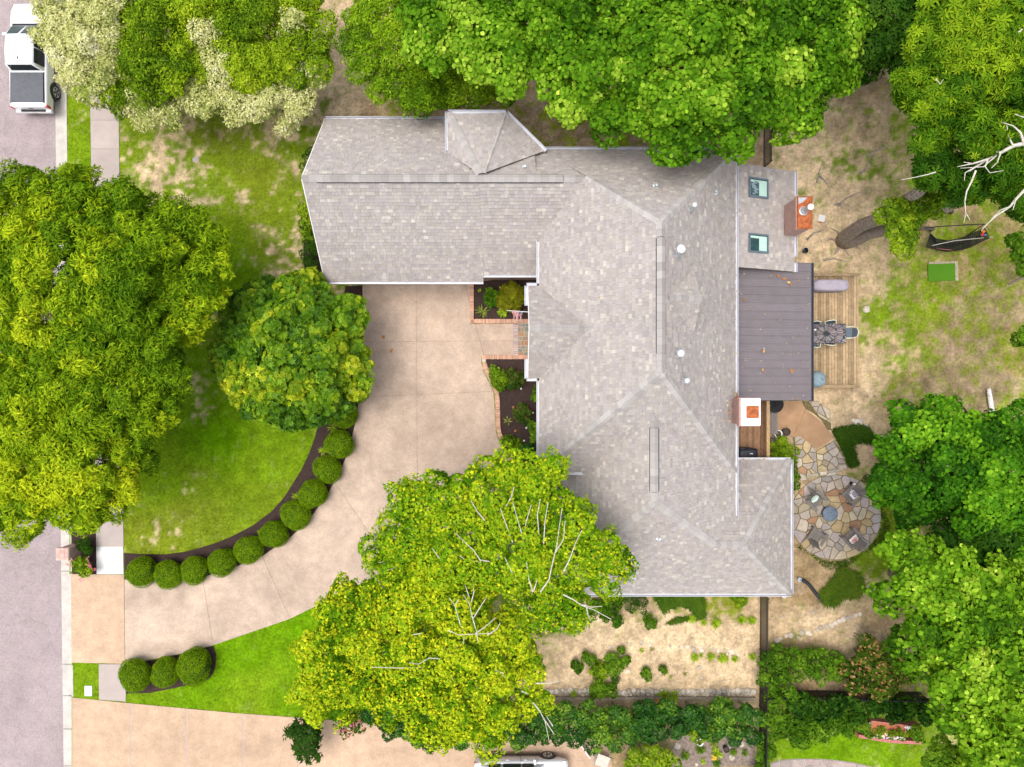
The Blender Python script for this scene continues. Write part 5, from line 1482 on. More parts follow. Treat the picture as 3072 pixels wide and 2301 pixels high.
f1=fence('metal_fence','black metal picket fence between the sun room and the trees at the top',[W(2290,503)[:2],W(2290,40)[:2]])
f2=fence('metal_fence','black metal picket fence between the dirt garden and the rear path',[W(2280,1776)[:2],W(2276,2301)[:2],W(2275,2360)[:2]])
f3=fence('metal_fence','black metal fence half hidden in the lower shrubs behind the red planter',[W(2280,2068)[:2],W(2760,2075)[:2]],h=1.16)

# ------------------------------------------------------------ wooden deck with furniture
dk=thing('wooden_deck','weathered wooden deck beside the metal patio roof','deck',(15,2.6,0))
ZD=.5; x=12.55; XE=(2576-CX)*(H-ZD)/F; yT=(CY-826)*(H-ZD)/F; yB=(CY-1165)*(H-ZD)/F
while x<XE-.02:
    w_=min(.138,XE-x)
    MB().box(x,x+w_-.013,yB,yT,ZD-.04,ZD+random.uniform(-.003,.003)).build('deck_board',M['deck'],dk,wm=True)
    x+=.138
MB().box(12.5,XE-.03,yB+.03,yB+.08,.0,ZD-.045).build('skirt_board',M['deck'],dk)
MB().box(12.5,XE-.03,yT-.08,yT-.03,.0,ZD-.045).build('skirt_board',M['deck'],dk)
MB().box(XE-.029,XE-.001,yB+.03,yT-.03,.0,ZD-.045).build('skirt_board',M['deck'],dk)
for yy,nm in ((yT-.10,'n'),(yB+.02,'s')):
    MB().box(13.0,XE-.15,yy,yy+.15,ZD+.40,ZD+.45).build('bench_plank',M['deck'],dk)
    for xx in (13.2,14.6,16.0,XE-.4):
        MB().box(xx,xx+.09,yy+.03,yy+.12,ZD+.001,ZD+.399).build('bench_leg',M['deck'],dk)

def rounded(w,d,h,zs,n=24,p=4.0,cx=0,cy=0,z0=0,jit=0,rg=None):
    secs=[]
    for z,f,g in zs:
        r=[]
        for i in range(n):
            t=2*math.pi*i/n; c,s_=math.cos(t),math.sin(t)
            k=(abs(c)**p+abs(s_)**p)**(-1/p)
            j=1+(rg.uniform(-jit,jit) if rg else 0)
            r.append((cx+w/2*f*k*c*j,cy+d/2*g*k*s_*j,z0+z))
        secs.append(r)
    return secs
rg=random.Random(5)
def at(px,py,z): return W(px,py,z)
a=at(2444,880,1.0); b2=at(2551,836,1.25)
gx0,gx1=at(2444,0,1.2).x,at(2551,0,1.2).x; gy0,gy1=at(0,872,1.2).y,at(0,836,1.2).y
t=thing('covered_grill','long lavender grey covered grill at the upper end of the deck','grill',((gx0+gx1)/2,(gy0+gy1)/2,ZD))
q=MB(); q.loft(rounded(gx1-gx0,gy1-gy0,1,[(0,1.02,1.04),(.25,1.0,1.0),(.5,.99,.98),(.58,.97,.93),(.63,.93,.82),(.65,.6,.5),(.655,.2,.1)],28,5,0,0,0,.018,rg))
q.build('cover',M['lavender'],t,True,wm=False)
for xx in (-.8,-.25,.35):
    MB().tube([(xx*(gx1-gx0)/2,-.46*(gy1-gy0),.56),(xx*(gx1-gx0)/2+.03,-.3*(gy1-gy0),.645),(xx*(gx1-gx0)/2,.3*(gy1-gy0),.648),(xx*(gx1-gx0)/2+.02,.46*(gy1-gy0),.56)],[.006,.012,.012,.006],5).build('seam',M['lavender'],t,wm=False)
MB().box(-.42*(gx1-gx0),-.40*(gx1-gx0),-.3*(gy1-gy0),.3*(gy1-gy0),.63,.66).build('handle_fold',M['lavender'],t,wm=False)

# mosaic dining table
zt=ZD+.74
tx0,tx1=at(2420,0,zt).x,at(2538.5,0,zt).x; ty0,ty1=at(0,1030,zt).y,at(0,971,zt).y
tb=thing('dining_table','dark slate mosaic dining table in the middle of the deck','table',((tx0+tx1)/2,(ty0+ty1)/2,ZD))
hw,hd=(tx1-tx0)/2,(ty1-ty0)/2
MB().box(-hw,hw,-hd,hd,.70,.725).build('table_frame',M['blackp'],tb,wm=False)
tiles=[]
q=MB()
seeds=[(random.uniform(-hw,hw),random.uniform(-hd,hd)) for _ in range(10)]
for sgx in (-1,1):
    for sgy in (-1,1):
        for i in range(26):
            for j in range(4):
                # strips radiating from the table centre
                a0=math.pi/2*(i/26); a1=math.pi/2*((i+.86)/26)
                rr0=.10+.30*j+random.uniform(0,.08); rr1=rr0+.26
                pts=[(sgx*r_*math.cos(aa)*1.25,sgy*r_*math.sin(aa)*.95) for r_,aa in ((rr0,a0),(rr1,a0),(rr1,a1),(rr0,a1))]
                pts=clip_convex(pts if area2(pts)>0 else pts[::-1],[(-hw+.02,-hd+.02),(hw-.02,-hd+.02),(hw-.02,hd-.02),(-hw+.02,hd-.02)])
                if len(pts)>=3 and abs(area2(pts))>.0006:
                    q.prism(pts,.7255,.738,random.choice([(.10,.09,.10),(.14,.115,.125),(.07,.065,.075),(.21,.185,.19),(.30,.27,.28),(.16,.11,.10)]))
o=q.build('mosaic_tiles',M['mosaic'],tb,wm=False); o['kind']='stuff'
for sx_ in (-1,1):
    for sy in (-1,1):
        MB().tube([(sx_*(hw-.1),sy*(hd-.1),0),(sx_*(hw-.14),sy*(hd-.14),.70)],[.03,.025],8).build('leg',M['black'],tb,wm=False)
c=at(2447,989,zt+.15)
t=thing('glass_jar','small white glass candle jar on the mosaic table','jar',(c.x,c.y,zt))
MB().lathe([(.045,.0),(.05,.02),(.05,.13),(.042,.13),(.04,.03)],n=14).build('jar',M['white'],t,True,wm=False)
MB().lathe([(.03,.03),(.03,.10),(.003,.11)],n=10).build('candle',M['cream_metal'],t,wm=False)
def chair_proto():
    t=thing('patio_chair','cream framed patio chair','chair')
    pts=[]
    for i in range(17):
        s_=-1+2*i/16; pts.append((.23*math.sin(s_*math.pi/2)*(1 if abs(s_)<.99 else 1), -.22-.0*abs(s_), .46+.45*math.cos(s_*math.pi/2)**.6 if abs(s_)<1 else .46))
    q=MB(); q.tube([(-.25,-.20,.44),(-.26,-.24,.65),(-.20,-.28,.86),(0,-.31,.92),(.20,-.28,.86),(.26,-.24,.65),(.25,-.20,.44)],.022,8); q.build('back_frame',M['cream_metal'],t,True)
    q=MB(); q.loft([[(-.21,-.21,.5),(.21,-.21,.5),(.21,-.20,.5),(-.21,-.20,.5)],[(-.22,-.25,.68),(.22,-.25,.68),(.22,-.24,.68),(-.22,-.24,.68)],[(-.15,-.295,.88),(.15,-.295,.88),(.15,-.285,.88),(-.15,-.285,.88)]]); q.build('back_sling',M['sling'],t)
    q=MB(); q.box(-.23,.23,-.20,.24,.43,.46); q.build('seat',M['sling'],t,bevel=.012)
    q=MB(); q.tube([(-.25,-.20,.44),(-.25,.26,.44),(.25,.26,.44),(.25,-.20,.44)],.02,7); q.build('seat_frame',M['cream_metal'],t)
    for sx_ in (-1,1):
        MB().tube([(sx_*.25,.26,.44),(sx_*.27,.30,0)],.018,7).build('leg',M['cream_metal'],t)
        MB().tube([(sx_*.25,-.20,.44),(sx_*.27,-.30,0)],.018,7).build('leg',M['cream_metal'],t)
        MB().tube([(sx_*.26,-.25,.66),(sx_*.29,-.05,.66),(sx_*.29,.2,.64),(sx_*.25,.26,.44)],.018,7).build('arm',M['cream_metal'],t)
    return t
ch0=chair_proto()
zc=ZD+.9
spots=[(2452,964,math.pi,'cream framed chair on the upper side of the table, next to the metal roof'),(2499,961,math.pi,'cream framed chair on the upper side of the table, away from the metal roof'),(2451,1041,0,'cream framed chair on the lower side of the table, next to the metal roof'),(2497,1035,0,'cream framed chair on the lower side of the table, away from the metal roof'),(2549,996,math.pi/2,'cream framed chair at the open end of the table, its blue sling in view')]
for i,(px,py,rz,lab) in enumerate(spots):
    c=at(px,py,zc)
    off=Vector((0,.29,0)); 
    off.rotate(Matrix.Rotation(rz,3,'Z').to_quaternion())
    loc=(c.x+off.x,c.y+off.y,ZD) if i<4 else (at(2540,996,ZD+.45).x+.05,c.y,ZD)
    if i==0:
        ch0.location=loc; ch0.rotation_euler=(0,0,rz); ch0['label']=lab; ch0['group']='chairs around the mosaic table'
    else: dup(ch0,loc,rz,None,lab,'chairs around the mosaic table')
c=at(2458,1138,1.25)
t=thing('covered_kettle_grill','round blue grey covered grill at the lower end of the deck','grill',(c.x,c.y,ZD))
q=MB(); q.loft(rounded(.78,.78,1,[(0,.86,.9),(.3,.95,.97),(.55,1.0,1.0),(.68,.93,.92),(.78,.7,.66),(.83,.36,.3),(.845,.1,.1)],22,2.4,0,0,0,.05,random.Random(8)))
q.build('cover',M['bluecover'],t,True,wm=False)
MB().tube([(.02,.10,.82),(.10,.02,.84),(.16,-.06,.82)],.014,6).build('handle',M['black'],t,wm=False)
for k in range(7):
    a=k*.9
    MB().tube([(.10*math.cos(a),.10*math.sin(a),.842),(.3*math.cos(a+.1),.3*math.sin(a+.1),.76),(.40*math.cos(a),.40*math.sin(a),.5)],[.004,.014,.006],5).build('fold',M['bluecover'],t,wm=False)

# ------------------------------------------------------------ raised landing with rail, between roofs
ld=thing('wooden_landing','brown stained wooden landing with dark rails behind the white chimney','deck',(11.5,-2.4,0))
ZL=1.0; x=9.62
LX1=at(2286,0,ZL).x; LY0=at(0,1390,ZL).y-.1; LY1=-.5
while x<LX1:
    MB().box(x,x+.132,LY0,LY1,ZL-.04,ZL+random.uniform(-.002,.002)).build('deck_board',M['landing'],ld); x+=.138
RX=12.24
for z in (1.15,1.32,1.49,1.66,1.80):
    MB().box(RX-.02,RX+.02,LY0,LY1,z,z+.05).build('rail',M['landing'],ld)
MB().box(RX-.03,RX+.125,LY0,LY1,1.93,1.97).build('rail_cap',M['rail'],ld)
for y in (-.7,-1.75,-2.75,-3.6):
    MB().box(RX+.021,RX+.11,y-.045,y+.045,0,1.928).build('post',M['rail'],ld)
c=at(2247,1366,1.9)
t=thing('cushioned_grill_cover','dark padded cover with a white badge and a green side panel on the landing','grill',(c.x,c.y,ZL))
q=MB(); q.loft(rounded(.98,.66,1,[(0,.98,.98),(.5,1,1),(.72,.99,.97),(.80,.93,.88),(.84,.7,.6),(.85,.2,.2)],28,5)); q.build('cover',M['blackp'],t,True,wm=False)
q=MB(); q.tube([(-.40,.30,.80),(-.2,.33,.86),(.0,.31,.82)],.03,6); q.build('handle',M['black'],t,wm=False)
q=MB(); q.tube([(.22,.30,.80),(.34,.30,.85),(.43,.22,.80)],.03,6); q.build('handle',M['black'],t,wm=False)
MB().box(-.74,-.45,-.36,.28,.0,.78).build('side_panel',M['green_panel'],t,bevel=.02,wm=False)
for i,(xx,ww) in enumerate(((.06,.018),(.09,.018),(.12,.012),(.145,.02),(.175,.018))):
    MB().box(xx,xx+ww,.06-.004*i,.105-.004*i,.851,.858).build('badge_mark',M['white'],t,wm=False)

# ------------------------------------------------------------ patio behind the house
tan=[(2300,1203),(2403,1203),(2416,1229),(2440,1246),(2470,1272),(2500,1312),(2477,1332),(2450,1348),(2436,1338),(2420,1326),(2400,1315),(2380,1306),(2300,1306)]
pp=[P2(tan)]
pp=cut(pp,(2416,1229),(2380,1306),gap=.02)
slab_set('patio_slab','tan concrete patio behind the wooden landing',pp,M['tanconc'],z=.035)
for (x,y,r),lab,kind in (((2325,1213,26),'black mesh topped side table beside the landing rail','t'),):
    c=at(x,y,.6); t=thing('mesh_table',lab,'table',(c.x,c.y,0))
    q=MB()
    rm=m(r,.6)
    for k in range(4): q.lathe([(rm*(k+1)/4-.012,.60),(rm*(k+1)/4,.61),(rm*(k+1)/4-.012,.62),(rm*(k+1)/4-.024,.61),(rm*(k+1)/4-.012,.60)],n=24,cap=False)
    for k in range(12):
        a=k*math.pi/6; q.tube([(0,0,.61),(rm*math.cos(a),rm*math.sin(a),.61)],.008,5)
    q.lathe([(rm*.97,.575),(rm*.97,.585)],n=24)
    q.build('table_top',M['black'],t,wm=False)
    for k in range(3):
        a=k*2.094+.4; MB().tube([(0,0,.58),(rm*.7*math.cos(a),rm*.7*math.sin(a),0)],.015,6).build('leg',M['black'],t,wm=False)
c=at(2316,1265,.45); t=thing('patio_bench','dark grey slatted seat beside the landing rail','bench',(c.x,c.y,0))
for i in range(6): MB().box(-.30+.1*i,-.215+.1*i,-.62,.62,.42,.445).build('slat',M['greywood'],t,wm=False)
for sx_ in (-1,1):
    for sy in (-1,1): MB().box(sx_*.24-.03,sx_*.24+.03,sy*.5-.03,sy*.5+.03,0,.419).build('leg',M['greywood'],t,wm=False)
def pot(label,x,y,r,h,mat,fill='soil',plant=False):
    rm=m(r,h); c=at(x,y,h); t=thing('plant_pot',label,'pot',(c.x,c.y,0))
    MB().lathe([(rm*.7,0),(rm*.95,h*.85),(rm*1.0,h*.85),(rm*1.0,h),(rm*.84,h),(rm*.80,h*.8)],n=22,cap=False).build('pot',M[mat],t,True,wm=False)
    MB().lathe([(rm*.82,h*.78),(rm*.82,h*.84)],n=18).build('soil',M[fill],t,wm=False)
    if plant:
        q=MB()
        for i in range(9):
            a=random.random()*6.28; q.tube([(0,0,h*.8),(rm*.4*math.cos(a),rm*.4*math.sin(a),h*1.1),(rm*.75*math.cos(a),rm*.75*math.sin(a),h*.98)],[.008,.006,.003],4)
        q.build('dry_stems',M['grey_bark'],t,wm=False)['kind']='stuff'
pot('white rimmed plant pot on the tan patio, middle of three pots',2336,1302,12,.42,'white',plant=True)
pot('black plant pot on the tan patio nearest the flagstones',2360.5,1296,11.5,.4,'blackp')
pot('dull brown plant pot next to the landing rail',2318,1320,10.5,.35,'greywood',plant=True)
shrub('patio_shrub','bright yellow-green shrub between the landing rail and flagstones','lime',[(2345,1350,20),(2360,1375,20),(2338,1375,20),(2372,1350,15),(2345,1325,14),(2325,1345,14),(2322,1375,14),(2378,1380,12)],.6)
shrub('patio_shrub','dark green shrub round the corner of the rear roof beside the flagstones','bright',[(2375,1400,14),(2376,1430,16),(2378,1455,12),(2372,1470,10)],.5)

# flagstones: cells grown from scattered seeds, each its own stone
SCOL=[(.36,.31,.265),(.40,.345,.30),(.43,.36,.285),(.46,.36,.215),(.45,.34,.19),(.32,.29,.265),(.36,.21,.125),(.40,.34,.32),(.50,.42,.30),(.36,.31,.22),(.44,.38,.31)]
def stones(root,region,spacing,seed,z=.05,gap=.028,name='flagstone',cols=SCOL,minr=.06):
    rg=random.Random(seed); A=abs(area2(region)); n=int(A/(spacing*spacing))
    x0,x1=min(p[0] for p in region),max(p[0] for p in region); y0,y1=min(p[1] for p in region),max(p[1] for p in region)
    S=[]; tries=0
    while len(S)<n and tries<n*60:
        p=(rg.uniform(x0,x1),rg.uniform(y0,y1)); tries+=1
        dmin=spacing*rg.choice((.38,.6,.8,1.0))
        if inside(p,region) and all((p[0]-q[0])**2+(p[1]-q[1])**2>dmin*dmin for q in S): S.append(p)
    cnt=0
    for i,p in enumerate(S):
        poly=list(region) if area2(region)>0 else region[::-1]
        poly=clip_convex([(p[0]-1.5,p[1]-1.5),(p[0]+1.5,p[1]-1.5),(p[0]+1.5,p[1]+1.5),(p[0]-1.5,p[1]+1.5)],poly)
        for j,q in enumerate(S):
            if j==i or (p[0]-q[0])**2+(p[1]-q[1])**2>6: continue
            mid=((p[0]+q[0])/2,(p[1]+q[1])/2); poly=clip_half(poly,mid,(p[0]-q[0],p[1]-q[1]))
            if len(poly)<3: break
        if len(poly)<3: continue
        inn=inset(poly,gap*rg.uniform(.4,.8)); 
        if len(inn)<3 or abs(area2(inn))<minr*minr: continue
        top=inset(inn,.012)
        if len(top)<3: top=inn
        h=z+rg.uniform(-.008,.012); c=rg.choice(cols); f=rg.uniform(.85,1.15); c=tuple(v*f for v in c)
        q=MB(); q.prism(inn,-.02,h-.012,c); q.prism(top,h-.0121,h,c)
        q.build(name,M['stone'],root,wm=False); cnt+=1
    return cnt
circ=[(2506+137*math.cos(t),1551+128*math.sin(t)) for t in np.linspace(0,2*math.pi,40,endpoint=False)]
circ=[(max(x,2352),y) for x,y in circ]
cw=P2(circ)
fp=MB().prism(cw,-.03,.022).build('flagstone_patio',M['moss']); tag(fp,'round flagstone patio with mossy joints',kind='structure')
stones(fp,cw,.43,3)
pa=MB(); 
regs=[[(2378,1310),(2400,1308),(2425,1325),(2447,1352),(2452,1420),(2418,1440),(2400,1442),(2389,1420),(2386,1370)],[(2501,1322),(2517,1345),(2530,1372),(2545,1396),(2500,1416),(2453,1420),(2448,1352)],[(2404,1203),(2450,1203),(2488,1230),(2494,1290),(2484,1290),(2462,1258),(2440,1240),(2416,1226)]]
root=None
for i,rgn in enumerate(regs):
    w2=P2(rgn); q=MB().prism(w2,-.03,.02+.001*i).build('flagstone_path',M['moss'],root)
    if root is None: root=q; tag(root,'irregular flagstone path between tan patio and round patio',kind='structure')
    conv=w2
    stones(root,w2,.36,20+i,gap=.03)
# low stone steps between path and patio
for i,(x,y,w_,a) in enumerate(((2500,1412,34,8),(2470,1419,26,6),(2526,1402,26,14),(2440,1424,24,4),(2492,1420,30,8))):
    c=W(x,y); d=Vector((math.cos(math.radians(a)),math.sin(math.radians(a)),0))*m(w_/2)
    MB().obox((c.x-d.x,c.y-d.y),(c.x+d.x,c.y+d.y),.17,.0,.13-.02*(i%3)).build('step_stone',M['rock'],root,bevel=.015,wm=False)

# ground cover round the patios, blade by blade
def ground_cover(label,polys,pal,n=9000,h=.10,w=.02,cat='ground cover',name='ground_cover',mat='blade'):
    P=[]; rg=np.random.default_rng(n+int(polys[0][0][0]))
    for poly in polys:
        w2=P2(poly); x0,x1=min(p[0] for p in w2),max(p[0] for p in w2); y0,y1=min(p[1] for p in w2),max(p[1] for p in w2)
        k=int(n*abs(area2(w2))); got=0
        xs_=rg.uniform(x0,x1,k*3); ys_=rg.uniform(y0,y1,k*3)
        for a,b3 in zip(xs_,ys_):
            if inside((a,b3),w2): P.append((a,b3)); got+=1
            if got>=k: break
    P=np.array(P); k=len(P); az=rg.random(k)*2*np.pi; hh=h*(.5+.8*rg.random(k)); ln=hh*(.4+.9*rg.random(k))
    dx,dy=np.cos(az),np.sin(az); nx_,ny_=-dy*w,dx*w
    z0=np.full(k,-.01)
    v=np.stack([np.stack([P[:,0]-nx_,P[:,1]-ny_,z0],1),np.stack([P[:,0]+nx_,P[:,1]+ny_,z0],1),np.stack([P[:,0]+dx*ln*.5+nx_*.8,P[:,1]+dy*ln*.5+ny_*.8,hh*.85],1),np.stack([P[:,0]+dx*ln*.5-nx_*.8,P[:,1]+dy*ln*.5-ny_*.8,hh*.85],1),np.stack([P[:,0]+dx*ln*1.3,P[:,1]+dy*ln*1.3,hh*.75],1)],1).reshape(-1,3)
    f=(np.array([(0,1,2),(0,2,3),(3,2,4)])[None]+(np.arange(k)*5)[:,None,None]).reshape(-1,3)
    t=np.clip(.5+.7*(fbm(P[:,0],P[:,1],.6,77,3)-.5)+rg.normal(0,.2,k),0,1)
    c=np.repeat(ramp(t,pal),5,axis=0)
    o=link(name,np_mesh(name,v,f,c),M[mat]); tag(o,label,cat,kind='stuff')
    return o
P_MON=[(.018,.055,.004),(.035,.09,.006),(.07,.135,.01)]
ground_cover('dark green grassy ground cover in a hook beside the flagstone path',[[(2494,1288),(2520,1282),(2570,1275),(2600,1280),(2622,1305),(2640,1330),(2600,1330),(2588,1325),(2565,1330),(2558,1345),(2570,1380),(2572,1395),(2548,1402),(2535,1375),(2520,1340),(2505,1312)]],P_MON,2200,.14,.018)
ring=[(2506+r_*math.cos(t),1551+r_*math.sin(t)*.95) for t,r_ in [(a,139) for a in np.linspace(-1.0,2.45,24)]]
ring2=[(2506+r_*math.cos(t),1551+r_*math.sin(t)*.95) for t,r_ in [(a,154+14*math.sin(a*5)) for a in np.linspace(2.45,-1.0,24)]]
ground_cover('green grassy ring round the lower side of the flagstone patio',[ring+ring2],[(.03,.075,.005),(.06,.12,.008),(.10,.16,.012)],1900,.10,.016)
ground_cover('bushy green ground cover between the patio and the black pipe',[[(2462,1775),(2500,1735),(2520,1700),(2545,1712),(2580,1735),(2588,1770),(2560,1790),(2530,1790),(2500,1812),(2478,1812),(2462,1800)]],[(.045,.10,.006),(.085,.15,.010),(.14,.20,.015)],2300,.22,.024)
ground_cover('low weeds along the house wall below the lower roof',[[(1955,1782),(2110,1782),(2112,1810),(2115,1850),(2090,1860),(2075,1830),(2040,1815),(2010,1825),(1990,1842),(1975,1810)],[(2000,1868),(2030,1852),(2070,1850),(2062,1860),(2010,1872)]],[(.035,.09,.006),(.07,.14,.009),(.12,.19,.014)],1900,.14,.02)

# fire pit and four slatted chairs
c=at(2492,1542,.45)
t=thing('fire_pit','round slate blue covered fire pit in the middle of the flagstone patio','fire pit',(c.x,c.y,0))
MB().lathe([(.30,.02),(.34,.30),(.375,.38),(.375,.42),(.33,.445),(.16,.462),(.02,.468)],n=30).build('lid',M['firepit'],t,True,wm=False)
MB().tube([(-.07,0,.465),(-.03,.02,.50),(.04,.02,.50),(.08,0,.465)],.012,6).build('handle',M['galv'],t,wm=False)
for k in range(3):
    a=k*2.094; MB().tube([(.28*math.cos(a),.28*math.sin(a),.1),(.36*math.cos(a),.36*math.sin(a),.0)],.02,6).build('leg',M['black'],t,wm=False)
def adirondack():
    t=thing('garden_chair','grey slatted garden chair','chair')
    for i in range(6):
        z=.34-.018*i
        MB().box(-.26,.26,.28-.095*i-.085,.28-.095*i,z-.012,z+.012).build('seat_slat',M['greywood'],t)
    for i in range(7):
        xx=-.265+.077*i; hh=.98-.05*abs(i-3)
        MB().beam((xx+.034,-.24,.26),(xx*1.12+.034,-.24-.30,hh),.068,.018,up=Vector((0,1,.3))).build('back_slat',M['greywood'],t)
    for s_ in (-1,1):
        MB().box(s_*.36-.07,s_*.36+.07,-.34,.36,.52,.545).build('arm',M['greywood'],t)
        MB().box(s_*.33-.02,s_*.33+.02,.24,.33,.0,.519).build('leg',M['greywood'],t)
        MB().beam((s_*.29,.30,.30),(s_*.29,-.62,.02),.03,.10).build('rear_leg',M['greywood'],t)
    return t
ad=adirondack()
sp4=[(2447,1500,'grey slatted garden chair with a pale mint cushion, upper left of the fire pit'),(2552,1487,'grey slatted garden chair with a printed pillow, upper right of the fire pit'),(2450,1607,'bare grey slatted garden chair, lower left of the fire pit'),(2554,1612,'grey slatted garden chair with a red flowered pillow, lower right of the fire pit')]
fpc=at(2492,1542,.45); chl=[]
for i,(px,py,lab) in enumerate(sp4):
    c=at(px,py,.4); d=Vector((fpc.x-c.x,fpc.y-c.y,0)); rz=math.atan2(d.y,d.x)-math.pi/2
    if i==0: ad.location=(c.x,c.y,.05); ad.rotation_euler=(0,0,rz); ad['label']=lab; ad['group']='garden chairs round the fire pit'; o=ad
    else: o=dup(ad,(c.x,c.y,.05),rz,None,lab,'garden chairs round the fire pit')
    chl.append((Vector((c.x,c.y,.05)),rz))
def pillow(label,i,w_,d_,off,cols,oval=False,tilt=.9):
    base,rz=chl[i]; Rm=Matrix.Rotation(rz,3,'Z')
    t=thing('cushion',label,'cushion',base+Rm@Vector(off),None,rz)
    q=MB(); n=12; vs_=[];cs=[]
    for side in (1,-1):
        for j in range(n+1):
            for k in range(n+1):
                u,v=-1+2*j/n,-1+2*k/n
                if oval: 
                    rr=max(abs(u),abs(v)); l=math.hypot(u,v) or 1; uu,vv=(u/l*rr,v/l*rr)
                else: uu,vv=u,v
                th=.075*max(0,(1-u**4)*(1-v**4))**.6
                y_=vv*d_/2; 
                vs_.append((uu*w_/2,y_*math.cos(tilt)-side*th*math.sin(tilt),y_*math.sin(tilt)+side*th*math.cos(tilt)))
                cs.append(cols(u,v))
    N1=(n+1)**2; fs=[]
    for s_ in (0,1):
        for j in range(n):
            for k in range(n):
                a=s_*N1+j*(n+1)+k; f=(a,a+n+1,a+n+2,a+1); fs.append(f if s_==0 else f[::-1])
    q.v=vs_; q.f=fs; q.c=cs
    q.build('cushion_cover',M['cloth'],t,True,wm=False)
    MB().tube([(w_/2,-d_/2*math.cos(tilt),-d_/2*math.sin(tilt)),(w_/2,d_/2*math.cos(tilt),d_/2*math.sin(tilt))],.006,4).build('piping',M['white'],t,wm=False)
pillow('pale mint oval cushion leaning in the upper left garden chair',0,.46,.30,(0,-.12,.46),lambda u,v:(.55,.70,.62),True,.9)
pillow('white pillow with a dark drawn pattern on the upper right garden chair',1,.46,.40,(0,-.12,.46),lambda u,v:(.12,.10,.14) if (abs(math.hypot(u,v)-.55)<.09 or abs(math.hypot(u*1.3,v)-.2)<.08 or (abs(u)>.8 and abs(v)>.55) or abs(abs(u)-.72)<.05) else (.72,.68,.72),False,.35)
def redflower(u,v):
    l=math.hypot(u+.1,v-.1); a=math.atan2(v-.1,u+.1)
    if l<.18: return (.5,.35,.1)
    if l<.72 and math.sin(a*8)>-.35: return (.55,.03,.07)
    if v<-.55 and u<.2: return (.06,.25,.10)
    return (.74,.70,.66)
pillow('white pillow with a big red flower on the lower right garden chair',3,.46,.42,(0,-.12,.46),redflower,False,.45)
c=at(2562,1452,.35)
t=thing('garden_lantern','small dark lantern with a white top at the patio rim','lantern',(c.x,c.y,.05))
MB().lathe([(.09,0),(.07,.04),(.05,.28),(.07,.30)],n=10).build('post',M['black'],t,wm=False)
MB().lathe([(.075,.30),(.06,.40),(.015,.46)],n=10).build('cap',M['white'],t,wm=False)
for i,(x,y,r) in enumerate(((2545,1283,9),(2572,1270,12),(2598,1280,9),(2610,1296,9),(2526,1288,8),(2585,1262,8),(2560,1262,7))):
    rock('field_rock',('flat field stone at the upper left tip of the dark ground cover','broad flat field stone above the middle of the dark ground cover','flat field stone above the ground cover toward the tree','rightmost field stone under the tree edge','field stone at the left end beside the tan patio corner','highest pale field stone above the ground cover','small field stone left of the highest one')[i],x,y,r,.4,'rock','field stones above the dark ground cover')

# ------------------------------------------------------------ hammock on its stand
def hammock():
    k=lambda x,y,z=0: W(2048+x/2.16,y/2.16,z)
    root=thing('hammock','black netting hammock sagging on a dark stand on the brown lawn','hammock',k(1800,1540))
    A=k(1590,1500,1.0); B=k(2000,1480,1.1)
    n,mn=44,16; q=MB(); vs_=[]
    top=[(1605,1510),(1640,1545),(1720,1560),(1800,1545),(1870,1515),(1960,1475)]
    bot=[(1575,1600),(1640,1618),(1710,1630),(1800,1622),(1870,1600),(1990,1540)]
    def interp(L_,t):
        f=t*(len(L_)-1); i=min(int(f),len(L_)-2); f-=i
        return (L_[i][0]*(1-f)+L_[i+1][0]*f, L_[i][1]*(1-f)+L_[i+1][1]*f)
    for i in range(n+1):
        t=i/n; a=interp(top,t); b2=interp(bot,t)
        for j in range(mn+1):
            s_=j/mn; zz=.95-.55*math.sin(math.pi*t)*(.75+.25*math.sin(math.pi*s_))-.25*math.sin(math.pi*s_)
            vs_.append(k(a[0]*(1-s_)+b2[0]*s_,a[1]*(1-s_)+b2[1]*s_,max(.2,zz)))
    fs=[(i*(mn+1)+j,(i+1)*(mn+1)+j,(i+1)*(mn+1)+j+1,i*(mn+1)+j+1) for i in range(n) for j in range(mn)]
    q.add(vs_,fs); net=q.build('net',M['mesh_black'],root)
    md=net.modifiers.new('wire','WIREFRAME'); md.thickness=.030; md.use_replace=True
    MB().tube([k(1575,1600,.6),k(1760,1560,.6),k(2010,1535,.7)],.018,6).build('spreader_bar',M['pale_bark'],root)
    MB().tube([k(1590,1606,.62),k(1800,1625,.4),k(2000,1545,.7)],.014,6).build('edge_rope',M['redwood'],root)
    MB().tube([k(1550,1478,1.2),k(1700,1465,1.25),k(1955,1452,1.3)],.025,7).build('top_bar',M['black'],root)
    MB().tube([k(1550,1478,1.2),k(1606,1512,.95)],.012,5).build('rope',M['black'],root)
    MB().tube([k(1955,1452,1.3),k(1990,1490,1.1)],.012,5).build('rope',M['black'],root)
    for e in ((1550,1478,1.2),(1955,1452,1.3)):
        p=k(*e); MB().tube([p,(p.x-.2,p.y+.25,0)],.025,7).build('stand_leg',M['black'],root)
        MB().tube([p,(p.x-.1,p.y-.35,0)],.025,7).build('stand_leg',M['black'],root)
    return k
k_=hammock()
for (x,y,r,c_),lab in (((1948,1500,.085,(.60,.16,.02)),'orange toy ball lying in the hammock'),((1942,1520,.075,(.55,.02,.04)),'red toy ball lying in the hammock'),((1962,1522,.06,(.08,.14,.45)),'blue toy ball lying in the hammock')):
    p=k_(x,y,.85); mt=pmat('toy_ball_paint',c_,rough=.4,var=.05)
    t=thing('toy_ball',lab,'ball',p,'toy balls in the hammock')
    MB().lathe([(r*math.cos(a),r*math.sin(a)) for a in np.linspace(-1.5,1.5,9)],n=14).build('ball',mt,t,True,wm=False)
    MB().lathe([(r*1.005,-.006),(r*1.005,.006)],n=14,cap=False).build('seam',M['white'],t,wm=False)

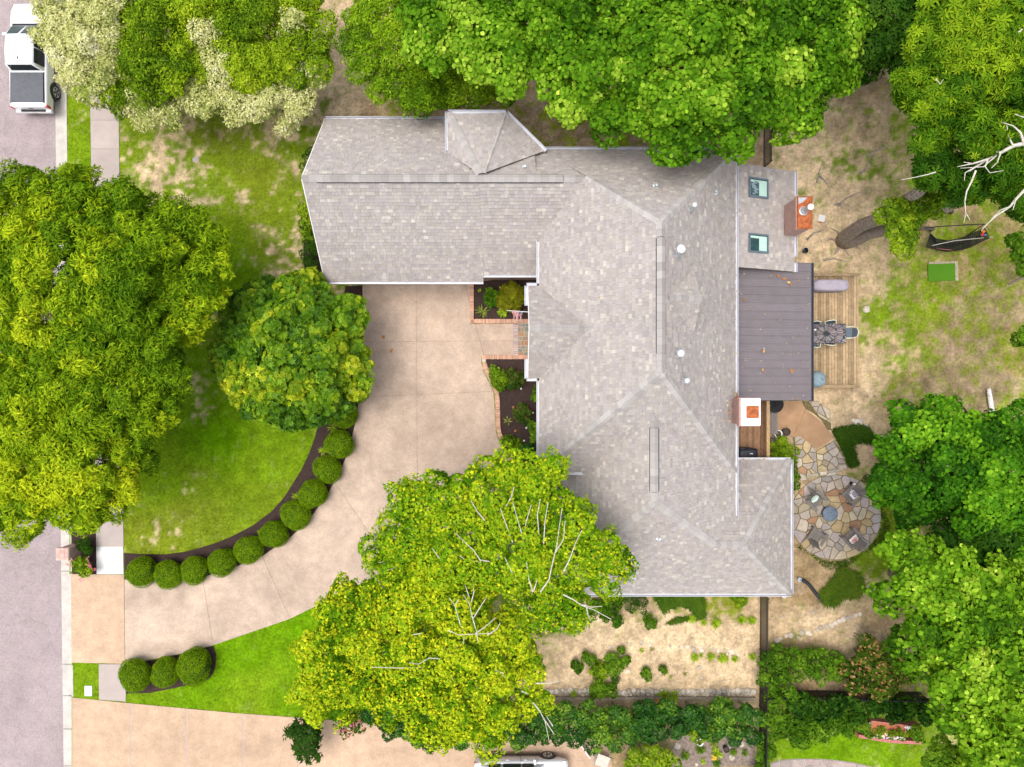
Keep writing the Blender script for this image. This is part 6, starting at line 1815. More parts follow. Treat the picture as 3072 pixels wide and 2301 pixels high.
# leaning grey trunks of the star leaved tree, roots, dead tree, log
def trunk_pair():
    tr_=[o for o in COL.objects if o.get('label','').startswith('leaning tree')][0]
    k=lambda x,y,z: W(2200+x/4.3145,400+y/4.3145,z)
    b0=k(1430,1400,0)
    q=MB(); q.tube([b0+Vector((0,0,-.2)),k(1470,1330,.8),k(1660,1190,3.0),k(1950,1080,5.0),W(2715,602,6.6),W(2756,576,7.6),W(2830,500,9.0)],[.42,.36,.30,.28,.25,.22,.15],12); q.build('trunk',M['grey_bark'],tr_,True)
    q=MB(); q.tube([b0+Vector((.05,-.05,-.2)),k(1540,1400,.7),k(1760,1300,2.6),k(2060,1230,4.2),W(2790,640,6.2),W(2863,615,7.6),W(2960,560,9.4)],[.34,.30,.27,.25,.22,.18,.12],12); q.build('trunk',M['grey_bark'],tr_,True)
    for a in range(7):
        t=a*.93+.3; L_=random.uniform(.7,1.7); pts=[b0+Vector((math.cos(t)*.25,math.sin(t)*.25,.12))]
        for s_ in (.4,.7,1.0): pts.append(b0+Vector((math.cos(t+random.uniform(-.25,.25)*s_)*L_*s_,math.sin(t+random.uniform(-.25,.25)*s_)*L_*s_,.05-.06*s_)))
        MB().tube(pts,[.16,.08,.045,.012],7).build('root',M['grey_bark'],tr_,True)
trunk_pair()
def surface_roots():
    q=MB()
    for pts in ([(2450,550),(2456,520),(2462,500)],[(2458,528),(2476,545),(2487,560)],[(2510,620),(2540,595),(2570,580),(2600,572),(2650,555)],[(2500,615),(2515,610),(2530,622)],[(2580,520),(2600,505),(2610,470)],[(2420,720),(2440,700),(2470,690)],[(2470,780),(2500,775),(2540,785)],[(2600,470),(2630,450),(2665,440)]):
        P_=[W(x,y,.0) for x,y in pts]; q.tube(P_,[.07*(1-.3*i) for i in range(len(P_))],6)
    o=q.build('surface_roots',M['grey_bark']); tag(o,'bare grey tree roots lying on the sandy yard','roots',kind='stuff')
surface_roots()
def dead_tree():
    k=lambda x,y,z: W(2048+x/2.16,y/2.16,z)
    root=thing('dead_tree','bleached white dead tree reaching in from the right edge','tree',W(3120,560))
    z=11.2
    L_=[([(2420,820),(2300,890),(2212,930),(2140,945),(2060,990),(1980,1030),(1900,1080),(1860,1110)],.10),([(2212,930),(2190,860),(2140,815),(2060,790)],.05),([(2140,945),(2110,880),(2100,810)],.035),([(2060,990),(1960,960),(1920,910)],.04),([(1960,975),(1890,985)],.02),([(1980,1030),(1880,1060),(1780,1080)],.045),([(1880,1060),(1820,1050)],.02),([(1900,1080),(1830,1120),(1825,1170)],.03),([(1980,1030),(1960,1080),(1990,1120),(2080,1105)],.03),([(2060,990),(2040,1050),(2000,1090)],.03),([(2030,1010),(1950,1080),(1800,1090)],.03),
        ([(1900,1105),(1870,1180),(1840,1240),(1828,1310),(1835,1380),(1822,1445)],.035),([(1835,1380),(1862,1425)],.015),([(2300,1180),(2212,1235),(2160,1290),(2120,1340),(2030,1400),(1975,1450),(1935,1495)],.06),([(2120,1340),(2060,1360),(2000,1420)],.025),([(2160,1290),(2140,1360)],.02),([(1640,1115),(1590,1130),(1500,1150),(1420,1165)],.025),([(1640,510),(1668,545),(1690,515)],.02),([(2200,190),(2150,230),(2130,265)],.03),([(2300,700),(2212,760),(2150,740)],.04)]
    for pts,w_ in L_:
        P_=[k(x,y,z-.03*i) for i,(x,y) in enumerate(pts)]
        MB().tube(P_,[max(.01,w_*(1-.8*i/(len(P_)-1))) for i in range(len(P_))],6).build('branch',M['pale_bark'],root)
    MB().tube([W(3120,560,-.2),W(3150,540,6),k(2420,820,z),],[.28,.22,.12],9).build('trunk',M['pale_bark'],root)
dead_tree()
t=thing('fallen_log','white barked log lying on the brown lawn beside the right-hand trees','log',W(2974,1210))
MB().tube([W(2966,1166,.12),W(2971,1200,.14),W(2976,1235,.13),W(2983,1275,.12)],[.10,.12,.12,.13],10).build('log',M['white_bark'] if 'white_bark' in M else M['pale_bark'],t,True)
MB().tube([W(2970,1190,.2),W(2962,1180,.4)],[.04,.02],6).build('stub',M['pale_bark'],t)
t=thing('drain_pipe','black corrugated drain pipe curving over the bare soil','pipe',W(2440,1775))
pp=[(2398,1738),(2412,1742),(2428,1755),(2442,1773),(2455,1790),(2468,1803),(2480,1811)]
q=MB(); P_=[]
for i in range(len(pp)-1):
    for s_ in range(8): P_.append(W(pp[i][0]*(1-s_/8)+pp[i+1][0]*s_/8,pp[i][1]*(1-s_/8)+pp[i+1][1]*s_/8,.10))
q.tube(P_,[.095 if i%2 else .08 for i in range(len(P_))],10); q.build('pipe',M['blackp'],t)
MB().lathe([(.12,.02),(.12,.16),(.1,.18)],P_[0].x,P_[0].y,12).build('inlet',M['galv'],t)
c=W(2351,1785,.15); t=thing('tree_stump','small cut stump with pale rings at the rear roof corner','stump',(c.x,c.y,0))
MB().lathe([(.20,0),(.17,.22)],c.x,c.y,12).build('stump',M['bark'],t)
MB().lathe([(.155,.2),(.155,.232),(.10,.238),(.02,.24)],c.x,c.y,12).build('cut_face',M['beige'],t)

# ------------------------------------------------------------ dirt garden below the house
z_=lambda x,y:(1700+x/3.4516,1760+y/3.4516)
gl=[(225,740,62,'round green grassy shrub left of the irregular one in the dirt garden'),(100,830,56,'oval green grassy shrub nearest the maple in the dirt garden'),(820,900,52,'round green shrub alone in the middle of the dirt garden'),(1003,860,36,'small round green shrub right of the lone one in the dirt garden'),(500,955,34,'small dark shrub with reddish leaves in the dirt garden'),(563,660,32,'small round green shrub above the irregular one'),(855,360,60,'green shrub at the upper edge of the sandy strip below the house')]
for x,y,r,lab in gl:
    X_,Y_=z_(x,y); r_=r/3.4516
    shrub('grassy_shrub',lab,'rose' if 'reddish' in lab else 'bright',[(X_,Y_,r_),(X_+r_*.3,Y_+r_*.4,r_*.7),(X_-r_*.3,Y_-r_*.4,r_*.7)],.28,dens=1.0,group='grassy shrubs in the dirt garden')
X_,Y_=z_(470,780); shrub('grassy_shrub','large irregular green shrub with a side arm in the dirt garden','bright',[(X_,Y_-8,20),(X_+2,Y_+12,20),(X_+22,Y_+8,15),(X_+38,Y_-4,14),(X_-8,Y_+16,14)],.35)
X_,Y_=z_(330,880); shrub('grassy_shrub','spreading olive green grassy shrub above the stone row','lime',[(X_-8,Y_-8,18),(X_+10,Y_+2,18),(X_,Y_+20,16),(X_+14,Y_-14,12)],.3,dens=.8)
X_,Y_=z_(370,1050); shrub('grassy_shrub','green shrub draped over the stone row beside the timber edge','bright',[(X_-22,Y_+8,17),(X_,Y_-2,16),(X_+24,Y_+4,16),(X_-14,Y_+20,13)],.35)
sk=[(1325,730,42,'bright spiky clump in the dirt garden row, leftmost'),(1398,715,28,'small bright spiky clump second from left in the dirt garden row'),(1490,730,42,'bright spiky clump third from left in the dirt garden row'),(1615,740,52,'largest bright spiky clump in the dirt garden row'),(1743,750,34,'bright spiky clump right of the largest in the row'),(1925,725,36,'bright spiky clump next to the fence at the row end'),(1300,335,42,'bright spiky clump at the weeds, left of the upper group'),(1540,380,56,'large spiky clump below the olive lawn by the house'),(1420,370,34,'small spiky clump left of the large upper one'),(1815,340,46,'spiky clump near the fence, left of the upper pair'),(1910,350,46,'spiky clump closest to the fence in the upper pair'),(1000,1130,62,'tall yellowish spiky clump over the timber edge with an orange flower'),(1110,1120,56,'tall spiky clump over the timber edge right of the orange flower'),(70,1110,36,'spiky clump at the left end of the stone row'),(775,665,28,'pale spiky tuft above the lone round shrub'),(885,655,24,'faint pale tuft right of the pale spiky tuft'),(1225,910,22,'faint dry tuft in the bare middle of the dirt garden'),(1083,943,18,'tiny green weed below the small round shrub')]
for x,y,r,lab in sk:
    X_,Y_=z_(x,y); tuft('spiky_clump',lab,X_,Y_,r/3.4516*1.35,P_LIR if 'faint' not in lab else P_DRY,54 if r>30 else 30,.055,.55,group='spiky clumps in the dirt garden')
c=W(*z_(935,1185),.5); t=thing('orange_lily','single orange lily flower over the timber edge','flower',(c.x,c.y,0))
q=MB()
for k in range(6):
    a=k*1.047; q.add([(0,0,.5),(.05*math.cos(a-.4),.05*math.sin(a-.4),.54),(.12*math.cos(a),.12*math.sin(a),.53),(.05*math.cos(a+.4),.05*math.sin(a+.4),.54)],[(0,1,2,3)],(.80,.28,.01))
q.build('petals',M['flower'],t,wm=False); MB().tube([(0,0,0),(0,0,.5)],.008,5).build('stem',M['core'],t,wm=False)
shrub('dark_box_shrub','dark green clipped shrub under the lower roof edge beside the maple','box',[(1880,1795,22),(1915,1800,26),(1895,1820,20),(1925,1825,15),(1930,1785,16)],.6,dens=.5)
shrub('wall_side_shrub','loose green shrub under the bare maple branch below the house','bright',[(1825,1850,18),(1850,1858,17),(1810,1835,18),(1790,1815,20),(1840,1815,22),(1775,1840,16)],.5)
shrub('yellow_leaf_shrub','yellow leaved shrub against the lower roof near the fence','lime',[(2210,1790,16),(2225,1800,15),(2215,1812,11),(2232,1785,12)],.5)
# stone row and timber edging
sr=thing('stone_edging','row of rounded field stones along the garden timber','edging',W(1960,2078))
x=1642; i=0
while x<2266:
    r=random.uniform(7.5,10.5); y=2072+random.uniform(-2,3)+ (3 if 1800<x<1900 else 0)
    o=rock('stone',None,x,y,r,.8,parent=None,seed=3); del_=[k for k in ('label','category') if k in o]
    for k in del_: del o[k]
    o.parent=sr; o.matrix_parent_inverse=Matrix.Translation(-Vector(sr.location))
    x+=r*1.6; i+=1
x=1690
while x<2260:
    r=random.uniform(4.5,7.0); y=2083+random.uniform(-2,1)
    o=rock('stone',None,x,y,r,.7,seed=9)
    for k in ('label','category'):
        if k in o: del o[k]
    o.parent=sr; o.matrix_parent_inverse=Matrix.Translation(-Vector(sr.location))
    x+=r*2.2
tm_=thing('timber_edging','long grey landscape timbers between stone row and hedge','edging',W(1960,2093))
for (a,b2) in (((1640,2092),(1800,2093)),((1802,2093.5),(1960,2091)),((1962,2091),(2120,2092.5)),((2122,2093),(2265,2094))):
    MB().obox(P2([a])[0],P2([b2])[0],.15,-.05,.16).build('timber',M['timber'],tm_,bevel=.012)
sr2=thing('stone_border','broken line of small half sunk stones across the dirt garden','edging',W(1980,1945))
for x,y,r in ((1925,1928,7),(1948,1934,6),(1890,1932,6),(2010,1938,5),(2045,1941,5),(2062,1941,6),(2080,1945,7),(2100,1942,6),(2085,1955,6),(2105,1953,7),(2125,1943,5),(2140,1946,5),(2155,1952,6),(2172,1950,5),(2195,1955,9),(2215,1963,5),(2180,1962,6),(2098,2002,7),(2104,2032,5),(1884,2014,7),(1830,1940,5)):
    o=rock('stone',None,x,y,r,.35,seed=5)
    for k in ('label','category'):
        if k in o: del o[k]
    o.parent=sr2; o.matrix_parent_inverse=Matrix.Translation(-Vector(sr2.location))
sr3=thing('path_stones','line of loose stones along the sandy path beyond the fence','edging',W(2500,1870))
for x,y,r in ((2505,1868,7),(2518,1862,8),(2530,1858,8),(2543,1853,7),(2556,1849,6),(2568,1846,6),(2580,1842,6),(2495,1875,9),(2480,1880,7),(2462,1882,8),(2425,1897,8),(2405,1898,9),(2430,1902,6),(2372,1906,8),(2358,1908,6),(2330,1922,9),(2340,1916,6),(2350,1850,5),(2415,1845,4),(2440,1836,5),(2602,1766,8),(2615,1764,9),(2608,1772,7),(2540,1790,4),(2395,1912,5),(2450,1890,5)):
    o=rock('stone',None,x,y,r,.5,seed=6)
    for k in ('label','category'):
        if k in o: del o[k]
    o.parent=sr3; o.matrix_parent_inverse=Matrix.Translation(-Vector(sr3.location))

# ------------------------------------------------------------ hedge along the bottom and shrubs to the right
def hs(label,bl,kind='laurel',z=1.3,name='hedge_shrub',**k): return shrub(name,label,kind,bl,z,zr=.85,**k)
hs('dark glossy hedge shrub at the left end beside the neighbouring driveway',[(1160,2150,40),(1210,2170,44),(1180,2190,30),(1250,2200,34),(1290,2170,44),(1330,2200,36),(1370,2190,36),(1120,2150,22),(1390,2150,40),(1300,2215,24),(1380,2215,24)])
hs('dark hedge shrub below the yellow maple sprays',[(1430,2170,40),(1480,2190,40),(1540,2200,34),(1520,2160,40),(1590,2190,36),(1450,2205,30),(1560,2215,24)])
hs('dark hedge shrub with the bare twig hanging over it',[(1630,2150,44),(1660,2190,38),(1700,2140,40),(1720,2190,38),(1640,2205,26)])
hs('dark hedge shrub speckled with bright new leaves in the middle of the hedge',[(1770,2140,42),(1810,2190,40),(1850,2140,42),(1880,2190,38),(1840,2230,26),(1780,2225,30)])
hs('dark hedge shrub below the timber edge, right of the middle',[(1930,2135,42),(1960,2180,42),(2000,2130,40),(2030,2170,40),(1920,2180,36)])
hs('darkest hedge shrub at the right end next to the fence',[(2080,2140,42),(2120,2180,40),(2170,2135,42),(2200,2180,40),(2240,2140,36),(2245,2200,30),(2150,2200,30),(2200,2210,24)])
shrub('yellow_leaf_shrub','bright yellow speckled shrub leaning out of the hedge bottom','lime',[(2085,2190,18),(2095,2215,18),(2110,2200,14),(2120,2185,14),(2072,2175,12)],1.5,dens=.5)
shrub('lime_shrub','bright lime green shrub at the bottom edge beside the silver car','lime',[(1920,2262,40),(1960,2285,42),(1985,2255,32),(1895,2295,34),(1940,2310,36),(2010,2290,24)],1.1,dens=.8)
shrub('pink_crape','sparse shrub with pink tips at the corner of the neighbouring driveway','rosy',[(1045,2175,22),(1065,2160,20),(1035,2195,14),(1075,2185,14)],1.0,dens=.35,extra=blooms('pinkflower','flower_cluster',[(1030,2190,1.2,8),(1045,2210,1.0,8),(1060,2175,1.3,8),(1035,2170,1.2,5),(1080,2160,1.3,5)]))
def cedar():
    root=thing('weeping_conifer','dark green drooping conifer overhanging the neighbouring driveway','tree',W(930,2215))
    vs_=[];fs=[];cs=[];off=0
    top=W(930,2190,2.6); rg2=np.random.default_rng(4)
    q=MB(); q.tube([W(940,2205,-.1),top],[.09,.03],7); 
    for i,(x,y) in enumerate(((862,2205),(872,2180),(858,2190),(885,2225),(905,2240),(900,2280),(925,2290),(945,2275),(958,2280),(955,2240),(962,2215),(915,2160),(950,2160),(885,2160),(892,2262),(935,2250),(960,2190),(920,2220),(880,2245))):
        z=1.2+.6*rg2.random(); e=W(x,y,z); mid=top.lerp(e,.5)+Vector((0,0,.35))
        q.tube([top,mid,e],[.025,.015,.005],5)
        pts=[]
        for s_ in np.linspace(.15,1,26):
            p=top.lerp(mid,s_*2) if s_<.5 else mid.lerp(e,s_*2-1); pts.append(p)
        P=np.array([tuple(p) for p in pts]); d=np.array(tuple((e-top).normalized())); 
        P=np.repeat(P,5,axis=0)+rg2.normal(0,.07,(len(P)*5,3))
        N=np.tile(np.array([0,0,1.0]),(len(P),1))+rg2.normal(0,.3,(len(P),3))
        v,f=place(T_SLIM,P,N,.26*(.7+.5*rg2.random(len(P))))
        c=np.repeat(ramp(rg2.random(len(P)),[(.015,.05,.006),(.03,.085,.008),(.055,.12,.012)]),4,axis=0)
        vs_.append(v);fs.append(f+off);cs.append(c);off+=len(v)
    link('foliage',np_mesh('foliage',np.concatenate(vs_),np.concatenate(fs),np.concatenate(cs)),M['leaf'],root,True)
    q.build('trunk',M['bark'],root)
cedar()
shrub('fence_shrub','bright green shrub spreading beside the fence below the sandy path','bright',[(2300,1975,26),(2340,1970,34),(2385,1975,36),(2330,2010,36),(2300,2040,28),(2430,1980,34),(2480,1975,34),(2520,1985,28),(2350,2050,32),(2390,2020,26),(2500,2020,26),(2450,2030,22)],.9,dens=.8)
shrub('fence_shrub','green shrub below the fence corner, dark gaps in it','bright',[(2320,2090,30),(2370,2085,28),(2330,2130,32),(2300,2160,24)],.9,dens=.7)
shrub('rosy_shrub','green shrub with orange pink leaf tips before the dark fence','rosy',[(2560,2010,34),(2600,1975,36),(2650,1960,36),(2700,1990,34),(2650,2010,38),(2720,2030,28),(2600,2050,30),(2560,2050,24),(2680,2050,26),(2640,2080,22),(2600,1930,24)],1.3,dens=.9)
shrub('dark_understory','dark green shrubs mixed with pale leaves left of the red planter','shade',[(2400,2110,34),(2450,2120,36),(2500,2110,34),(2560,2110,34),(2620,2120,34),(2680,2130,36),(2560,2150,28)],.9,dens=1.2)
shrub('low_shrub','mid green low shrub bordering the neighbouring lawn on the left','bright',[(2340,2180,34),(2380,2160,34),(2430,2170,36),(2480,2180,34),(2515,2155,30),(2535,2180,22),(2400,2210,30),(2460,2215,26),(2540,2135,26)],.7,dens=.8,extra=blooms('pinkflower','flower_cluster',[(2343,2135,1.0,4),(2379,2136,1.0,3),(2471,2138,1.0,4)],.04))
shrub('low_shrub','mid green low shrub by the lower end of the fence','bright',[(2290,2220,22),(2300,2250,24),(2285,2285,22),(2310,2230,18),(2280,2310,20)],.6,dens=.9)
shrub('low_shrub','dark low shrub behind the red planter box','shade',[(2660,2105,24),(2720,2118,24),(2775,2150,24),(2770,2120,24)],.8,dens=1.3)
shrub('planter_side_shrub','small green shrub at the left side of the red planter','bright',[(2590,2185,16),(2600,2200,12),(2604,2175,10)],.5)
# red planter box
def planter():
    k=lambda x,y,z=0: W(2048+x/2.16,1534+y/2.16,z)
    root=thing('planter_box','faded red wooden planter box with white and yellow flowers','planter',k(1340,1430))
    z=.42
    def brd(a,b2,w_,zz,nm='board'):
        MB().obox(k(*a,z)[:2],k(*b2,z)[:2],w_,.0,zz).build(nm,M['redwood'],root,bevel=.008)
    brd((1225,1360),(1440,1388),.06,z); brd((1226,1362),(1213,1452),.06,z-.004); brd((1445,1390),(1440,1478),.06,z-.004); brd((1440,1388),(1545,1392),.06,z-.01)
    brd((1140,1456),(1345,1490),.16,z+.02,'front_board'); brd((1346,1490),(1545,1500),.16,z+.02,'front_board')
    MB().prism([tuple(k(x,y,.36)[:2]) for x,y in ((1226,1362),(1443,1390),(1440,1476),(1214,1452))],.0,.36).build('soil',M['terracotta'],root)
    q=MB(); r2=random.Random(3)
    for i in range(90):
        x,y=r2.choice([(r2.uniform(1240,1330),r2.uniform(1440,1470)),(r2.uniform(1330,1440),r2.uniform(1455,1480)),(r2.uniform(1195,1215),r2.uniform(1370,1450)),(r2.uniform(1440,1480),r2.uniform(1395,1410))])
        c=k(x,y,.5+r2.random()*.08)
        for kk in range(5):
            t=kk*1.257; q.add([c,c+Vector((math.cos(t)*.045,math.sin(t)*.045,.01)),c+Vector((math.cos(t+.8)*.035,math.sin(t+.8)*.035,.015))],[(0,1,2)],(.80,.80,.78))
    for x,y in ((1385,1440),(1300,1450),(1380,1445),(1390,1437)):
        c=k(x,y,.55)
        for kk in range(6):
            t=kk*1.05; q.add([c,c+Vector((math.cos(t)*.06,math.sin(t)*.06,.01)),c+Vector((math.cos(t+.8)*.05,math.sin(t+.8)*.05,.02))],[(0,1,2)],(.75,.42,.02))
    q.build('flowers',M['flower'],root)['kind']='stuff'
    bl=[(k(x,y,.42),.20,.12) for x,y in ((1290,1420),(1350,1440),(1400,1430),(1260,1440),(1420,1460))]
    link('foliage',crown_mesh('foliage',bl,'lime',99,.5,-.1),M['leaf'],root,True)
planter()
shrub('planter_plant','green bushy plant filling the right part of the red planter','bright',[(2745,2198,15),(2758,2212,14),(2750,2186,13)],.6)
# flagstone arc at the bottom edge
arc=[(2270,2301+30),(2300,2290),(2350,2278),(2400,2276),(2450,2276),(2500,2279),(2560,2287),(2625,2301),(2650,2340),(2270,2345)]
fa=MB().prism(P2(arc),-.03,.02).build('flagstone_walk',M['mortar']); tag(fa,'flagstone walk curving in at the bottom edge',kind='structure')
stones(fa,P2(arc),.45,51,gap=.02,cols=[(.33,.26,.24),(.36,.29,.26),(.30,.25,.23)])
# neighbour's pot garden
bed('pot_garden_bed','dark soil patch with pots and stones at the bottom edge',[(2040,2200),(2110,2195),(2262,2205),(2268,2296),(2060,2300),(2010,2320),(1990,2301),(2020,2240)],z=.02,mat='garden_soil') if 'garden_soil' in M else None
pot('white rimmed pot in the dark soil patch at the bottom edge',2100,2228,11,.35,'white')
pot('black pot beside pale stones in the bottom soil patch',2180,2250,9,.35,'blackp')
for i,(x,y,r,lab) in enumerate(((2097,2218,10,'tan rock behind the white rimmed pot'),(2196,2272,9,'pale flat stone below the black pot'),(2185,2240,8,'brown stone touching the black pot'),(2033,2236,11,'pale stone at the left of the bottom soil patch'),(2225,2232,8,'sandy stone at the upper right of the bottom soil patch'),(2090,2293,6,'white round stone at the very bottom edge'))):
    rock('garden_stone',lab,x,y,r,.5)
for x,y,r,lab,pal in ((2100,2248,18,'dark leafy plant below the white rimmed pot',P_GRS),(2142,2230,18,'yellow flowered spiky plant in the bottom soil patch',P_YUC),(2150,2260,20,'dull green spiky plant by the yellow blooms',P_LIR),(2200,2256,14,'small green plant right of the black pot',P_GRS),(2235,2260,13,'dark small plant near the fence in the soil patch',P_GRS),(2055,2265,18,'green plant at the left of the soil patch',P_GRS),(2110,2285,10,'lime plant beside the white round stone',P_LIR),(2150,2290,16,'low green plant at the bottom of the soil patch',P_GRS)):
    tuft('garden_plant',lab,x,y,r,pal,36,.09,.6,group='plants of the bottom soil patch')
q=MB(); r2=random.Random(6)
t=thing('yellow_flowers','cluster of yellow blossoms on the spiky plant in the soil patch','flower',W(2143,2274))
for i in range(14):
    c=W(2143+r2.uniform(-7,7),2274+r2.uniform(-5,5),.4+r2.random()*.15)
    for kk in range(5):
        tt=kk*1.257; q.add([c,c+Vector((math.cos(tt)*.06,math.sin(tt)*.06,.01)),c+Vector((math.cos(tt+.8)*.05,math.sin(tt+.8)*.05,.02))],[(0,1,2)],(.80,.50,.02))
q.build('petals',M['flower'],t)['kind']='stuff'
# folding chair and white panel by the car
c=at(1808,2285,.5)
t=thing('folding_chair','beige folding chair at the bottom edge beside the neighbouring driveway','chair',(c.x,c.y,0),None,math.radians(-20))
MB().box(-.32,.32,-.28,.30,.44,.48).build('seat',M['beige'],t,bevel=.015,wm=False)
MB().beam((-.30,.32,.46),(-.30,.52,.95),.03,.03).build('back_post',M['black'],t,wm=False)
MB().beam((.30,.32,.46),(.30,.52,.95),.03,.03).build('back_post',M['black'],t,wm=False)
MB().add([(-.29,.36,.6),(.29,.36,.6),(.29,.50,.93),(-.29,.50,.93),(-.29,.38,.6),(.29,.38,.6),(.29,.52,.93),(-.29,.52,.93)],[(0,1,2,3),(7,6,5,4),(0,4,5,1),(1,5,6,2),(2,6,7,3),(3,7,4,0)]).build('back_rest',M['black'],t,wm=False)
for sx_ in (-1,1):
    MB().beam((sx_*.3,.3,.44),(sx_*.3,-.3,0),.025,.025).build('leg',M['galv'],t,wm=False); MB().beam((sx_*.33,-.3,.44),(sx_*.33,.3,0),.025,.025).build('leg',M['galv'],t,wm=False)
c=at(1754,2245,.4)
t=thing('sign_board','white board half hidden by the hedge beside the folding chair','board',(c.x,c.y,0),None,math.radians(-55))
MB().box(-.40,.40,-.02,.02,.05,.75).build('panel',M['white'],t,wm=False)
for sx_ in (-1,1): MB().box(sx_*.35-.02,sx_*.35+.02,-.16,.16,0,.049).build('foot',M['black'],t,wm=False)
# ------------------------------------------------------------ vehicles
def vehicle(name,label,loc,rotz,spec):
    """local: +y is the front; spec holds loft stations and parts"""
    root=thing(name,label,spec['cat'],loc,None,rotz)
    pm=spec['paint']
    def ring(st):
        y,hw,zb,zs,ht,zt=st      # bottom half width hw, sill zb, shoulder zs, top half width ht, top zt
        pts=[(-hw*.86,zb),(-hw*.98,zb+.12),(-hw,zb+(zs-zb)*.55),(-hw*.985,zs-.04),(-(hw*.5+ht*.5),zs+(zt-zs)*.55),(-ht,zt-.012),(-ht*.5,zt+.012)]
        r=[(x,y,z) for x,z in pts]+[(-x,y,z) for x,z in reversed(pts)]
        return r
    MB().loft([ring(s_) for s_ in spec['body']]).build('body',pm,root,True,wm=False)
    # cabin: painted roof with pillars, glass set into it
    cb=spec['cab']
    def cring(y,hb,zb,ht,zt): return [(-hb,y,zb),(-ht-.02,y,zt-.05),(-ht*.9,y,zt),(0,y,zt+.02),(ht*.9,y,zt),(ht+.02,y,zt-.05),(hb,y,zb)]
    y0,y1,y2,y3=cb['y']; hb,ht,zb,zt=cb['hb'],cb['ht'],cb['zb'],cb['zt']
    q=MB(); q.loft([cring(y0,hb*.97,zb,hb*.93,zb+.03),cring(y1,hb,zb,ht,zt-.03),cring((y1+y2)/2,hb,zb,ht,zt),cring(y2,hb,zb,ht*.99,zt-.02),cring(y3,hb*.96,zb,hb*.90,zb+.02)])
    q.build('cabin',pm,root,True,wm=False)
    e=.014
    def quad(nm,pts,mat):
        a=[Vector(p) for p in pts]; n=(a[1]-a[0]).cross(a[2]-a[0]).normalized()
        c=sum(a,Vector())/4
        if n.dot(c-Vector((0,(y1+y2)/2,zb+.2)))<0: n=-n
        MB().add([p+n*e for p in a]+[p-n*.01 for p in a],[(0,1,2,3),(3,2,1,0),(0,1,5,4),(1,2,6,5),(2,3,7,6),(3,0,4,7)]).build(nm,mat,root,wm=False)
    # rear and front glass
    def lerp(a,b2,t): return Vector(a).lerp(Vector(b2),t)
    def glass_between(nm,B0,B1,T0,T1,mx=.07,my=.10):
        P=[lerp(lerp(B0,T0,my),lerp(B1,T1,my),mx),lerp(lerp(B0,T0,my),lerp(B1,T1,my),1-mx),lerp(lerp(B0,T0,1-my),lerp(B1,T1,1-my),1-mx),lerp(lerp(B0,T0,1-my),lerp(B1,T1,1-my),mx)]
        quad(nm,P,M['glass'] if nm!='windshield' else M['windshield'])
    glass_between('rear_window',(-hb*.95,y0,zb+.03),(hb*.95,y0,zb+.03),(-ht,y1,zt-.03),(ht,y1,zt-.03))
    glass_between('windshield',(-hb*.93,y3,zb+.02),(hb*.93,y3,zb+.02),(-ht*.98,y2,zt-.02),(ht*.98,y2,zt-.02),.05,.06)
    for s_ in (-1,1):
        for ya,yb in cb['side']:
            quad('side_window',[(s_*(hb+.004),ya,zb+.05),(s_*(hb+.004),yb,zb+.05),(s_*(ht+.05),min(yb,y2-.02),zt-.10),(s_*(ht+.05),max(ya,y1+.02),zt-.10)],M['glass'])
        MB().loft([[(s_*x,y+cb['mirror'],z) for x,y,z in r] for r in ([(hb-.02,.0,zb+.02),(hb-.02,.10,zb+.02),(hb-.02,.10,zb+.12),(hb-.02,0,zb+.12)],[(hb+.22,-.03,zb+.0),(hb+.22,.10,zb+.0),(hb+.22,.10,zb+.18),(hb+.22,-.03,zb+.18)],[(hb+.27,-.02,zb+.02),(hb+.27,.06,zb+.02),(hb+.27,.06,zb+.16),(hb+.27,-.02,zb+.16)])]).build('mirror',pm,root,wm=False)
    # wheels
    rw=spec['rw']
    for s_ in (-1,1):
        for yw in spec['wheels']:
            xw=spec['hw']-.11
            def disc(r,xa,xb,n=24,rev=False):
                q=MB(); vs_=[]
                for xx,rr in ((xa,r*.93),(xa+(xb-xa)*.15,r),(xb-(xb-xa)*.15,r),(xb,r*.93)):
                    for k in range(n):
                        t=2*math.pi*k/n; vs_.append((s_*xx,yw+rr*math.cos(t),rw+rr*math.sin(t)))
                fs=[]
                for i in range(3):
                    for k in range(n):
                        k2=(k+1)%n; fs.append((i*n+k,i*n+k2,(i+1)*n+k2,(i+1)*n+k))
                fs+= [tuple(range(n)),tuple(range(3*n,4*n))]
                q.add(vs_,fs); return q
            w_=disc(rw,xw-.13,xw+.11).build('wheel',M['tyre'],root,wm=False)
            disc(rw*.63,xw+.08,xw+.117).build('rim_well',M['black'],w_,wm=False)
            q=MB()
            for k in range(5):
                t=2*math.pi*k/5
                for dt in (-.16,.16):
                    q.beam((s_*(xw+.124),yw+.05*math.cos(t),rw+.05*math.sin(t)),(s_*(xw+.124),yw+rw*.63*math.cos(t+dt),rw+rw*.63*math.sin(t+dt)),.035,.02,up=Vector((1,0,0)))
            vs_=[];n=24
            q.tube([(s_*(xw+.120),yw+rw*.64*math.cos(2*math.pi*k/24),rw+rw*.64*math.sin(2*math.pi*k/24)) for k in range(25)],.014,5)
            q.build('rim',M['rim'],w_,wm=False)
            # dark wheel arch
            q=MB(); ar=[]
            for xx in (spec['hw']-.30,spec['hw']+.012):
                ar.append([(s_*xx,yw+(rw+.085)*math.cos(t),rw+(rw+.085)*math.sin(t)) for t in np.linspace(math.pi*.0,math.pi*1.0,15)])
            n=15; vs_=ar[0]+ar[1]; fs=[(i,i+1,n+i+1,n+i) for i in range(n-1)]+[tuple(range(n,2*n))]
            q.add(vs_,fs).build('wheel_arch',M['black'],root,wm=False)
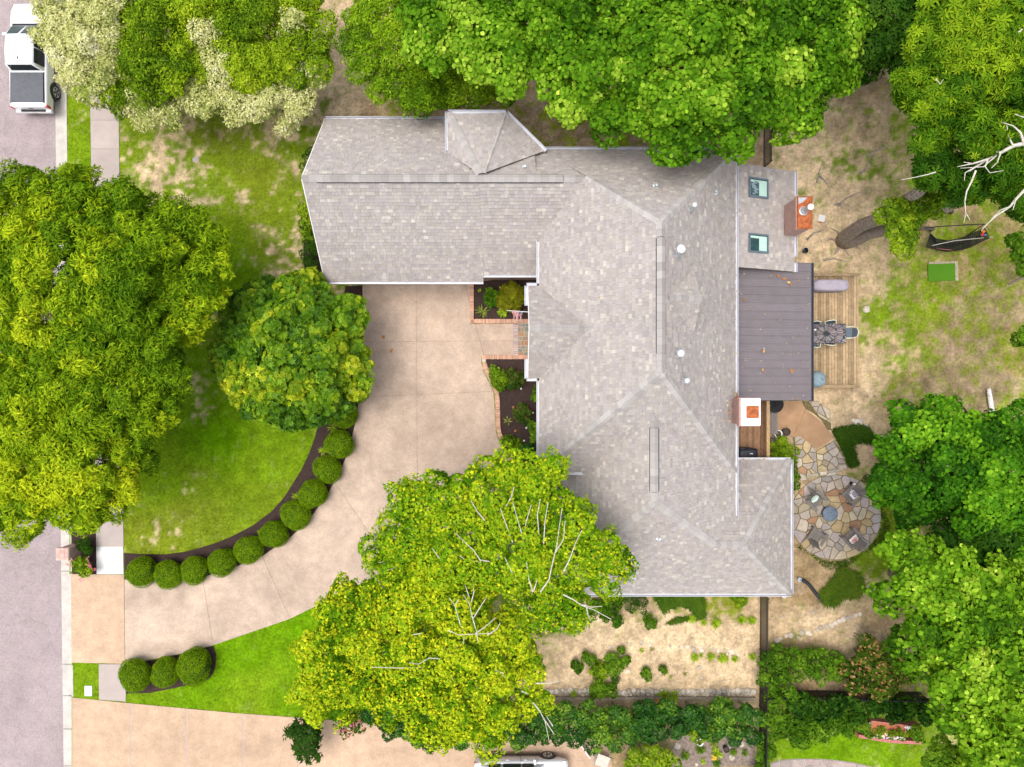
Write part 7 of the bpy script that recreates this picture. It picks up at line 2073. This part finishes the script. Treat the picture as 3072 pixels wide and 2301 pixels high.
    for nm,mat,bx in spec['bits']:
        MB().box(*bx).build(nm,mat,root,bevel=.02,wm=False)
    return root
M['windshield']=pmat('windshield_glass',(.10,.17,.17),rough=.05,var=.2,scale=3,spec=.9)
M['seam']=pmat('panel_gap',(.05,.05,.055),rough=.6,var=0)
hw=.95
truck=dict(cat='pickup truck',paint=M['truckpaint'],hw=.95,rw=.38,wheels=(-1.62,1.66),
 body=[(-2.60,.88,.52,.95,.84,1.02),(-2.55,.93,.42,1.0,.87,1.09),(-.90,.95,.40,1.02,.88,1.11),(-.80,.95,.40,1.02,.90,1.13),(1.25,.95,.40,1.02,.86,1.13),(1.45,.95,.40,1.02,.82,1.12),(2.15,.94,.42,.98,.78,1.08),(2.45,.90,.48,.90,.70,1.00),(2.60,.80,.55,.80,.60,.86)],
 cab=dict(y=(-.86,-.80,.62,1.36),hb=.86,ht=.66,zb=1.12,zt=1.80,side=[(-.70,.02),(.08,.98)],mirror=.86),
 bits=[('bed_cover',M['tonneau'],(-.80,.80,-2.40,-.93,1.098,1.15)),('tailgate_handle',M['black'],(-.12,.12,-2.622,-2.58,.84,.89)),('bumper',M['white'],(-.88,.88,-2.72,-2.585,.46,.66)),('step_pad',M['black'],(-.62,.62,-2.705,-2.60,.661,.672)),
       ('tail_lamp',M['redlamp'],(.80,.93,-2.605,-2.48,.72,1.05)),('tail_lamp',M['redlamp'],(-.93,-.80,-2.605,-2.48,.72,1.05)),('licence_plate',M['beige'],(-.15,.15,-2.735,-2.718,.50,.62)),('antenna',M['black'],(-.02,.02,-.58,-.46,1.81,1.86)),
       ('headlamp',M['headlamp'],(.60,.84,2.42,2.56,.72,.90)),('headlamp',M['headlamp'],(-.84,-.60,2.42,2.56,.72,.90)),('grille',M['black'],(-.55,.55,2.55,2.625,.58,.82)),('cowl',M['black'],(-.74,.74,1.36,1.48,1.118,1.140)),
       ('bed_rail',M['black'],(.805,.84,-2.45,-.90,1.10,1.135)),('bed_rail',M['black'],(-.84,-.805,-2.45,-.90,1.10,1.135)),('door_gap',M['seam'],(.935,.957,.03,.045,.48,1.02)),('door_handle',M['truckpaint'],(.945,.975,-.30,-.12,.90,.94)),('door_handle',M['truckpaint'],(.945,.975,.22,.40,.90,.94))])
vehicle('pickup_truck','white pickup truck with a grey bed cover parked at the kerb',(-23.9,16.27,-.11),0.0,truck)
suv=dict(cat='car',paint=M['carpaint'],hw=.92,rw=.35,wheels=(-1.36,1.33),
 body=[(-2.33,.80,.45,.85,.72,.98),(-2.26,.88,.36,.92,.80,1.06),(-1.6,.92,.32,.95,.84,1.06),(0,.925,.30,.94,.84,1.02),(1.0,.925,.30,.93,.83,1.01),(1.25,.92,.32,.92,.80,1.0),(1.9,.90,.34,.86,.74,.93),(2.2,.84,.40,.76,.62,.82),(2.34,.72,.46,.68,.5,.70)],
 cab=dict(y=(-2.10,-1.55,.30,1.12),hb=.83,ht=.60,zb=1.02,zt=1.62,side=[(-1.62,-1.02),(-.90,-.02),(.04,.72)],mirror=.62),
 bits=[('tail_lamp',M['redlamp'],(.62,.86,-2.32,-2.10,.80,.98)),('tail_lamp',M['redlamp'],(-.86,-.62,-2.32,-2.10,.80,.98)),('headlamp',M['headlamp'],(.55,.84,2.05,2.22,.66,.82)),('headlamp',M['headlamp'],(-.84,-.55,2.05,2.22,.66,.82)),
       ('roof_rail',M['black'],(.50,.54,-1.45,.25,1.63,1.67)),('roof_rail',M['black'],(-.54,-.50,-1.45,.25,1.63,1.67)),('door_gap',M['seam'],(.915,.932,-.03,-.015,.40,.98)),('door_gap',M['seam'],(.915,.932,.93,.945,.40,.98)),
       ('door_handle',M['rim'],(.92,.955,-.78,-.60,.86,.90)),('door_handle',M['rim'],(.92,.955,.12,.30,.86,.90)),('sill_trim',M['black'],(.90,.935,-1.0,.95,.27,.36)),('grille',M['black'],(-.45,.45,2.28,2.36,.5,.66)),('door_gap',M['seam'],(-.932,-.915,-.03,-.015,.40,.98)),('door_handle',M['rim'],(-.955,-.92,-.78,-.60,.86,.90)),('door_handle',M['rim'],(-.955,-.92,.12,.30,.86,.90)),('sill_trim',M['black'],(-.935,-.90,-1.0,.95,.27,.36))])
vehicle('parked_car','silver white car parked on the neighbouring driveway at the bottom edge',(.46,-19.55,.03),-math.pi/2,suv)

# ------------------------------------------------------------ fallen leaves and debris
lv=[]; 
def litter_on(fn,n,size,pal,seed):
    r2=random.Random(seed)
    for i in range(n):
        p,nrm=fn(r2)
        lv.append((tuple(p),tuple(nrm),size*r2.uniform(.5,1.4),r2.choice(pal)))
WARM=[(.45,.16,.03),(.50,.28,.06),(.55,.42,.14),(.30,.12,.05),(.50,.45,.22)]
def on_patio(r2):
    x=r2.uniform(9.95,14.0); y=r2.uniform(YA+.05,5.1); return (x,y,mz(x)+.03+r2.random()*.02),(r2.uniform(-.3,.3),r2.uniform(-.3,.3),1)
litter_on(on_patio,90,.045,WARM+[(.6,.55,.4),(.55,.5,.42)],1)
for px,py,n,s_ in ((2334,830,3,.11),(2355,840,3,.11),(2370,850,4,.10),(2225,900,2,.10),(2290,1112,2,.10),(2379,1113,4,.10),(2286,1058,2,.10)):
    def f(r2,px=px,py=py):
        c=W(px+r2.uniform(-5,5),py+r2.uniform(-5,5),3.0); return (c.x,c.y,mz(c.x)+.06),(r2.uniform(-.5,.5),r2.uniform(-.5,.5),1)
    litter_on(f,n,s_,WARM[:4],px)
def gut(A,B):
    def f(r2): t=r2.random(); return Vector(A).lerp(Vector(B),t)+Vector((r2.uniform(-.05,.05),r2.uniform(-.05,.05),.02)),(r2.uniform(-.4,.4),r2.uniform(-.4,.4),1)
    return f
litter_on(gut((9.95,-3.63,2.50),(12.0,-3.63,2.50)),40,.07,WARM,3)
litter_on(gut((1.22,4.2,4.62),(1.42,4.4,4.7)),14,.09,WARM,4); litter_on(gut((1.22,.33,4.62),(1.42,.45,4.7)),14,.09,WARM,5)
litter_on(gut((9.87,-.9,4.62),(9.87,-.4,4.64)),10,.12,WARM,6); litter_on(gut((9.2,-.2,5.4),(9.45,-1.9,5.1)),16,.08,WARM,7)
litter_on(gut((6.5,10.34,4.6),(8.0,10.34,4.6)),18,.07,WARM,8); litter_on(gut((-4,12.27,3.0),(-2.8,12.27,3.0)),8,.06,WARM,9); litter_on(gut((9.87,0,4.62),(9.87,9,4.62)),40,.05,WARM,10)
def on_roof(r2):
    while True:
        x=r2.uniform(-8,9.7); y=r2.uniform(-9,11); z,k=roof_top(x,y)
        if k: return (x,y,z+.045),tuple(PL[k][0])
litter_on(on_roof,26,.06,WARM,11)
def on_drive(r2):
    while True:
        c=W(r2.uniform(390,1480),r2.uniform(860,1980),.04)
        if inside((c.x,c.y),P2(dw)): return c,(r2.uniform(-.3,.3),r2.uniform(-.3,.3),1)
litter_on(on_drive,130,.04,WARM[:3]+[(.6,.5,.2)],12)
litter_on(lambda r2:(W(1150+r2.uniform(-3,3),1010+r2.uniform(-3,3),.05),(0,0,1)),2,.13,WARM[:1],13)
litter_on(lambda r2:(W(1176+r2.uniform(-3,3),1052+r2.uniform(-3,3),.05),(0,0,1)),2,.13,WARM[:1],14)
def on_yard(r2): return W(r2.uniform(2400,2950),r2.uniform(380,1250),.04),(r2.uniform(-.3,.3),r2.uniform(-.3,.3),1)
litter_on(on_yard,420,.06,[(.22,.14,.07),(.30,.20,.10),(.14,.10,.05),(.40,.30,.18)],15)
def on_sand(r2): return W(r2.uniform(1690,2270),r2.uniform(1850,2065),.04),(r2.uniform(-.3,.3),r2.uniform(-.3,.3),1)
litter_on(on_sand,500,.05,[(.22,.16,.10),(.34,.24,.15),(.50,.44,.36),(.62,.56,.48)],16)
def on_north(r2): return W(r2.uniform(960,2280),r2.uniform(290,440),.04),(r2.uniform(-.3,.3),r2.uniform(-.3,.3),1)
litter_on(on_north,500,.07,[(.22,.14,.07),(.30,.22,.12),(.14,.10,.05)],17)
P=np.array([l[0] for l in lv]); N=np.array([l[1] for l in lv],float); S=np.array([l[2] for l in lv]); C=np.array([l[3] for l in lv])
v,f=place(T_FOLD,P,N,S*1.5)
o=link('fallen_leaves',np_mesh('fallen_leaves',v,f,np.repeat(C,4,axis=0)),M['litter']); tag(o,'scattered orange and brown fallen leaves on roofs, driveway and yard','leaves',kind='stuff')
# small white clover heads on the lawn
r2=np.random.default_rng(3)
px=r2.uniform(380,930,260); py=r2.uniform(1180,1660,260)
x=(px-CX)*H/F; y=-(py-CY)*H/F

# ------------------------------------------------------------ lawn blades, kept off everything paved
def lawn():
    rg=np.random.default_rng(12); n=330000
    x=rg.uniform(-27,27,n); y=rg.uniform(-20.5,20.5,n)
    f,s,g,mask=ground_fields(x,y)
    # occupancy raster of paved and built areas
    res=.06; nx_,ny_=int(56/res),int(42/res); occ=np.zeros((ny_,nx_),bool)
    def fill(poly):
        xs_=[p[0] for p in poly]; ys_=[p[1] for p in poly]
        i0,i1=max(0,int((min(xs_)+28)/res)),min(nx_,int((max(xs_)+28)/res)+1); j0,j1=max(0,int((min(ys_)+21)/res)),min(ny_,int((max(ys_)+21)/res)+1)
        if i1<=i0 or j1<=j0: return
        gx=(np.arange(i0,i1)+.5)*res-28; gy=(np.arange(j0,j1)+.5)*res-21
        GXx,GYy=np.meshgrid(gx,gy); c=np.zeros(GXx.shape,bool); k=len(poly); j=k-1
        for i in range(k):
            xi,yi=poly[i][:2]; xj,yj=poly[j][:2]
            if yi!=yj:
                cond=((yi>GYy)!=(yj>GYy))&(GXx<(xj-xi)*(GYy-yi)/(yj-yi)+xi); c^=cond
            j=i
        occ[j0:j1,i0:i1]|=c
    for o in list(COL.objects):
        if o.get('kind')=='structure' and o.type=='MESH' and o.name not in ('ground',):
            me=o.data
            for obj in [o]+list(o.children):
                for pl_ in obj.data.polygons:
                    if len(obj.data.polygons)<400 and pl_.normal.z>.5: fill([obj.data.vertices[i].co for i in pl_.vertices])
    for a in ((-8.5,1.6,5,12.1),(1.3,9.7,-3.8,10.2),(2,9.7,-9.7,-3.5),(9.5,12.9,-9.7,-3.9),(9.5,12.9,5.2,9.8),(9.5,17.3,-.9,5.6)):
        fill([(a[0],a[2]),(a[1],a[2]),(a[1],a[3]),(a[0],a[3])])
    ii=((x+28)/res).astype(int); jj=((y+21)/res).astype(int)
    ok=(mask<.5)&(rg.random(n)>mask*1.3)&(~occ[jj,ii])&(x>street_edge(y)+.05)
    x,y,g=x[ok],y[ok],g[ok]; k=len(x)
    lush=np.array([.13,.285,.003]); olive=np.array([.20,.23,.016]); pale=np.array([.24,.33,.012])
    n2=fbm(x,y,2.2,51,4)[:,None]; t=np.clip((n2-.42)*2.6,0,1)
    c=lush*(1-g[:,None])+olive*g[:,None]; c=c*(1-t*.5)+pale*t*.5; c=c*(.70+.65*rg.random((k,1)))
    h=.035+.035*rg.random(k); az=rg.random(k)*2*np.pi; ln=.05*(.5+rg.random(k)); w_=.016
    dx,dy=np.cos(az),np.sin(az); z0=np.full(k,-.012)
    v=np.stack([np.stack([x-dy*w_,y+dx*w_,z0],1),np.stack([x+dy*w_,y-dx*w_,z0],1),np.stack([x+dx*ln,y+dy*ln,h],1)],1).reshape(-1,3)
    fz=(np.arange(k)*3)[:,None]+np.array([[0,1,2]])
    o=link('lawn_grass',np_mesh('lawn_grass',v,fz,np.repeat(c,3,axis=0)),M['blade']); tag(o,'short mown grass of the lawns','grass',kind='stuff')
    print('blades',k)
lawn()
open('/tmp/ntri','w').write(str(NTRI[0]))
